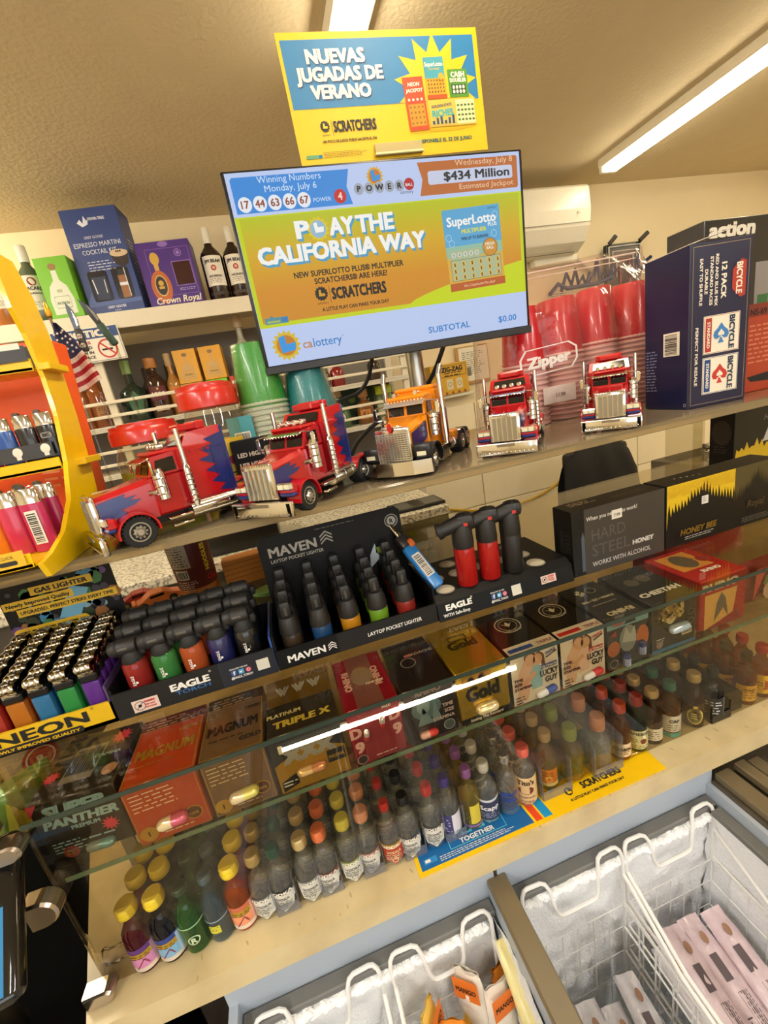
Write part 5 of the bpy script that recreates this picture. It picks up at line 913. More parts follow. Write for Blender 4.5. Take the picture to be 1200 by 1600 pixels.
# ------------------------------------------------------------------ lighter displays and boxes on top of the glass case
Z0 = ZT + .0003
CARD = mat('0d0d0e', .5, spec=.25); CARDG = mat('1e1d1c', .5, spec=.3)
def plab(b, w_, h_): pass
def eagle_social(b, x, y, k=1.0):
    b.rect(x, y, .008 * k, .008 * k, mat('3a5a9a', .4), 2).text(x + .0045 * k, y + .001 * k, 'f', .009 * k, WHITE, 3, bold=.05); b.rect(x + .0105 * k, y, .008 * k, .008 * k, mat('4fa3d0', .4), 2); b.poly([(x + .012 * k, y + .003 * k), (x + .0145 * k, y + .002 * k), (x + .017 * k, y + .006 * k), (x + .0145 * k, y + .0045 * k), (x + .0125 * k, y + .0062 * k)], WHITE, 3); b.disc(x + .025 * k, y + .004 * k, .0042 * k, mat('c9486a', .4), 2, 14).ring(x + .025 * k, y + .004 * k, .0024 * k, .0007 * k, WHITE, 3)
    b.text(x + .014 * k, y - .0055 * k, '@EAGLE_TORCH', .005 * k, WHITE, 2, bold=.03, fit=.031 * k); b.text(x + .012 * k, y + .0098 * k, 'FOLLOW US ON', .0035 * k, WHITE, 2, bold=.02)
def warn(b, x, y, w_, h_):
    b.rect(x, y, w_, h_, mat('e4c9b8', .5), 2); b.ring(x + h_ * .5, y + h_ * .5, h_ * .38, .0008, INK, 3).line(x + h_ * .25, y + h_ * .25, x + h_ * .75, y + h_ * .75, .0008, INK, 3).disc(x + h_ * .5, y + h_ * .5, h_ * .13, INK, 3, 8); b.text(x + w_ * .66, y + h_ * .68, 'WARNING', .0045, RED, 3, bold=.04, fit=w_ * .42); b.text(x + w_ * .66, y + h_ * .42, 'KEEP AWAY', .0035, RED, 3, bold=.03, fit=w_ * .38); b.text(x + w_ * .66, y + h_ * .2, 'FROM CHILDREN', .0035, RED, 3, bold=.03, fit=w_ * .42)
# --- coil topped lighters in a yellow fronted tray
t = thing('lighter_display', 'yellow and black lighter display at the left, full of chrome coil topped lighters', 'lighter display', (-.386, .592, Z0))
b = MB(); b.box((0, .004, .017), (.165, .004, .034), mat('e0b41c', .4)).box((0, .15, .012), (.165, .004, .024), CARD).box((-.081, .077, .02), (.003, .15, .04), CARD).box((.081, .077, .03), (.003, .15, .06), mat('4a3a5a', .3)).box((0, .077, .003), (.162, .15, .006), CARD)
b.M = fr((-.0825, .0019, 0), (1, 0, 0), (0, 0, 1)); b.text(.075, .0145, 'NEON', .023, INK, 2, bold=.032, fit=.112); b.rrect(.004, .002, .118, .010, .004, INK, 2); b.text(.063, .0045, 'NEWLY IMPROVED QUALITY', .0062, mat('e0b41c', .4), 3, bold=.03, fit=.108); b.text(.140, .030, '\u00ae', .006, INK, 2); b.build('tray', t)
b = MB(); b.box((0, .150, .105), (.165, .003, .185), CARD); b.M = fr((-.0825, .1484, .012), (1, 0, 0), (0, 0, 1)); rd = random.Random(3)
for i in range(60): b.disc(.005 + .155 * rd.random(), .10 + .075 * rd.random(), .004 + .008 * rd.random(), mat(rd.choice(('2f6a3a', '3a7aa0', '5a3a7a', '2a2a3a', '7aa0b0', '8a5a2c', '1c2c1c')), .4), 1 + (i % 2), 7)
b.poly([(.07, .11), (.10, .16), (.125, .15), (.10, .105)], mat('6aa6c4', .4), 3)
yy = mat('d9b02c', .4); b.rect(.045, .158, .09, .014, yy, 4).text(.09, .161, 'GAS LIGHTER', .0105, INK, 5, bold=.04, fit=.075); b.rect(.002, .142, .10, .013, yy, 4).text(.052, .1455, 'Newly Improved Quality', .0085, INK, 5, bold=.03, fit=.09); b.rect(.018, .127, .145, .013, yy, 4).text(.09, .1305, 'UPGRADED, PERFECT STRIKE EVERY TIME', .008, INK, 5, bold=.03, fit=.135); b.rrect(.002, .088, .11, .020, .008, yy, 4); b.scrib(.008, .100, .098, 2, .0065, INK, 5); b.build('header_card', t)
def coil_lighter(label, hexc):
    t = thing('coil_lighter', label, 'lighter', (0, 0, 0), 0, 'coil topped lighters in the yellow display'); m = glass(hexc, .05, haze=.45, hazecol=hexc)
    MB().box((0, 0, .030), (.0235, .0125, .060), m, .003, 2).box((0, 0, .028), (.0015, .011, .05), mat('d0d0c8', .4)).build('body', t)
    MB().box((0, 0, .066), (.0245, .0135, .012), BLACK, .002).build('collar', t)
    b = MB(); b.box((0, -.002, .077), (.021, .0115, .014), CHROME, .003, 2)
    for i in range(3): b.lathe([(.0065, -.010), (.0078, -.006), (.0065, -.003), (.0078, .0), (.0065, .003), (.0078, .006), (.0065, .010)], CHROME, 12, (0, -.005 + i * .0045, .083), 'x')
    b.lathe([(0, -.004), (.0032, -.004), (.0032, .004), (0, .004)], mat('6a6258', .3, .9), 10, (0, -.004, .0885), 'x'); b.build('hood', t); return t
cols = ('purple', 'green', 'blue', 'orange', 'red'); hx = ('7a3fae', '3fae5a', '3f8ec4', 'e08a2c', 'd0483a'); PR = {}
ordn = ('front', 'second', 'third', 'fourth', 'fifth', 'sixth', 'last')
for i, (cn, h_) in enumerate(zip(cols, hx)):
    for k in range(7):
        loc = (-.386 + .062 - i * .031, .592 + .018 + k * .0185, Z0 + .0065 + k * .0035); l = 'chrome topped lighter with a %s body, %s in its column of the NEON display' % (cn, ordn[k])
        if k == 0: PR[i] = coil_lighter(l, h_); PR[i].location = loc
        else: dup(PR[i], loc, None, l)
# --- torch lighters in the black stepped tray
t = thing('torch_display', 'black torch lighter tray with a warning sticker and blue right side', 'lighter display', (-.189, .592, Z0))
b = MB(); b.box((0, .002, .021), (.226, .003, .042), CARDG).box((0, .128, .03), (.226, .003, .06), CARD).box((-.112, .065, .026), (.003, .126, .05), CARD).box((.112, .065, .03), (.003, .126, .06), mat('2c4a8a', .35)).box((0, .065, .004), (.222, .126, .008), CARD)
b.M = fr((-.113, .0003, 0), (1, 0, 0), (0, 0, 1)); b.text(.103, .021, 'EAGLE', .015, WHITE, 2, bold=.05, fit=.053); b.text(.105, .013, 'TORCH', .0085, mat('3a6aa0', .4), 2, bold=.02, fit=.048); b.text(.133, .034, '\u00ae', .005, WHITE, 2); warn(b, .022, .005, .035, .019); b.rect(.145, .0, .081, .042, mat('23262e', .35), .5); eagle_social(b, .160, .016); b.rect(.198, .012, .018, .018, mat('d8d2c0', .5), 2)
b.M = fr((.1137, 0, 0), (0, 1, 0), (0, 0, 1)); b.poly([(.0, .01), (.03, .03), (.06, .02), (.1, .055), (.06, .05), (.02, .05)], mat('4f86c9', .35), 1); b.text(.018, .02, 'EAGLE', .010, WHITE, 2, bold=.03, rot=75); b.build('tray', t)
def torch_lighter(label, hexc, solid=False):
    t = thing('torch_lighter', label, 'lighter', (0, 0, 0), 0, 'torch lighters in the black tray'); m = mat(hexc, .2, coat=.4) if solid else glass(hexc, .08, haze=.6, hazecol=hexc)
    b = MB(); b.lathe([(0, 0), (.0155, 0), (.0172, .002), (.0172, .044), (.014, .050), (0, .050)], m, 18, sx=1.0, sy=.95); b.build('fuel_tank', t)
    b = MB(); b.scrib if False else None; b.M = fr((-.005, -.0166, .018), (1, 0, 0), (0, 0, 1)); b.text(.004, .006, 'EAGLE', .0055, WHITE, 3, bold=.02, rot=90); b.disc(.006, .002, .0018, WHITE, 3, 8); b.build('logo', t)
    b = MB(); b.lathe([(0, .047), (.0142, .047), (.0148, .052), (.0125, .060), (.010, .066), (0, .066)], BLACKM, 16); b.M = Matrix.Translation((-.004, 0, .071)); b.lathe([(0, -.021), (.0085, -.021), (.0108, -.017), (.0122, -.008), (.0122, .008), (.0100, .015), (0, .017)], mat('242220', .5), 18, ax='x', sx=1.0); b.lathe([(.0124, -.012), (.0132, -.010), (.0124, -.008)], BLACKM, 18, ax='x'); b.box((0, -.0118, .002), (.014, .002, .004), mat('5a554e', .4), .0008); b.M = Matrix(); b.box((.016, 0, .062), (.010, .012, .016), BLACKM, .004, 2); b.build('torch_head', t)
    return t
PR = {}
for i, (cn, h_) in enumerate((('red', 'a02a26'), ('green', '3f8a44'), ('orange', 'c05a2c'), ('navy', '1c2050'), ('black', '161616'))):
    for k in range(3):
        loc = (-.266 + i * .039, .592 + .022 + k * .038, Z0 + .0085 + .020 + k * .006); l = 'black torch lighter with a %s tank, %s row of the EAGLE tray' % (cn, ordn[k])
        if k == 0: PR[i] = torch_lighter(l, h_, i > 2); PR[i].location = loc
        else: dup(PR[i], loc, None, l)
    tag(MB().box((-.266 + i * .039, .592 + .062, Z0 + .018), (.030, .110, .019), CARD).build('tray_step'), 'black step under the %s tank torch lighters' % cn, 'step')
# --- pocket lighters with the tall header card
t = thing('pocket_lighter_display', 'black display with a tall header card reading MAVEN, full of slim lighters', 'lighter display', (.058, .592, Z0))
b = MB(); b.box((0, .002, .0165), (.264, .003, .033), CARD).box((0, .118, .03), (.264, .003, .06), CARD).box((-.131, .06, .03), (.003, .116, .06), CARD).box((.131, .06, .03), (.003, .116, .06), CARD).box((0, .06, .004), (.26, .116, .008), CARD)
b.M = fr((-.132, .0003, 0), (1, 0, 0), (0, 0, 1)); b.text(.045, .0095, 'MAVEN', .0165, WHITE, 2, bold=.03, fit=.058)
def chev(b, x, y, k, m, l=2):
    for j in range(3): yy_ = y + j * .0048 * k; b.poly([(x, yy_), (x + .008 * k, yy_ + .006 * k), (x + .016 * k, yy_), (x + .016 * k, yy_ + .0022 * k), (x + .008 * k, yy_ + .0082 * k), (x, yy_ + .0022 * k)], m, l)
chev(b, .079, .009, .8, WHITE); b.rect(.095, 0, .169, .033, CARDG, .5); b.text(.19, .012, 'LAYTOP POCKET LIGHTER', .0092, WHITE, 2, bold=.02, fit=.092); b.build('tray', t)
b = MB(); b.prism([(-.128, .02), (.128, .02), (.128, .166), (.124, .172), (-.116, .180), (-.128, .168)], -.118, -.115, CARD) if False else b
b.M = fr((0, .1205, 0), (1, 0, 0), (0, 0, 1)); b.prism([(-.128, .006), (.128, .006), (.128, .172), (.120, .180), (-.118, .180), (-.128, .170)], 0, .003, CARD); b.M = b.M @ Matrix.Translation((-.128, 0, .003)); G_ = mat('9a968e', .4)
b.text(.057, .142, 'MAVEN', .024, G_, 2, bold=.03, fit=.082); chev(b, .106, .143, 1.35, G_); b.text(.062, .131, 'LAYTOP POCKET LIGHTER', .0085, G_, 2, bold=.02, fit=.092); b.ring(.238, .155, .0125, .0016, G_, 2).disc(.238, .155, .0085, G_, 2).text(.238, .151, 'R', .011, CARD, 3, bold=.03); b.scrib(.10, .172, .09, 1, .004, mat('5a5650', .5), 2); b.poly([(.185, .075), (.205, .09), (.20, .12), (.188, .10)], mat('b8c4cc', .4), 2); b.rect(.20, .10, .02, .012, mat('7a8a2c', .4), 2); b.build('header_card', t)
def slim_lighter(label, hexc):
    t = thing('pocket_lighter', label, 'lighter', (0, 0, 0), 0, 'slim lighters in the display with the tall header'); m = glass(hexc, .08, haze=.6, hazecol=hexc)
    MB().lathe([(0, 0), (.0150, 0), (.0162, .002), (.0162, .026), (.014, .030), (0, .030)], m, 18).build('fuel_tank', t)
    b = MB(); b.lathe([(0, .028), (.0164, .028), (.0166, .034), (.0150, .048), (.0125, .056), (0, .056)], mat('1e1c1b', .4), 16); b.box((0, .001, .067), (.0165, .0165, .028), mat('191817', .4), .004, 2); b.build('torch_head', t)
    b = MB(); b.M = Matrix.Translation((0, 0, .0802)); b.ring(0, .001, .0062, .0012, mat('55504a', .4, .5), 1, 14); b.rect(-.006, 0, .012, .0018, mat('77716a', .4, .5), 2).rect(-.0008, -.004, .0016, .010, mat('55504a', .4, .5), 2); b.M = fr((-.004, -.0075, .055), (1, 0, 0), (0, 0, 1)); b.rect(.002, .004, .004, .014, mat('5c5a56', .3, .6), 1); b.build('nozzle', t); return t
PR = {}
for i, (cn, h_) in enumerate((('brown', '3a2c20'), ('blue', '1f4a7a'), ('orange', 'c98a1c'), ('lime', '7aa82c'), ('red', '9a2c26'))):
    for k in range(4):
        loc = (-.045 + i * .0475, .592 + .022 + k * .027, Z0 + .0085 + .012 + k * .008); l = 'slim black topped lighter with a %s base, %s row under the MAVEN header' % (cn, ordn[k])
        if k == 0: PR[i] = slim_lighter(l, h_); PR[i].location = loc
        else: dup(PR[i], loc, None, l)
    tag(MB().box((-.045 + i * .0475, .592 + .06, Z0 + .014), (.034, .098, .011), CARD).build('tray_step'), 'black step under the slim %s based lighters' % cn, 'step')
# --- sloping tray with round holes and three torches
t = thing('torch_holder_tray', 'black sloping tray with round holes holding three big torches', 'lighter display', (.321, .586, Z0))
b = MB(); b.M = fr((-.13, 0, 0), (0, 1, 0), (0, 0, 1)); b.prism([(0, 0), (.150, 0), (.150, .040), (.020, .040), (.006, .030)], 0, .26, CARD); b.M = Matrix()
rim = mat('8a8070', .6); hole = mat('cfc4ac', .7)
for x in (-.102, -.058, -.014, .031, .075):
    for y in (.030, .077, .123):
        if y == .030 and x in (-.058, -.014, .031): continue
        b.M = Matrix.Translation((x, y, .0402)); b.disc(0, 0, .0165, rim, 0, 24).disc(0, .002, .0150, mat('b5a88e', .7), 1, 24).disc(0, -.004, .0135, mat('d6cbb2', .7), 2, 24, .0095)
b.M = fr((-.13, .0001, 0), (1, 0, 0), (0, .006, .030)); b.text(.038, .0165, 'EAGLE', .0135, WHITE, 2, bold=.05, fit=.046); b.text(.032, .006, 'WITH Safe-Stop', .0078, WHITE, 2, bold=.02, fit=.048); b.text(.062, .026, '\u00ae', .005, WHITE, 2); eagle_social(b, .098, .012); b.rect(.137, .007, .018, .018, mat('d8d2c0', .5), 2); warn(b, .195, .011, .030, .014); b.build('tray', t)
def big_torch(label, m, loc):
    t = thing('large_torch', label, 'lighter', loc, R(-18)); t.scale = (1.1, 1.1, 1.1); b = MB()
    b.lathe([(0, 0), (.0155, 0), (.0165, .002), (.0160, .060), (.0145, .064), (0, .064)], m, 22); b.build('fuel_tank', t)
    k = mat('1c1a19', .45); b = MB(); b.lathe([(0, .062), (.0158, .062), (.0165, .068), (.0155, .090), (.013, .100), (0, .101)], k, 20)
    b.cyl((.008, 0, .104), (-.030, -.006, .094), .0128, k, 18, .0105); b.cyl((-.030, -.006, .094), (-.037, -.007, .0922), .0122, BLACKM, 18); b.cyl((-.037, -.007, .0922), (-.0382, -.0072, .0922), .006, mat('55504a', .4, .5), 14); b.box((.006, 0, .103), (.028, .025, .024), k, .008, 2); b.build('torch_head', t)
    b = MB(); b.M = fr((.003, -.0130, .098), (1, 0, 0), (0, 0, 1)); b.rect(0, 0, .006, .005, mat('c0342c', .4), 1); b.build('safety_button', t); return t
RT = glass('c02a24', .08, haze=.7, hazecol='b8201c')
for x, m, l in ((.259, RT, 'big torch with a red tank and black head, left one in the holed tray'), (.303, RT, 'big torch with a red tank, middle one in the holed tray'), (.348, mat('1a1918', .4), 'all black big torch, right one in the holed tray')): big_torch(l, m, (x + .003, .616, Z0 + .0405))
t = thing('utility_lighter', 'blue utility lighter with a barcode leaning in the holed tray', 'lighter', (.212, .628, Z0 + .042), rot=(R(-42), R(-10), R(18))); t.scale = (1.3, 1.3, 1.3)
UB = mat('2f7fc4', .3, coat=.3); b = MB(); b.box((0, 0, .035), (.020, .012, .070), UB, .005, 2); b.M = fr((-.007, -.0061, .018), (1, 0, 0), (0, 0, 1)); b.barcode(0, 0, .013, .036, PAPER, 1, 6, True); b.build('handle', t)
MB().box((0, 0, .078), (.018, .012, .020), mat('2a2420', .4), .004, 2).box((.006, -.004, .07), (.008, .010, .012), mat('d8692c', .4), .002).build('trigger', t); MB().cyl((0, 0, .085), (0, 0, .135), .0035, CHROME, 12).build('nozzle', t)
# --- honey boxes
def a_hard(b, w_, h_):
    s_ = mat('55524c', .4); lt = mat('cfcabf', .45); b.rect(.045 - .02, 0, w_ - .025, h_, mat('3a352e', .45), .5); b.poly([(.017, .008), (.024, .008), (.024, .072), (.0205, .085), (.017, .072)], mat('5a6472', .3, .5), 2)  # lighter grey area is a reflection painted onto the carton front
    b.text(.083, h_ * .82, 'When you need it to work!', .0105, lt, 2, bold=.02, fit=.108); b.rect(.082, h_ * .745, .022, .017, mat('ddd4c2', .5), 3).text(.093, h_ * .78, '7.99', .008, mat('6a665e', .5), 4, bold=.03); b.text(.075, h_ * .50, 'HARD', .031, s_, 2, fit=.072); b.text(.080, h_ * .26, 'STEEL', .031, s_, 2, fit=.082); b.text(.150, h_ * .265, 'HONEY', .012, lt, 3, bold=.06, fit=.046); b.text(.103, h_ * .10, 'WORKS WITH ALCOHOL', .0125, lt, 2, bold=.01, fit=.128)
HB = mat('0f0d0c', .38, spec=.4)
carton('honey_carton', 'long black carton reading HARD STEEL HONEY on top of the glass case', 'box', (.556, .618, Z0), (.199, .052, .124), HB, {'front': a_hard, 'left': lambda b, w_, h_: (b.text(w_ * .35, h_ * .5, 'HARD', .016, mat('3a3733', .4), 2, rot=-90), b.text(w_ * .65, h_ * .5, 'STEEL', .016, mat('3a3733', .4), 2, rot=-90)), 'top': lambda b, w_, h_: (b.scrib(.02, h_ * .75, .055, 3, .006, mat('b59a6a', .5), 2), b.text(.14, h_ * .35, 'HARD STEEL', .012, mat('6a4a34', .4), 2, fit=.07))})
HY = mat('d9b41c', .4); HYD = mat('b8860f', .4)
def honeycomb(b, x0, x1, y1, rd, m, lo=.30, hi=.5, l=1):
    pts = [(x0, y1), (x0, y1 * lo)]; n = 22
    for i in range(n): u = i / n; pts += [(x0 + (x1 - x0) * (u + .3 / n), y1 * (1 - (hi * (.45 + .55 * abs(math.cos(math.pi * u * 1.0)))) + .06 * rd.random())), (x0 + (x1 - x0) * (u + .7 / n), y1 * (1 - (hi * (.35 + .55 * abs(math.cos(math.pi * u)))) + .10 + .08 * rd.random()))]
    pts += [(x1, y1 * .62), (x1, y1)]; b.poly(pts[::-1], m, l)
    return b
def a_hb(b, w_, h_):
    rd = random.Random(2); honeycomb(b, .001, w_ * .60, h_, rd, HY)
    for j in range(5):
        for i in range(34):
            if rd.random() < .8: b.ring(.003 + i * .0047 + (j % 2) * .0023, h_ * .985 - .003 - j * .0045, .0023, .0004, HYD, 2, 6)
    honeycomb(b, w_ * .60, w_ - .001, h_, rd, mat('4a3f1c', .45), .5, .55)
    b.text(w_ * .28, h_ * .16, 'HONEY BEE', .0165, mat('8a6a24', .4, .4), 3, bold=.04, fit=.086, skew=.2); b.scrib(w_ * .16, h_ * .11, w_ * .26, 2, .004, mat('b8b0a0', .5), 3); b.rect(w_ * .3, h_ * .58, .016, .016, mat('dedad0', .5), 4).scrib(w_ * .305, h_ * .68, .012, 3, .004, mat('8a8680', .5), 5); b.text(w_ * .8, h_ * .3, 'Royal', .02, mat('5a4a24', .4), 3, skew=.2); b.scrib(w_ * .68, h_ * .13, w_ * .3, 3, .004, mat('6a6250', .5), 3)
carton('honey_carton', 'long black carton with yellow dripping honeycomb beside the HARD STEEL one', 'box', (.796, .618, Z0), (.272, .052, .124), HB, {'front': a_hb, 'top': lambda b, w_, h_: [b.disc(.05 + .012 * i, h_ * (.55 - .05 * i), .0022, mat('d0ccb8', .4), 2, 8) for i in range(5)]})
def a_hb2(b, w_, h_):
    rd = random.Random(4); pts = [(.001, .001), (w_ - .001, .001)]; n = 16
    for i in range(n): u = 1 - i / n; pts += [(w_ * u, h_ * (.22 + .10 * rd.random())), (w_ * (u - .03), h_ * (.30 + .16 * rd.random()))]
    b.poly(pts, HY, 1); b.text(w_ * .45, h_ * .72, 'Honey', .022, mat('8a857a', .4), 2, skew=.2); b.poly([(w_ * .35, h_ * .35), (w_ * .42, h_ * .62), (w_ * .48, h_ * .35)], mat('c9c6c0', .4), 2)
carton('honey_carton', 'black carton with a yellow honey splash standing further back at the right', 'box', (1.37, .92, Z0), (.30, .07, .165), HB, {'front': a_hb2, 'left': lambda b, w_, h_: (b.disc(w_ * .5, h_ * .6, .028, mat('3a2f26', .5), 1, 16, .036), b.scrib(w_ * .2, h_ * .35, w_ * .6, 3, .008, mat('4a4038', .5), 2))})
# --- noodle tub, toy cars and odds and ends on the rear of the case
def wrap_tub():
    t = thing('noodle_tub', 'brown instant noodle tub with a barcode behind the torch tray', 'tub', (-.245, 1.0, Z0)); b = MB(); b.lathe([(0, 0), (.038, 0), (.040, .004), (.047, .150), (.049, .156), (0, .157)], mat('e6dcc6', .6), 30); b.build('cup', t)
    b = MB(); b.warp = lambda p: (lambda a, q: Vector((q * math.cos(a), q * math.sin(a), p.y)))(p.x / .044 - math.pi / 2, .0402 + (p.y - .004) * .048 + p.z + .0004)
    def band(x0, w_, y0, h_, m, l):
        n = max(2, int(w_ / .008)); vs = []
        for i in range(n + 1): vs += [(x0 + w_ * i / n, y0, l * 3e-4), (x0 + w_ * i / n, y0 + h_, l * 3e-4)]
        b.add(vs, [(2 * i, 2 * i + 2, 2 * i + 3, 2 * i + 1) for i in range(n)], m)
    band(-.138, .276, .014, .140, mat('5a1c12', .45), 1); band(-.138, .276, .014, .018, mat('a8662c', .5), 2); band(-.046, .050, .085, .062, mat('a89a8a', .6), 2); band(-.036, .030, .058, .022, PAPER, 2)
    for i in range(12): band(-.034 + i * .0022, .0007 + .0006 * (i % 3), .060, .018, INK, 3)
    b.scrib(-.042, .138, .042, 9, .006, INK, 3); b.scrib(-.04, .05, .05, 5, .005, mat('c9b8a8', .5), 2); b.text(.045, .045, 'Cup', .016, RED, 3, bold=.04); b.text(.042, .10, 'NOODLES', .014, mat('e0c22c', .4), 3, bold=.05, rot=90); b.text(-.055, .10, 'NOODLES', .012, mat('e0c22c', .4), 3, bold=.05, rot=90); b.build('printed_sleeve', t)
wrap_tub()
def toy_car(label, loc, rz, m):
    t = thing('toy_car', label, 'toy car', loc, rz); b = MB(); b.M = fr((0, .017, 0), (1, 0, 0), (0, 0, 1))
    b.prism([(-.045, .006), (-.046, .016), (-.030, .020), (-.012, .030), (.012, .030), (.028, .021), (.044, .017), (.046, .006)], 0, .034, m); b.M = Matrix(); b.box((0, 0, .024), (.030, .0352, .008), DGL, .002); b.box((-.044, 0, .019), (.008, .034, .003), m, .001); b.build('body', t)
    for x in (-.028, .028):
        for s in (-1, 1): MB().lathe([(0, -.003), (.008, -.003), (.0085, 0), (.008, .003), (0, .003)], RUBBER, 18, (x, s * .0165, .0085), 'y').lathe([(0, s * .0034), (.005, s * .0033), (.005, s * .003)], CHROME, 12, (x, s * .0165, .0085), 'y').build('wheel', t)
    return t
toy_car('orange toy sports car behind the torch tray', (-.345, 1.015, Z0), R(20), mat('d9712c', .25, coat=.5)).scale = (1.1, 1.1, 1.1)
toy_car('red and white toy race car behind the orange toy car', (-.395, 1.075 - .022, Z0), R(15), mat('a83a34', .25, coat=.5))
carton('envelope_stack', 'stack of orange envelopes beside the noodle tub', 'envelopes', (-.135, 1.02, Z0), (.105, .045, .065), mat('c27a2c', .6), {'front': lambda b, w_, h_: [b.line(0, h_ * (.3 + .18 * k), w_, h_ * (.33 + .18 * k), .0015, mat('8a4f1c', .6), 2) for k in range(4)]}, R(4))
t = thing('green_scoop', 'pale green plastic scoop lying beside the envelopes', 'scoop', (-.085, .90, Z0)); MB().lathe([(0, 0), (.018, .001), (.026, .006), (.024, .012), (0, .014)], mat('86c46a', .3), 20, sx=1.5).build('bowl', t); MB().cyl((.03, 0, .008), (.065, .012, .016), .004, mat('86c46a', .3), 8).build('handle', t)
tag(MB().box((.41, .735, Z0 + .004), (.06, .03, .008), mat('d8cdbb', .5), .002).box((.415, .735, Z0 + .0083), (.018, .0302, .0006), RED).build('snack_packet'), 'small red and white packet behind the holed torch tray', 'packet')
# ------------------------------------------------------------------ things standing on the raised shelf
ZR = ZS + .0003
# yellow lighter rack
t = thing('lighter_rack', 'bright yellow curved lighter rack at the left edge', 'rack', (0, 0, 0)); YM = mat('f0c400', .32, coat=.3)
side = [(.752, 1.86), (.700, 1.86), (.700, 1.79), (.712, 1.761), (.719, 1.703), (.713, 1.650), (.690, 1.587), (.658, 1.536), (.612, 1.502), (.566, 1.487), (.540, 1.483), (.548, ZR), (.617, ZR), (.726, ZR + .002), (.752, 1.539), (.763, 1.579), (.777, 1.649), (.782, 1.708), (.784, 1.773), (.775, 1.82)]
for x in (-.2905, -.640):
    b = MB(); b.M = fr((x, 0, 0), (0, 1, 0), (0, 0, 1)); b.prism(side, 0, .006, YM); b.build('side_panel', t)
for z, y0 in ((1.500 - .017, .540), (1.580, .690), (1.716, .716)):
    b = MB(); d = .775 - y0; b.box((-.4625, y0 + d / 2, z), (.338, d, .004), YM).box((-.4625, y0 + .002, z + .006), (.338, .004, .017), YM, .001)
    if z > 1.5: b.box((-.280, .745, z + .002), (.016, .06, .010), YM, .001)
    b.build('rack_shelf', t)
b = MB(); b.M = fr((-.45, .5372, 1.4855), (1, 0, 0), (0, .002, .02)); b.rect(0, 0, .152, .018, mat('d9ac1c', .45), 1); b.ring(.082, .009, .008, .001, RED, 2).line(.077, .004, .087, .014, .001, RED, 2); b.text(.112, .0105, 'ON', .005, INK, 2).text(.135, .0105, 'CLICK', .005, INK, 2); b.rrect(.104, .002, .018, .007, .002, INK, 2).rrect(.1045, .0025, .017, .006, .002, mat('d9ac1c', .45), 3).rrect(.126, .003, .018, .005, .002, INK, 2); b.build('printed_strip', t)
b = MB(); b.M = fr((-.46, .6878, 1.597), (1, 0, 0), (0, .002, .02)); b.rect(0, 0, .165, .020, mat('1c1a18', .45), 1)
for i in range(5): b.disc(.02 + .034 * i, .012, .006, PAPER, 2, 14, .0065).rect(.017 + .034 * i, .002, .006, .006, PAPER, 2)
b.build('printed_strip', t)
b = MB(); b.M = fr((-.49, .7142, 1.727), (1, 0, 0), (0, .002, .02)); b.rect(0, 0, .195, .02, mat('1c1a18', .45), 1).rect(.1, .016, .09, .008, PAPER, 2); b.build('printed_strip', t)
def rack_lighter(label, m, chrome=True, group=None, stick=False):
    t = thing('pocket_lighter', label, 'lighter', (0, 0, 0), 0, group); b = MB(); b.lathe([(0, 0), (.0115, 0), (.0125, .002), (.0125, .056), (.0118, .058), (0, .058)], m, 20, sx=1.0, sy=.58)
    b.build('body', t)
    if stick: b = MB(); b.M = fr((-.006, -.0077, .010), (1, 0, 0), (0, 0, 1)); b.barcode(0, 0, .012, .040, PAPER, 1, 3, True); b.build('price_sticker', t)
    b = MB(); b.lathe([(0, .058), (.0118, .058), (.0112, .074), (.010, .0755), (0, .0755)], CHROME if chrome else mat('77726a', .3, .8), 20, sx=1.0, sy=.6); b.build('hood', t)
    b = MB(); b.cyl((-.004, -.003, .076), (-.004, .003, .076), .0042, mat('5a544c', .35, .8), 12); b.box((.006, 0, .0745), (.007, .006, .004), RED, .001); b.build('spark_wheel', t); return t
low = (('crimson', 'b01a4a'), ('dark red', '8a1426'), ('orange', 'd8741c'), ('orange', 'd8741c'), ('red', 'a02018'))
for i, (x, y, cn, h_, st) in enumerate(((-.303, .600, 'crimson', 'b41c50', True), (-.303, .640, 'dark red', '9a1440', False), (-.331, .606, 'pink red', 'c02a4c', False), (-.357, .606, 'orange', 'd9781c', False), (-.383, .606, 'burnt orange', 'c85a18', False), (-.331, .650, 'maroon', '7a1430', False))):
    o = rack_lighter('%s lighter on the bottom shelf of the yellow rack%s' % (cn, ' with a barcode sticker' if st else ''), mat(h_, .25, coat=.4), True, None, st); o.location = (x, y, 1.4855); o.scale = (1.06, 1.06, 1.06)
for i, (x, cn, h_) in enumerate(((-.304, 'black', '101012'), (-.330, 'black', '101012'), (-.357, 'blue', '1c4f9a'), (-.384, 'pink', 'b82a5a'))):
    o = rack_lighter('%s lighter on the upper shelf of the yellow rack%s' % (cn, (' with an oval emblem', ', beside the emblem', '', '')[i]), mat(h_, .25, coat=.4), True); o.location = (x, .712, 1.5825)
    if i == 0: b = MB(); b.M = fr((-.007, -.0078, .040), (1, 0, 0), (0, 0, 1)); b.rrect(0, 0, .014, .008, .003, mat('8a8078', .4), 1).text(.007, .0022, 'BIC', .006, INK, 2, bold=.05); b.build('emblem', o)
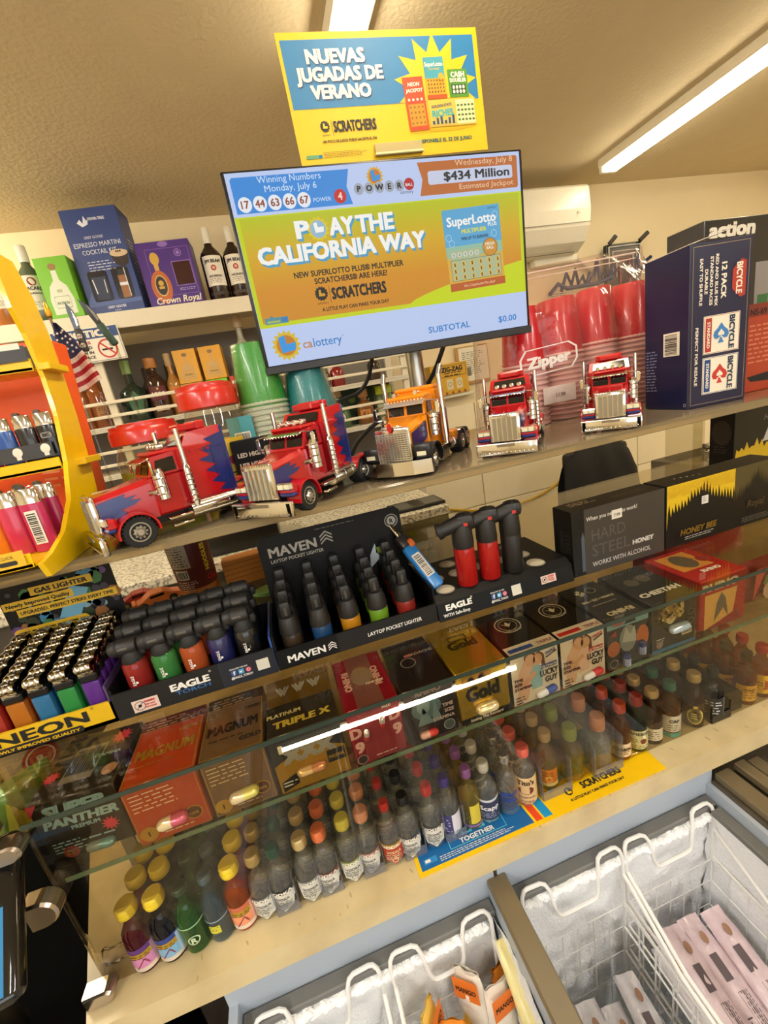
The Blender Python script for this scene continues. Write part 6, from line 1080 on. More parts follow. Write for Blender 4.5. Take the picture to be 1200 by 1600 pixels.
o = carton('orange_display_carton', 'tall orange display carton with a barcode behind the yellow rack', 'box', (-.476, .815, ZR), (.340, .045, .30), mat('e85a12', .4), {'front': lambda b, w_, h_: (b.scrib(w_ * .62, h_ * .55, w_ * .3, 2, .008, mat('f0a070', .5), 2), b.scrib(w_ * .8, h_ * .45, w_ * .16, 6, .011, mat('f0a070', .5), 2), b.rect(w_ * .86, h_ * .04, w_ * .13, .034, PAPER, 2), b.barcode(w_ * .87, h_ * .05, w_ * .11, .022, PAPER, 3, 9), b.rect(w_ * .70, h_ * .86, w_ * .28, h_ * .12, mat('2a2622', .5), 2), b.disc(w_ * .84, h_ * .89, .009, PAPER, 3, 14, .013))})
o.rotation_euler.y = R(4)
o.location.z += .012
# small flag, knives and their stand
tag(MB().box((-.26, .872, ZR + .002), (.12, .04, .004), CLEAR, .001).cyl((-.300, .862, ZR), (-.300, .862, ZR + .22), .0025, CLEAR, 8).cyl((-.268, .862, ZR), (-.268, .862, ZR + .290), .0022, CLEAR, 8).cyl((-.224, .878, ZR), (-.224, .878, ZR + .297), .0022, CLEAR, 8).build('knife_stand'), 'clear rod stand behind the orange carton carrying two knives and a flag', 'stand')
t = thing('flag', 'small stars and stripes flag with a gold tip beside the no smoking sign', 'flag', (-.300, .862, ZR + .22)); b = MB(); b.cyl((0, 0, 0), (-.003, 0, .128), .0022, mat('7a5a2c', .5), 8); b.build('pole', t); MB().lathe([(0, 0), (.004, .002), (.0055, .008), (.002, .022), (0, .026)], mat('c9962c', .3, .8), 12, (-.003, 0, .128)).build('finial', t)
b = MB(); NV = mat('1c1f3f', .7); RD2 = mat('9a1c28', .7); WH2 = mat('d9d0c0', .7); n = 14; P0 = Vector((0, -.003, .118)); vs = []
for j in range(15):
    for i in range(9):
        u = i / 8; v = j / 14; vs.append((-.014 * min(1, v * 3) + .014 * v + u * (.006 + .024 * min(1, v * 3) + .016 * v), -.006 - .004 * math.sin(u * 7 + v * 2) - .003 * u, .119 - v * .100 - .014 * (1 - u) * min(1, v * 3) + .004 * u * v))
for j in range(14):
    b.add(vs, [(j * 9 + i, (j + 1) * 9 + i, (j + 1) * 9 + i + 1, j * 9 + i + 1) for i in range(8)], NV if j < 7 else (WH2 if j % 2 else RD2))
for j in range(1, 6):
    for i in range(0, 4): p = vs[(j + 1) * 9 + i * 2 + (j % 2)]; b.M = fr((p[0], p[1] - .0022, p[2]), (1, -.1, 0), (0, .1, 1)); b.burst(0, 0, .0010, .0026, 5, WH2, 2); b.M = Matrix()
b.build('cloth', t)
def knife(label, loc, rot, hm, skull=False, flip=1):
    t = thing('folding_knife', label, 'knife', loc, rot=rot); b = MB(); b.M = fr((0, -.002, 0), (1, 0, 0), (0, 0, 1)); b.prism([(-.006, .055), (.007, .055), (.009, .075), (.006, .098), (-.004, .118), (-.007, .10)], 0, .003, mat('3a3c40', .25, .8)); b.poly([(.002, .060), (.007, .062), (.0075, .08), (.003, .10)], mat('8a8c90', .2, .9), 11); b.build('blade', t)
    b = MB(); b.box((0, 0, .028), (.017, .012, .056), hm, .004, 2)
    if skull:
        b.M = fr((0, -.0062, 0), (1, 0, 0), (0, 0, 1)); s = mat('c9b8a0', .5)
        for y in (.014, .036): b.disc(0, y, .006, s, 1, 14, .007).disc(-.0024, y + .001, .0017, INK, 2, 8).disc(.0024, y + .001, .0017, INK, 2, 8).rect(-.003, y - .007, .006, .003, s, 1).rect(-.0004, y - .003, .0008, .002, INK, 2)
    b.build('grip', t)
    return t
knife('folding knife with a skull handle standing in front of the no smoking sign', (-.268, .862, ZR + .290), (0, R(-2), 0), mat('2c2622', .5), True).scale = (.66, .66, .66)
knife('folding knife with a dark green handle leaning across the no smoking sign', (-.224, .878, ZR + .297), (0, R(-22), 0), mat('1c3a28', .5)).scale = (.72, .72, .72)
# clear jars with red lids
JG = glass('f2efe4', .03, haze=.08, hazecol='d8d2c0')
def jar(label, loc, r, h_, labcol, k):
    t = thing('candy_jar', label, 'jar', loc); b = MB(); b.lathe([(0, 0), (r * .92, 0), (r, .008), (r, h_ * .66), (r * .86, h_ * .78), (r * .86, h_ * .82)], JG, 28); b.build('jar_body', t)
    b = MB(); b.lathe([(r * .94, h_ * .80), (r * 1.0, h_ * .81), (r * 1.0, h_ * .93), (r * .97, h_ * .95), (r * .94, h_ * .965), (r * .94, h_), (0, h_)], mat('c9281c', .3, coat=.3), 36); b.lathe([(r * .70, h_), (r * .70, h_ + .003), (r * .62, h_ + .003), (r * .62, h_)], mat('c9281c', .3, coat=.3), 30); b.build('lid', t)
    b = MB(); b.lathe([(r * 1.003, h_ * .1), (r * 1.003, h_ * .52)], mat(labcol, .45), 28); b.warp = wrapf(r * 1.006, 0)
    b.text(0, h_ * .30, k, .022, mat('8a1c3a', .5), 3, bold=.05, fit=.075); b.scrib(-.03, h_ * .22, .06, 2, .007, mat('3a3a1c', .5), 3); b.warp = None; b.build('paper_label', t)
    rd = random.Random(int(r * 1e4)); b = MB()
    for i in range(34): a = rd.random() * 6.28; q = r * .8 * rd.random() ** .5; b.lathe([(0, -.006), (.008, -.002), (.008, .002), (0, .006)], mat(rd.choice(('8a9a3a', 'b0a04a', '6a7a3a')), .4), 8, (q * math.cos(a), q * math.sin(a), .012 + rd.random() * h_ * .42))
    o = b.build('candy', t); o['kind'] = 'stuff'; return t
jar('clear jar with a red lid and green label, behind the left red truck', (-.212, .830, ZR), .056, .158, '8a8f2c', 'Lucas')
jar('taller clear jar with a red lid and yellow label, beside the green cups', (-.098, .852, ZR), .053, .205, 'd9b42c', '1.00')
carton('headlight_carton', 'small black carton reading HIGHLIGHT and USB HEADLIGHT', 'box', (-.033, .800, ZR), (.085, .03, .10), CARD, {'front': lambda b, w_, h_: (b.text(w_ * .52, h_ * .70, 'LED HIGHLIGHT', .0105, PAPER, 2, bold=.04, fit=w_ * .84), b.text(w_ * .52, h_ * .52, 'USB HEADLIGHT', .0105, PAPER, 2, bold=.04, fit=w_ * .84), b.scrib(w_ * .1, h_ * .35, w_ * .8, 3, .008, mat('9a968c', .5), 2))})
# cups: inverted stacks
def cups(name, label, loc, r0, r1, hc, n, pitch, m, rimm, wrapm, group=None, cat='cups'):
    t = thing(name, label, cat, loc, 0, group); top = n * pitch
    MB().lathe([(0, top + hc), (r0 * .96, top + hc), (r0, top + hc - .004), (r1, top), (r1 * 1.0, top - .002)], m, 32).build('cup', t)
    for i in range(n + 1): MB().lathe([(r1 * .985, i * pitch - .000), (r1 * 1.04, i * pitch + .001), (r1 * 1.045, i * pitch + .0035), (r1 * .985, i * pitch + pitch * .6), (r1 * .975, (i + 1) * pitch)], rimm, 30).build('rim', t)
    if wrapm: MB().lathe([(r0 * 1.03, top + hc + .002), (r0 * 1.06, top + hc - .004), (r1 * 1.08, top + .01), (r1 * 1.09, .002)], wrapm, 36).build('clear_wrap', t)
    return t
WR = glass('f4f4ee', .06, bump=.8, bscale=90)
cups('cup_stack', 'stack of green paper cups upside down in clear wrap', (-.001, .870, ZR), .036, .046, .110, 16, .0096, mat('3f9a3c', .35, coat=.3), mat('c9cdb8', .4), WR)
cups('cup_stack', 'stack of teal paper cups upside down in clear wrap', (.088, .872, ZR), .038, .053, .105, 10, .0098, mat('17808a', .35, coat=.3), mat('c3cfc4', .4), WR)
b = MB(); b.box((-.052, .8705 - .045, ZR + .075), (.045, .0012, .13), mat('3f8f94', .5)); b.M = fr((-.072, .8248, ZR + .09), (1, 0, 0), (0, 0, 1)); b.barcode(.006, 0, .028, .022, PAPER, 1, 11); tag(b.build('cup_label_card'), 'teal label card with a barcode in front of the green cups', 'card')
RC_ = mat('c01420', .3, coat=.4); PKR2 = mat('d8a8a0', .4)
for i, (x, y, hh) in enumerate(((.595, .905, 12), (.700, .912, 13), (.805, .920, 14), (.65, 1.0, 13), (.755, 1.005, 14), (.910, .925, 14))):
    cups('red_cup_stack', 'stack of red plastic cups inside the clear zip bag, ' + ('front left', 'front middle', 'front right', 'back left', 'back middle', 'far right')[i], (x, y, ZR), .038, .0485, .125, hh, .0112, RC_, PKR2, None, 'red cups in the zip bag')
t = thing('zip_bag', 'big clear zip bag printed Zipper around the red cups', 'bag', (.750, .958, ZR)); ZB = glass('faf2ee', .10, bump=1.0, bscale=28, haze=.05, hazecol='f0dcd4'); b = MB(); nx, nz = 26, 16; rd = random.Random(4)
for s in (-1, 1):
    vs = []
    for j in range(nz + 1):
        for i in range(nx + 1):
            u, v = i / nx, j / nz; th = .105 * (1 - max(0, (v - .70) / .30) ** 1.3) * (math.sin(math.pi * min(1, max(0, u))) ** .25 if 0 < u < 1 else 0); vs.append(((u - .5) * (.50 - .03 * v), s * th + .004 * (rd.random() - .5) + .004 * math.sin(u * 25 + v * 6), v * (.345 + .025 * u)))
    b.add(vs, [(j * (nx + 1) + i, j * (nx + 1) + i + 1, (j + 1) * (nx + 1) + i + 1, (j + 1) * (nx + 1) + i)[::-s] for j in range(nz) for i in range(nx)], ZB, True)
b.build('film', t)
b = MB(); b.tube([(-.21, -.004, .334), (0, -.006, .345), (.21, -.004, .356)], .0022, mat('f0e6dc', .3), 6).tube([(-.21, -.004, .322), (0, -.006, .333), (.21, -.004, .344)], .0016, mat('f0e6dc', .3), 6); b.build('zip_seal', t)
b = MB(); b.M = fr((-.205, -.113, .110), (1, 0, .06), (0, -.03, 1)) @ Matrix.Scale(1.12, 4); W3 = mat('f0e8e0', .5); hx_ = lambda k: [(.066 + (x - .066) * k, .025 + (y - .025) * k) for x, y in ((0, .012), (.018, 0), (.118, 0), (.132, .016), (.132, .038), (.114, .05), (.014, .05), (0, .034))]
h0, h1 = hx_(1.0), hx_(.93)
for i in range(8): j = (i + 1) % 8; b.poly([h0[i], h0[j], h1[j], h1[i]], W3, 1)
b.text(.066, .015, 'Zipper', .028, W3, 1, bold=.05, fit=.096); b.build('printed_logo', t)
tag(bag('price_tag', 'white paper price sticker on the zip bag between the red trucks', 'sticker', (.640, .845, ZR + .045), .085, .038, mat('d9c6bc', .6), lambda b, w_, h_: b.text(w_ * .5, h_ * .35, '11.99', .012, mat('8a7a74', .5), 2, bold=.03), 0, 0, .0006), 'white paper price sticker on the zip bag between the red trucks', 'sticker')
# navy playing card carton
def spade(b, x, y, k, m, l):
    b.poly([(x + px * k, y + py * k) for px, py in ((0, 1), (.35, .55), (.72, .25), (.85, -.1), (.68, -.42), (.35, -.45), (.1, -.25), (.12, -.5), (.32, -.85), (-.32, -.85), (-.12, -.5), (-.1, -.25), (-.35, -.45), (-.68, -.42), (-.85, -.1), (-.72, .25), (-.35, .55))], m, l)
def a_bike(b, w_, h_):   # text runs down the face, so draw it in a frame turned by 90 degrees
    g = mat('b8a06a', .4, .3); b.frame(.006, .006, w_ - .012, h_ - .012, .0007, g, 1); M1 = b.M; b.M = M1 @ Matrix.Translation((0, h_, 0)) @ Matrix.Rotation(R(-90), 4, 'Z'); PB = mat('ece2cc', .5); RB = mat('a8301f', .4)   # now x runs down, y to the right
    b.poly([(.036, w_ - .022), (.052, w_ - .040), (.085, w_ - .040), (.101, w_ - .022), (.098, w_ - .012), (.040, w_ - .012)], RB, 2); b.text(.068, w_ - .0315, 'BICYCLE', .017, PB, 3, bold=.04, fit=.052)
    b.text(.068, w_ - .062, '12 PACK', .0145, PB, 2, bold=.04, fit=.060)
    for i, s_ in enumerate(('RED AND BLUE MIX', 'STANDARD FACES', 'DURABLE', 'EASY TO SHUFFLE')): b.text(.066, w_ - .075 - .0105 * i, s_, .0085, PB, 2, bold=.035, sx=1.15)
    for x0, c1, c2 in ((.125, 'a8301f', '3a7ab8'), (.199, '1f3f7a', 'c0342c')):
        b.rect(x0, .030, .068, w_ - .050, PB, 2).frame(x0 + .001, .031, .066, w_ - .052, .0008, mat(c1, .4), 3); b.rect(x0 + .004, .034, .060, .013, mat(c1, .4), 3).text(x0 + .034, .0375, 'STANDARD', .0085, PB, 4, bold=.04, fit=.046); M2 = b.M; b.M = M2 @ Matrix.Translation((x0 + .034, w_ * .53, 0)) @ Matrix.Rotation(R(90), 4, 'Z'); spade(b, 0, 0, .0195, mat(c2, .4), 4); spade(b, 0, 0, .008, PB, 5); b.M = M2; b.text(x0 + .034, w_ - .042, 'BICYCLE', .0155, mat('22304a', .5), 4, bold=.05, fit=.058)
    b.text(.195, .0135, 'PERFECT FOR RESALE', .0085, PB, 2, bold=.03, fit=.105); b.M = M1
NAVY = gm('10163a', .35)
o = carton('playing_card_carton', 'tall open navy carton of playing cards reading BICYCLE 12 PACK', 'box', (.851, .705, ZR), (.126, .110, .29), NAVY, {'front': a_bike, 'left': lambda b, w_, h_: (b.barcode(w_ * .46, h_ * .36, w_ * .36, h_ * .15, PAPER, 2, 21, True), b.scrib(w_ * .04, h_ * .40, w_ * .28, 14, .006, mat('7a80a0', .5), 2), b.ring(w_ * .95, h_ * .03, .003, .0006, PAPER, 2))}, R(-7))
b = MB(); b.box((0, 0, .2902), (.118, .102, .001), mat('2a2520', .7)); b.M = Matrix.Translation((-.063, 0, .290)) @ Matrix.Rotation(R(-11), 4, 'Y'); b.box((.046, 0, 0), (.092, .104, .0012), mat('e0d2c2', .6)); b.build('open_flaps', o)
carton('dark_carton', 'black carton whose visible lettering ends in ction, at the right edge', 'box', (1.075, .835, ZR), (.20, .09, .362), gm('1d1b1a', .35), {'front': lambda b, w_, h_: (b.text(w_ * .38, h_ * .905, 'action', .040, PAPER, 2, bold=.05, fit=.125, skew=.1), b.rect(w_ * .75, h_ * .40, w_ * .25, h_ * .34, mat('8a8684', .4), 1), b.rect(w_ * .8, h_ * .45, w_ * .16, h_ * .1, mat('2a6a3a', .4), 2))})
carton('red_carton', 'rust red carton with small print at the right edge beside the navy carton', 'box', (1.045, .735, ZR), (.20, .09, .175), mat('a83a1e', .4), {'front': lambda b, w_, h_: (b.rect(0, h_ * .86, w_, h_ * .14, mat('7a2a1c', .4), 1), b.text(w_ * .3, h_ * .88, 'NS-69', .016, INK, 2, bold=.03), b.scrib(w_ * .2, h_ * .75, w_ * .7, 9, .009, mat('d07a5a', .5), 2), b.poly([(w_ * .2, h_ * .18), (w_ * .6, h_ * .22), (w_ * .55, h_ * .10), (w_ * .25, h_ * .12)], INK, 2))}, R(-4))
# ------------------------------------------------------------------ back wall shelving with bottles
SW = mat('dcd3bd', .45, noise=.03); PEG = mat('77716a', .6); UX0, UX1, UY0, UY1 = -1.75, .70, 2.05, 2.385
t = thing('wall_shelving', 'white wall shelving unit with guard rails behind the counter', 'shelving', (0, 0, 0))
MB().box(((UX0 + UX1) / 2, UY1 + .005, 1.32), (UX1 - UX0, .01, 1.42), PEG).build('back_panel', t)
for x in (UX0, .38, UX1): MB().box((x, UY1 - .02, 1.32), (.035, .03, 1.42), SW, .002).build('upright', t)
for x in (-.612, .69): MB().box((x, UY0 + .012, 1.32), (.03, .02, 1.40), SW, .002).build('upright', t)
for z in (2.066, 1.655, 1.455):
    th = .062 if z > 2 else .022; b = MB(); b.box(((UX0 + UX1) / 2, (UY0 + UY1) / 2, z + (.031 if z > 2 else .012) - .008), (UX1 - UX0, UY1 - UY0, .014), SW); b.box(((UX0 + UX1) / 2, UY0 - .004, z), (UX1 - UX0, .010, th), SW, .002); b.build('shelf', t)
    if z < 2:
        b = MB()
        for dz in (.05, .105): b.box(((UX0 + UX1) / 2, UY0 - .006, z + dz), (UX1 - UX0, .008, .013), SW, .002)
        b.build('guard_rail', t)
        b = MB(); b.M = fr((UX0, UY0 - .0092, z - .010), (1, 0, 0), (0, 0, 1)); b.rect(0, 0, UX1 - UX0, .02, mat('c9c4b4', .5), 1); b.scrib(.02, .012, UX1 - UX0 - .04, 2, .007, mat('9a9484', .5), 2); b.build('price_strip', t)
ZU = 2.0975; ZL = 1.6665; ZLL = 1.4665
def big_bottle(label, loc, glassm, prof, cap=None, lab=None, group=None, n=24, sy=1.0, liq=None):
    t = thing('liquor_bottle', label, 'bottle', loc, -loc[0] / loc[1], group); b = MB(); b.lathe(prof, glassm, n, sy=sy); b.build('glass_body', t); r = max(p[0] for p in prof)
    if cap: b = MB(); cr_, z0, z1, cm = cap; b.lathe([(cr_, z0), (cr_ * 1.03, z0 + .002), (cr_ * 1.03, z1 - .003), (cr_ * .9, z1), (0, z1)], cm, 20); b.build('cap', t)
    if lab: b = MB(); b.warp = wrapf(r, 0); lab(b, r); b.build('paper_label', t)
    return t
def pr750(r=.042, h_=.29, nk=.014, sh=.6): return [(0, 0), (r * .94, 0), (r, .004), (r, h_ * sh), (r * .86, h_ * (sh + .06)), (nk * 1.3, h_ * (sh + .15)), (nk, h_ * (sh + .2)), (nk, h_ * .97), (0, h_ * .97)]
def big_lab(y0, h_, w_, bg, rows): 
    def f(b, r):
        patch(b, -w_ / 2, y0, w_, h_, mat(bg, .55), 1)
        for y, s_, sz, c, ft in rows: b.text(0, y, s_, sz, mat(c, .5), 3, bold=.04, fit=ft)
        b.scrib(-w_ * .3, y0 + h_ * .22, w_ * .6, 3, h_ * .06, mat('6a6258', .5), 3)
    return f
def jb(kind):
    def f(b, r): big_lab(.055, .115, .085, 'e6e0d2', ((.143, 'JIM BEAM', .018, '1c1a18', .066), (.088, kind, .012, '3a2a1c', .05)))(b, r); b.disc(0, .123, .011, mat('a83a2a', .5), 4, 16).disc(0, .123, .006, mat('d8a890', .5), 5, 12); patch(b, -.042, .02, .084, .012, mat('2a1c12', .5), 2)
    return f
WB = mat('e2dccc', .4); BRN = mat('5a2c12', .25, coat=.4); DBG = mat('241610', .15, coat=.5)
big_bottle('dark bourbon bottle with a white label and white cap, right of the purple box', (-.072, 2.105, ZU), DBG, pr750(.046, .285), (.016, .225, .285, WB), jb('BOURBON'))
big_bottle('dark honey bourbon bottle with a white label, beside the edge of the screen', (.020, 2.115, ZU), DBG, pr750(.046, .285), (.016, .225, .285, WB), jb('HONEY'))
def bac(b, r): big_lab(.045, .125, .08, 'd9d4c4', ((.118, 'BACARDI', .017, '1c1c1a', .064), (.103, 'SUPERIOR', .008, '3a3a34', .04)))(b, r); b.disc(-.002, .148, .015, mat('8a2a24', .5), 4, 16)
big_bottle('dark green rum bottle with a white label, red emblem and white cap', (-.760, 2.115, ZU), mat('4c5a48', .12, coat=.6), pr750(.043, .282), (.017, .225, .285, WB), bac)
big_bottle('large amber rum bottle at the left behind the yellow rack', (-.870, 2.105, ZU), mat('9a5a24', .15, coat=.6), pr750(.052, .31), (.02, .25, .31, WB), big_lab(.06, .11, .08, 'd9d0bc', ((.13, 'RUM', .018, '3a2418', .05),)))
PBT = mat('c9d2bc', .4)
def patbox(b, w_, h_, bm, cm=None):
    cx = w_ / 2; b.poly([(cx - w_ * .34, h_ * .06), (cx + w_ * .34, h_ * .06), (cx + w_ * .36, h_ * .30), (cx + w_ * .26, h_ * .52), (cx + w_ * .09, h_ * .62), (cx + w_ * .08, h_ * .78), (cx - w_ * .08, h_ * .78), (cx - w_ * .09, h_ * .62), (cx - w_ * .26, h_ * .52), (cx - w_ * .36, h_ * .30)], bm, 2); b.disc(cx, h_ * .84, w_ * .12, mat('8a6a3a', .5), 3, 14, h_ * .055); b.rrect(cx - w_ * .24, h_ * .16, w_ * .48, h_ * .2, w_ * .04, mat('8a9a7a', .5), 3).rrect(cx - w_ * .23, h_ * .17, w_ * .46, h_ * .18, w_ * .04, bm, 4); b.text(cx, h_ * .22, 'PATRON', w_ * .12, mat('5a6a4a', .5), 5, bold=.03, fit=w_ * .36); b.rect(cx - w_ * .08, h_ * .42, w_ * .16, h_ * .05, mat('a8b090', .5), 3)
carton('tequila_box', 'bright green tequila box with a clear bottle picture', 'box', (-.650, 2.095, ZU), (.118, .10, .215), mat('6aae1c', .4), {'front': lambda b, w_, h_: patbox(b, w_, h_, mat('d0d6c4', .4))}, R(-4))
carton('dark_green_box', 'dark green box behind the bright green tequila box', 'box', (-.640, 2.27, ZU), (.16, .08, .245), mat('26382c', .5), {'front': lambda b, w_, h_: b.burst(w_ * .55, h_ * .9, .004, .009, 3, PAPER, 2)})
def a_gg(b, w_, h_):
    P2 = mat('d6dae6', .4); b.text(w_ * .47, h_ * .72, 'GREY GOOSE', .013, P2, 2, fit=w_ * .34); b.text(w_ * .5, h_ * .645, 'ESPRESSO MARTINI', .023, P2, 2, fit=w_ * .84); b.text(w_ * .5, h_ * .575, 'COCKTAIL KIT', .023, P2, 2, fit=w_ * .62); b.text(w_ * .62, h_ * .885, 'FEVER-TREE', .013, P2, 2, bold=.03, fit=w_ * .28); b.scrib(w_ * .22, h_ * .50, w_ * .5, 4, .010, P2, 2, .25)
    b.poly([(w_ * .26, h_ * .87), (w_ * .32, h_ * .90), (w_ * .36, h_ * .86), (w_ * .40, h_ * .93), (w_ * .44, h_ * .88), (w_ * .48, h_ * .92), (w_ * .44, h_ * .85), (w_ * .34, h_ * .83)], P2, 2)
    b.rrect(w_ * .14, h_ * .12, w_ * .36, h_ * .30, .012, mat('131726', .2, coat=.5), 2); b.poly([(w_ * .20, h_ * .14), (w_ * .44, h_ * .14), (w_ * .46, h_ * .36), (w_ * .18, h_ * .36)], mat('39435c', .15, coat=.5), 3); b.line(w_ * .23, h_ * .20, w_ * .21, h_ * .34, .004, P2, 4).line(w_ * .41, h_ * .20, w_ * .42, h_ * .33, .003, P2, 4); b.rrect(w_ * .58, h_ * .12, w_ * .32, h_ * .31, .012, mat('131726', .2, coat=.5), 2); b.rect(w_ * .68, h_ * .13, w_ * .14, h_ * .22, mat('8a5a34', .4), 3).rect(w_ * .69, h_ * .35, w_ * .12, h_ * .06, mat('1a1614', .4), 3).rect(w_ * .68, h_ * .25, w_ * .14, h_ * .03, P2, 4); b.text(w_ * .5, h_ * .045, 'GREY GOOSE', .013, P2, 2, bold=.02, fit=w_ * .34); b.text(w_ * .5, h_ * .015, 'VODKA', .007, P2, 2)
    b.poly([(0, h_ * .12), (w_ * .12, h_ * .22), (w_ * .14, h_ * .12), (w_, h_ * .12), (w_, h_ * .08), (0, h_ * .08)], mat('4a5e9a', .4), 1)
    b.poly([(w_ * .66, h_ * .56), (w_ * .99, h_ * .56), (w_ * .96, h_ * .46), (w_ * .84, h_ * .42), (w_ * .72, h_ * .46)], mat('2a1a14', .4), 3); b.disc(w_ * .825, h_ * .56, w_ * .165, mat('c9b090', .4), 4, 20, h_ * .035); b.rect(w_ * .82, h_ * .14, w_ * .012, h_ * .28, P2, 3)
    for i in range(3): b.disc(w_ * (.79 + .035 * i), h_ * .575, .0035, mat('2a1a14', .4), 5, 8)
carton('cocktail_kit_box', 'tall blue cocktail kit box with two windows', 'box', (-.468, 2.115, ZU), (.205, .12, .37), mat('2b3f7a', .4), {'front': a_gg, 'right': lambda b, w_, h_: b.scrib(w_ * .3, h_ * .7, w_ * .4, 12, .014, mat('b8c0d6', .4), 2)}, R(-6))
def a_cr(b, w_, h_):
    Gd = mat('c9a24a', .4, .4); b.disc(w_ * .30, h_ * .30, w_ * .185, mat('b8622c', .3), 2, 24, h_ * .26); b.disc(w_ * .30, h_ * .32, w_ * .115, mat('c9b27a', .4), 3, 20, h_ * .17).disc(w_ * .30, h_ * .32, w_ * .10, mat('2a2018', .4), 4, 20, h_ * .15); b.disc(w_ * .30, h_ * .36, w_ * .05, Gd, 5, 14); b.rect(w_ * .25, h_ * .27, w_ * .10, h_ * .04, Gd, 5); b.rect(w_ * .26, h_ * .56, w_ * .08, h_ * .10, Gd, 2).disc(w_ * .30, h_ * .74, w_ * .085, Gd, 3, 14, h_ * .10)
    b.rect(w_ * .60, h_ * .30, w_ * .33, h_ * .36, mat('3a160e', .25), 2).frame(w_ * .585, h_ * .285, w_ * .36, h_ * .39, .003, mat('8a6ab8', .4), 3); b.ring(w_ * .75, h_ * .80, .014, .003, mat('9a7ac8', .4), 2).disc(w_ * .75, h_ * .80, .007, mat('9a7ac8', .4), 2); b.frame(w_ * .16, h_ * .15, w_ * .8, h_ * .74, .0015, mat('8a6ab8', .4), 1); b.disc(w_ * .52, h_ * .95, .02, mat('8a6ab8', .4), 2, 14, .010); b.scrib(w_ * .62, h_ * .24, w_ * .3, 2, .006, mat('b8a8d8', .4), 2); b.text(w_ * .54, h_ * .03, 'Crown Royal', .035, mat('e6ddc8', .4), 5, bold=.02, fit=w_ * .84, skew=.2)
carton('whisky_gift_box', 'purple whisky gift box with a round bottle picture', 'box', (-.243, 2.105, ZU), (.208, .11, .235), mat('43207a', .4), {'front': a_cr}, R(-3))
# lower shelf
AMBB = mat('7a3f18', .12, coat=.6); GRB = mat('1c2a20', .12, coat=.6)
big_bottle('dark green faceted tequila bottle with a pale green cap', (-.545, 2.16, ZL), mat('22352a', .1, coat=.7), [(0, 0), (.044, 0), (.052, .01), (.060, .09), (.052, .135), (.020, .16), (.015, .175), (.015, .24), (0, .24)], (.019, .205, .262, mat('7a9a5a', .4)), lambda b, r: b.poly([(-.02, .03), (.02, .03), (.03, .09), (0, .13), (-.03, .09)], mat('3a6a4a', .4), 2), None, 8)
big_bottle('dark tequila bottle with a maroon 1800 label and wooden cap', (-.445, 2.16, ZL), mat('3a2018', .12, coat=.6), [(0, 0), (.045, 0), (.048, .006), (.042, .15), (.032, .175), (.018, .19), (.017, .22), (0, .22)], (.024, .215, .258, mat('b5783a', .4)), lambda b, r: (patch(b, -.035, .075, .07, .06, mat('5a1420', .5), 1), b.text(0, .092, '1800', .026, PAPER, 3, bold=.04, fit=.052), b.burst(0, .124, .003, .006, 8, GOL, 3), patch(b, -.028, .03, .056, .022, mat('c9b8a0', .5), 1)))
for i, x in enumerate((-.360, -.262)):
    big_bottle('slim amber bottle with an orange label, ' + ('nearer the maroon labelled bottle' if i == 0 else 'nearer the yellow boxes'), (x - .01, 2.17, ZL), mat('a8763a', .12, coat=.6), pr750(.034, .265, .013, .5), (.015, .215, .268, mat('b59a70', .5)), lambda b, r: (patch(b, -.03, .05, .06, .075, mat('c97a2c', .5), 1), b.disc(0, .09, .016, mat('6a3a14', .5), 2, 10), b.scrib(-.02, .06, .04, 2, .008, mat('5a3414', .5), 2)))
for i, x in enumerate((-.50, -.40)): big_bottle('dark bottle with a brown cap behind the %s tequila bottle' % ('green' if i == 0 else 'maroon labelled'), (x, 2.29, ZL), mat('2a241c', .15, coat=.5), pr750(.036, .235), (.015, .19, .238, mat('4a3424', .5)))
for i, x in enumerate((-.86, -.755, -.675)): big_bottle('%s bottle behind the flag at the left of the lower shelf' % ('brown whisky', 'orange brown deer', 'squat amber')[i], (x, 2.14, ZL), (AMBB, mat('8a4a1c', .12, coat=.6), AMBB)[i], pr750(.046, .21 + .02 * i), (.016, .17 + .02 * i, .21 + .02 * i, INK), lambda b, r: (patch(b, -.03, .04, .06, .06, mat('9a6a3a', .5), 1), b.scrib(-.02, .08, .04, 4, .009, mat('3a2414', .5), 2)))
for i, (x, z, nm, bg, bt) in enumerate(((-.290, .128, 'upper yellow tequila box, left of the pair', 'dba01c', 'd0a04a'), (-.180, .128, 'upper yellow tequila box, right of the pair', 'dba01c', 'd0a04a'), (-.292, 0, 'tan tequila box under the left yellow box', 'b8924a', 'c9b88a'), (-.185, 0, 'lime green tequila box under the right yellow box', '7ac01c', 'd0d6c4'))):
    carton('tequila_box', nm, 'box', (x, 2.18, ZL + z), (.096, .09, .126 if z == 0 else .142), mat(bg, .4), {'front': (lambda bt: lambda b, w_, h_: patbox(b, w_, h_, mat(bt, .4)))(bt)}, R(-3))
carton('orange_box', 'red orange box right of the lime green tequila box', 'box', (-.085, 2.18, ZL), (.085, .09, .128), mat('c9401c', .4), {}, 0)
big_bottle('clear bottle with a round stopper behind the green cups', (-.035, 2.16, ZL), mat('9a9a8a', .15, coat=.5), pr750(.04, .36, .013, .62), (.02, .33, .385, mat('b8a080', .5)))
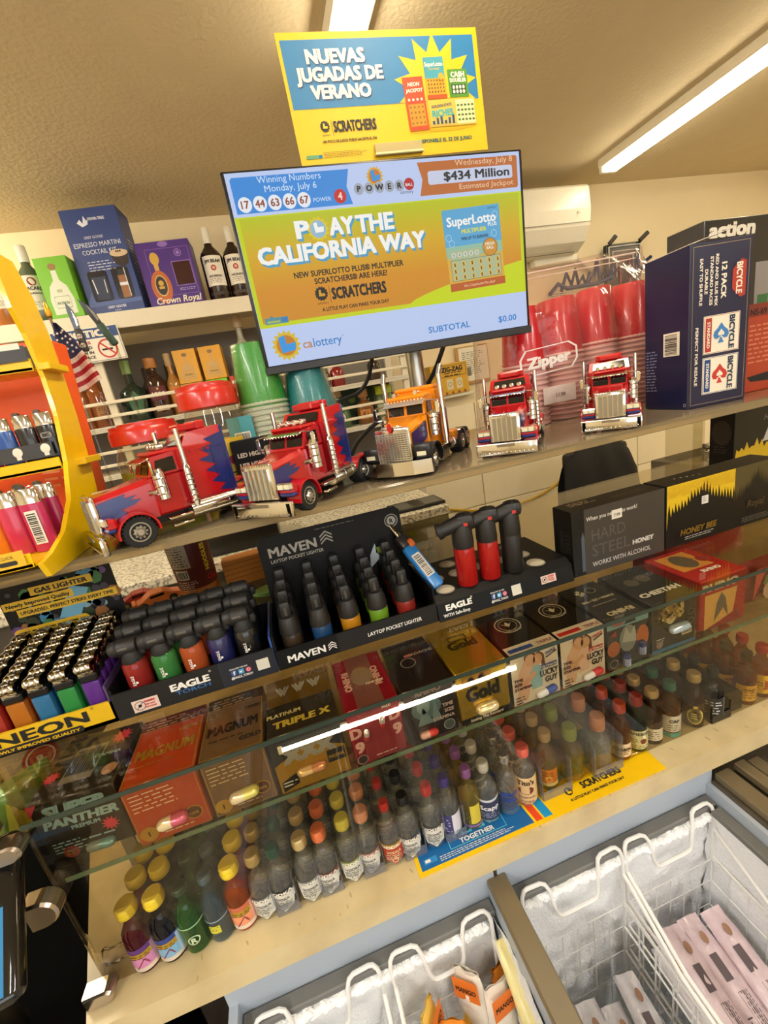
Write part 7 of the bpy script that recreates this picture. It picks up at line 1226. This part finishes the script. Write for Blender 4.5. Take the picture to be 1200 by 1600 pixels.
for i, (x, h_, gl, cp, l) in enumerate(((.06, .12, '8a6a2c', 'b8902c', 'yellow'), (.13, .13, '6a1c14', 'a8201c', 'red'), (.20, .12, '5a3a1c', 'c9b89a', 'brown'), (.27, .13, '8a1c1c', 'a8201c', 'dark red'), (.46, .14, '3a2a1c', '8a2a1c', 'dark'))):
    big_bottle('small %s flask on the lower shelf under the screen' % l, (x + .1, 2.14, ZL), mat(gl, .15, coat=.5), pr750(.034, h_, .012, .55), (.014, h_ * .85, h_, mat(cp, .4)))
# bottom shelf bottles seen under the screen
big_bottle('green white labelled round tequila bottle under the screen', (.345, 2.15, ZLL), mat('4a6a44', .12, coat=.6), [(0, 0), (.045, 0), (.056, .01), (.060, .05), (.054, .085), (.022, .115), (.016, .125), (.016, .155), (0, .155)], (.026, .15, .185, mat('a89878', .5)), lambda b, r: (b.disc(0, .052, .028, PAPER, 1, 20), b.scrib(-.018, .062, .036, 4, .009, mat('4a5a44', .5), 2)))
big_bottle('amber bottle with a cork stopper and orange label under the screen', (.478, 2.14, ZLL), mat('7a4a24', .12, coat=.6), [(0, 0), (.040, 0), (.045, .006), (.045, .08), (.038, .10), (.018, .115), (.017, .135), (0, .135)], (.024, .13, .168, mat('a8784a', .5)), lambda b, r: (patch(b, -.028, .025, .056, .045, mat('c9863a', .5), 1), b.disc(0, .048, .014, mat('7a3a14', .5), 2, 10)))
for i, x in enumerate((.565, .615)): big_bottle('slim bottle with a bright lime cap, %s of the pair under the screen' % ('left' if i == 0 else 'right'), (x, 2.15, ZLL), mat('6a7a54', .12, coat=.6), pr750(.024, .165, .012, .6), (.017, .13, .17, mat('b8d024', .4)), lambda b, r: patch(b, -.02, .03, .04, .05, mat('b8bca0', .5), 1))
carton('green_spirit_box', 'dark green box with white upright lettering behind the amber bottle', 'box', (.47, 2.27, ZLL), (.17, .08, .185), mat('24402c', .45), {'front': lambda b, w_, h_: (b.text(w_ * .85, h_ * .2, 'HOR', .04, PAPER, 2, bold=.03, rot=90, al='l'), b.disc(w_ * .3, h_ * .7, .02, mat('7a9a4a', .5), 2, 12))})
for i, x in enumerate((.25, .41, .66)): big_bottle('dark bottle at the back of the bottom shelf, ' + ('left of the round green one', 'behind the round green one', 'at the right end')[i], (x, 2.28, ZLL), GRB, pr750(.036, .17), (.015, .14, .172, mat('8a8a5a', .4)))
# no smoking sign hanging on the shelf edge
t = thing('no_smoking_sign', 'white and blue NOTICE sign with a no smoking symbol hung on the shelf edge', 'sign', (-.613, 2.030, 1.983), rot=(R(4), R(-1), 0)); b = MB(); b.box((0, 0, 0), (.245, .003, .130), mat('e6e0d0', .45), .001); b.M = fr((-.1225, -.0017, -.065), (1, 0, 0), (0, 0, 1)); NB = mat('1f3f7a', .45); b.rect(.004, .088, .237, .038, NB, 1); b.text(.128, .095, 'NOTICE', .034, PAPER, 2, bold=.06, fit=.165); b.frame(.004, .004, .237, .122, .0016, NB, 2)
for i, (s_, c) in enumerate((('SMOKING IS', 'b01c1c'), ('PROHIBITED', '1a1a1a'), ('BY LAW IN', '1a1a1a'), ('THIS PLACE', '1a1a1a'))): b.text(.088, .070 - .018 * i, s_, .015, mat(c, .5), 2, bold=.04, fit=.085)
b.ring(.185, .046, .036, .006, mat('c0241c', .45), 2); b.rect(.163, .040, .040, .007, INK, 2).tube([(.2, .052, .0008), (.195, .060, .0008), (.203, .066, .0008)], .0012, INK, 5); b.line(.163, .070, .208, .022, .006, mat('c0241c', .45), 3); b.build('plate', t)
# ------------------------------------------------------------------ wall: air conditioner, neon sign, notices
t = thing('air_conditioner', 'white wall mounted air conditioner behind the right edge of the screen', 'air conditioner', (1.50, 2.395, 2.17)); ACW = mat('e6dfcc', .3, noise=.03)
b = MB(); b.M = fr((.41, 0, 0), (0, -1, 0), (0, 0, 1)); pr = [(0, 0), (.10, 0), (.165, .035), (.205, .10), (.215, .18), (.205, .285), (.19, .298), (0, .30)]; b.M = Matrix(((0, 0, 1, -.41), (-1, 0, 0, 0), (0, 1, 0, 0), (0, 0, 0, 1))); b.prism(pr, 0, .82, ACW); b.build('housing', t)
b = MB(); b.M = fr((-.39, -.112, .005), (1, 0, 0), (0, -.065, .045)); b.box((.39, .04, .002), (.70, .055, .003), mat('d6cfbc', .35), .001); b.rect(.03, -.006, .74, .004, mat('6a6456', .6), 5); b.build('louvre', t); MB().box((0, -.213, .115), (.82, .003, .003), mat('8a8474', .5)).build('panel_gap', t); b = MB(); b.M = fr((.30, -.2165, .15), (1, 0, 0), (0, 0, 1)); b.text(.03, 0, '\u2190', .03, mat('7a7466', .5), 1); b.line(.02, .01, .04, .01, .0015, mat('7a7466', .5), 1).line(.02, .01, .027, .016, .0015, mat('7a7466', .5), 1).line(.02, .01, .027, .004, .0015, mat('7a7466', .5), 1); b.build('emblem', t)
tag(MB().box((1.80, 2.365, 2.158), (.29, .06, .055), ACW, .012, 2).build('pipe_cover'), 'white plastic pipe cover on the wall under the air conditioner', 'cover')
b = MB(); b.tube([(1.95, 2.375, 2.165), (2.05, 2.375, 2.10), (2.12, 2.375, 2.03), (2.2, 2.375, 1.93)], .013, mat('cfc6b0', .4), 10); tag(b.build('pipe'), 'beige pipe slanting down the wall beside the neon sign', 'pipe')
t = thing('neon_sign', 'dark unlit neon beer sign with blue script and a black arch panel', 'neon sign', (2.14, 2.34, 2.0)); MB().box((.13, .01, .09), (.25, .03, .22), BLACK, .003).build('panel', t)
b = MB(); b.M = fr((.005, -.006, -.02), (1, 0, 0), (0, 0, 1)); WN = mat('c9c6c0', .4); RN = mat('b03a34', .4)
for k, (i, m) in enumerate(((.012, WN), (.038, WN), (.064, WN))): b.tube([(i, .04, .004), (i, .215 - i, .004), (.25 - i, .215 - i, .004), (.25 - i, .04, .004)], .0045, m, 6)
b.tube([(.09, .0, .004), (.09, .135, .004), (.16, .135, .004), (.16, .0, .004)], .0045, RN, 6); b.build('tube_arches', t)
b = MB(); BN = mat('1c2c5a', .3)
pts = [(-.34, .0), (-.30, .07), (-.27, .02), (-.24, .08), (-.22, .02), (-.19, .05), (-.17, .01), (-.14, .06), (-.15, .02), (-.11, .05), (-.09, .11), (-.07, .02), (-.04, .06), (-.01, .03), (.02, .09), (.01, .02), (.05, .06)]
b.tube([(x, -.03, y * 1.3 - .02) for x, y in pts], .011, BN, 8).tube([(-.42, -.03, -.03), (-.36, -.03, .02), (-.30, -.03, -.01), (-.1, -.03, -.005), (.02, -.03, .02)], .012, BN, 8).tube([(.16, -.03, .0), (.17, -.03, .10), (.20, -.03, .11), (.22, -.03, .02), (.26, -.03, .08), (.30, -.03, .10)], .011, BN, 8); b.build('script_tube', t)
b = MB(); b.cyl((.02, -.01, .20), (.05, -.03, .235), .013, mat('3a3630', .5), 10).cyl((.24, -.01, .20), (.28, -.03, .235), .013, mat('3a3630', .5), 10); b.build('end_cap', t)
t = thing('notice_board', 'framed paper notice on the wall below the screen', 'notice', (1.225, 2.392, 1.665)); MB().box((0, -.004, 0), (.21, .008, .215), mat('b58a4a', .5), .001).build('frame', t); b = MB(); b.M = fr((-.085, -.0085, -.09), (1, 0, 0), (0, 0, 1)); b.rect(0, 0, .185, .19, PAPER, 1); b.scrib(.02, .16, .14, 12, .011, mat('6a6458', .6), 2); b.rect(.02, .03, .05, .05, mat('8a867a', .6), 2); b.build('sheet', t)
t = thing('wall_notice', 'white paper notice on the wall beside the screen edge', 'notice', (1.86, 2.396, 1.90)); b = MB(); b.M = fr((-.09, -.001, -.11), (1, 0, 0), (0, 0, 1)); b.rect(0, 0, .18, .22, mat('e4dac2', .7), 1); b.frame(.006, .006, .168, .208, .001, mat('8a8068', .6), 2); b.scrib(.02, .19, .14, 14, .012, mat('8a8068', .6), 2); b.build('sheet', t)
def a_zz(b, w_, h_):
    b.frame(w_ * .1, h_ * .58, w_ * .86, h_ * .36, .002, INK, 2); b.text(w_ * .58, h_ * .74, 'ZIG-ZAG', .036, INK, 3, bold=.05, fit=w_ * .56); b.scrib(w_ * .36, h_ * .68, w_ * .46, 2, .014, INK, 3); b.disc(w_ * .20, h_ * .76, .014, INK, 3, 12, .022)
    for x in (.40, .66): b.rrect(w_ * x, h_ * .16, w_ * .17, h_ * .34, .006, mat('d6cba8', .5), 2); b.ring(w_ * (x + .085), h_ * .33, .012, .002, INK, 3)
    for i in range(5): b.disc(w_ * (.2 + .17 * i), h_ * .05, .008, mat('8a3a1c', .5), 2, 10)
carton('rolling_paper_box', 'yellow cardboard ZIG-ZAG display box behind the orange truck', 'box', (1.035, 2.355, 1.522), (.235, .08, .17), mat('cfa12c', .5), {'front': a_zz, 'left': lambda b, w_, h_: b.rect(0, 0, w_, h_, mat('b8902c', .5), 1)}, R(4))
tag(MB().box((1.04, 2.36, 1.512), (.30, .07, .018), SW, .002).build('wall_ledge'), 'small white wall ledge under the ZIG-ZAG box', 'ledge')
cable('extension_cord', 'yellow cord hanging in a curve along the wall behind the case', [(2.10, 2.372, 1.06), (2.06, 2.375, 1.02), (1.885, 2.375, .90), (1.678, 2.375, .795), (1.479, 2.375, .752), (1.198, 2.375, .762), (.937, 2.375, .834), (.9, 2.375, .85)], .007, mat('c9a01c', .45), 'cord')
# ------------------------------------------------------------------ clerk side: granite counter, register, chair
gran = speckle('speckled_granite', '8a8272', 'e6dec8', 95, .3, .38, .52)
t = thing('clerk_counter', 'speckled granite clerk counter behind the glass case', 'counter', (0, 0, 0)); MB().box((-.42, 1.71, 1.132), (2.0, .52, .035), gran, .003).build('granite_top', t); MB().box((-.55, 1.72, .557), (1.70, .48, 1.114), mat('4a443a', .6), .003).build('cabinet', t)
b = MB(); b.box((.45, 1.475, 1.0), (.26, .005, .225), glass('d8d6ca', .03)).box((.58, 1.71, 1.0), (.005, .47, .225), glass('d8d6ca', .03)).box((.45, 1.71, .88), (.26, .47, .012), mat('b5ad98', .5)).box((.45, 1.60, 1.02), (.255, .22, .006), SW); b.box((.33, 1.71, 1.0), (.012, .47, .225), mat('6a6456', .5)); b.build('glass_cabinet', t)
rd = random.Random(9)
for i in range(6):
    tag(MB().box((.36 + .04 * i, 1.56 + .03 * (i % 2), .886 + .03), (.03, .05, .058 + .02 * rd.random()), mat(('4a6a34', '8a2a24', '6a7a3a', 'a8342c', '3a5a3a', '7a2420')[i], .5), .006, 2).build('packet'), '%s packet inside the glass cabinet of the clerk counter' % ('leaf green', 'brick red', 'olive', 'bright red', 'dark green', 'maroon')[i], 'packet')
t = thing('cash_register', 'black register standing on the granite counter behind the noodle tub', 'register', (-.19, 1.62, 1.1498)); MB().box((0, 0, .045), (.26, .20, .09), BLACK, .006, 2).build('base', t); b = MB(); b.M = Matrix.Translation((0, .04, .12)) @ Matrix.Rotation(R(25), 4, 'X'); b.box((0, 0, 0), (.22, .015, .13), BLACK, .004); b.build('monitor', t)
t = thing('card_tray', 'low black two part tray at the end of the granite counter', 'tray', (.475, 1.54, 1.1498)); MB().box((0, 0, .006), (.21, .12, .012), BLACK, .002).box((-.06, -.003, .0125), (.07, .10, .001), mat('5a5a52', .5)).box((.06, -.003, .0125), (.07, .10, .001), mat('5a5a52', .5)).build('tray', t)
t = thing('office_chair', 'chair draped with a black jacket in front of the back wall', 'chair', (1.72, 1.78, 0)); MB().box((0, 0, .48), (.48, .46, .08), BLACKM, .03, 2).build('seat', t); MB().box((0, .22, .85), (.42, .05, .50), BLACKM, .03, 2).build('backrest', t); MB().cyl((0, 0, .06), (0, 0, .45), .025, STEEL, 14).build('column', t)
for k in range(5): a = R(72 * k); MB().cyl((0, 0, .08), (.28 * math.cos(a), .28 * math.sin(a), .04), .018, BLACKM, 8).lathe([(0, -.012), (.022, -.012), (.022, .012), (0, .012)], BLACKM, 10, (.28 * math.cos(a), .28 * math.sin(a), .022), 'x').build('leg', t)
for s in (-1, 1): b = MB(); b.tube([(s * .22, .10, .50), (s * .27, .10, .60), (s * .27, .0, .68), (s * .27, -.15, .68)], .013, STEEL, 8); b.build('armrest', t)
b = MB(); nx, nz = 18, 12; vs = []; rd = random.Random(11)
for s in (-1, 1):
    vs = []
    for j in range(nz + 1):
        for i in range(nx + 1):
            u = i / nx * 2 - 1; v = j / nz; top = 1.135 * (1 - .075 * abs(u) ** 2.6) ; wd = .25 * (1.02 - .18 * v ** 3); z = .62 + (top - .62) * v; d = .06 * (1 - .8 * v ** 6) * (1 - .4 * abs(u) ** 4); vs.append((u * wd + .004 * rd.random(), .20 + s * d + .006 * math.sin(u * 9 + v * 5) + .004 * rd.random(), z))
    b.add(vs, [(j * (nx + 1) + i, j * (nx + 1) + i + 1, (j + 1) * (nx + 1) + i + 1, (j + 1) * (nx + 1) + i)[::-s] for j in range(nz) for i in range(nx)], mat('1d1c1b', .85, noise=.2, scale=30, bump=.4, bscale=60), True)
o = b.build('jacket'); o.location = (1.72, 1.78, 0); tag(o, 'black jacket hung over the chair back behind the case', 'jacket')
# small glass shelves at the far right behind the case
t = thing('glass_shelf_stand', 'small clear glass shelf stand behind the right end of the case', 'shelf', (0, 0, 0)); MB().box((1.41, 1.20, 1.32), (.006, .14, .30), CLEAR, .0005).build('upright', t); MB().box((1.93, 1.20, 1.32), (.006, .14, .30), CLEAR, .0005).build('upright', t); MB().box((1.67, 1.20, 1.375), (.51, .14, .005), CLEAR, .0005).build('pane', t); MB().box((1.67, 1.20, .585), (.6, .2, 1.17), mat('5a5040', .6), .003).build('stand', t)
# ------------------------------------------------------------------ payment terminal at the lower left
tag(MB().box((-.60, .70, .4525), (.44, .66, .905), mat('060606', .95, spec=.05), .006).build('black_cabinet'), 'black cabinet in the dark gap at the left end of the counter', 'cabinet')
ya, ti = R(12), R(50); n_ = Vector((math.sin(ya) * math.cos(ti), -math.cos(ya) * math.cos(ti), math.sin(ti))); xa = Vector((math.cos(ya), math.sin(ya), 0)); M = fr((0, 0, 0), xa, n_.cross(xa)); t = thing('payment_terminal', 'black framed payment terminal with a bright blue screen at the lower left edge', 'terminal', (-.450, .402, 1.160), rot=M.to_euler())
MB().box((0, 0, -.012), (.17, .15, .024), mat('0d0d0e', .08, coat=.6), .010, 3).build('housing', t); b = MB(); b.rect(-.07, -.066, .142, .072, emis('1f9ad0', .75), 1); b.M = Matrix.Translation((0, 0, .0004)); b.scrib(-.05, -.055, .10, 1, .005, emis('bfe6f6', .7), 2); b.build('screen', t); MB().cyl((0, -.02, -.022), (-.02, -.10, -.20), .03, BLACK, 14).build('neck', t)
t = thing('terminal_stand', 'black stand holding the payment terminal at the lower left', 'stand', (-.50, .27, 0)); MB().lathe([(.085, 0), (.085, .012), (.05, .03), (0, .03)], BLACK, 28).build('base', t); MB().cyl((0, 0, .02), (0, 0, 1.0), .03, BLACK, 16).build('post', t)
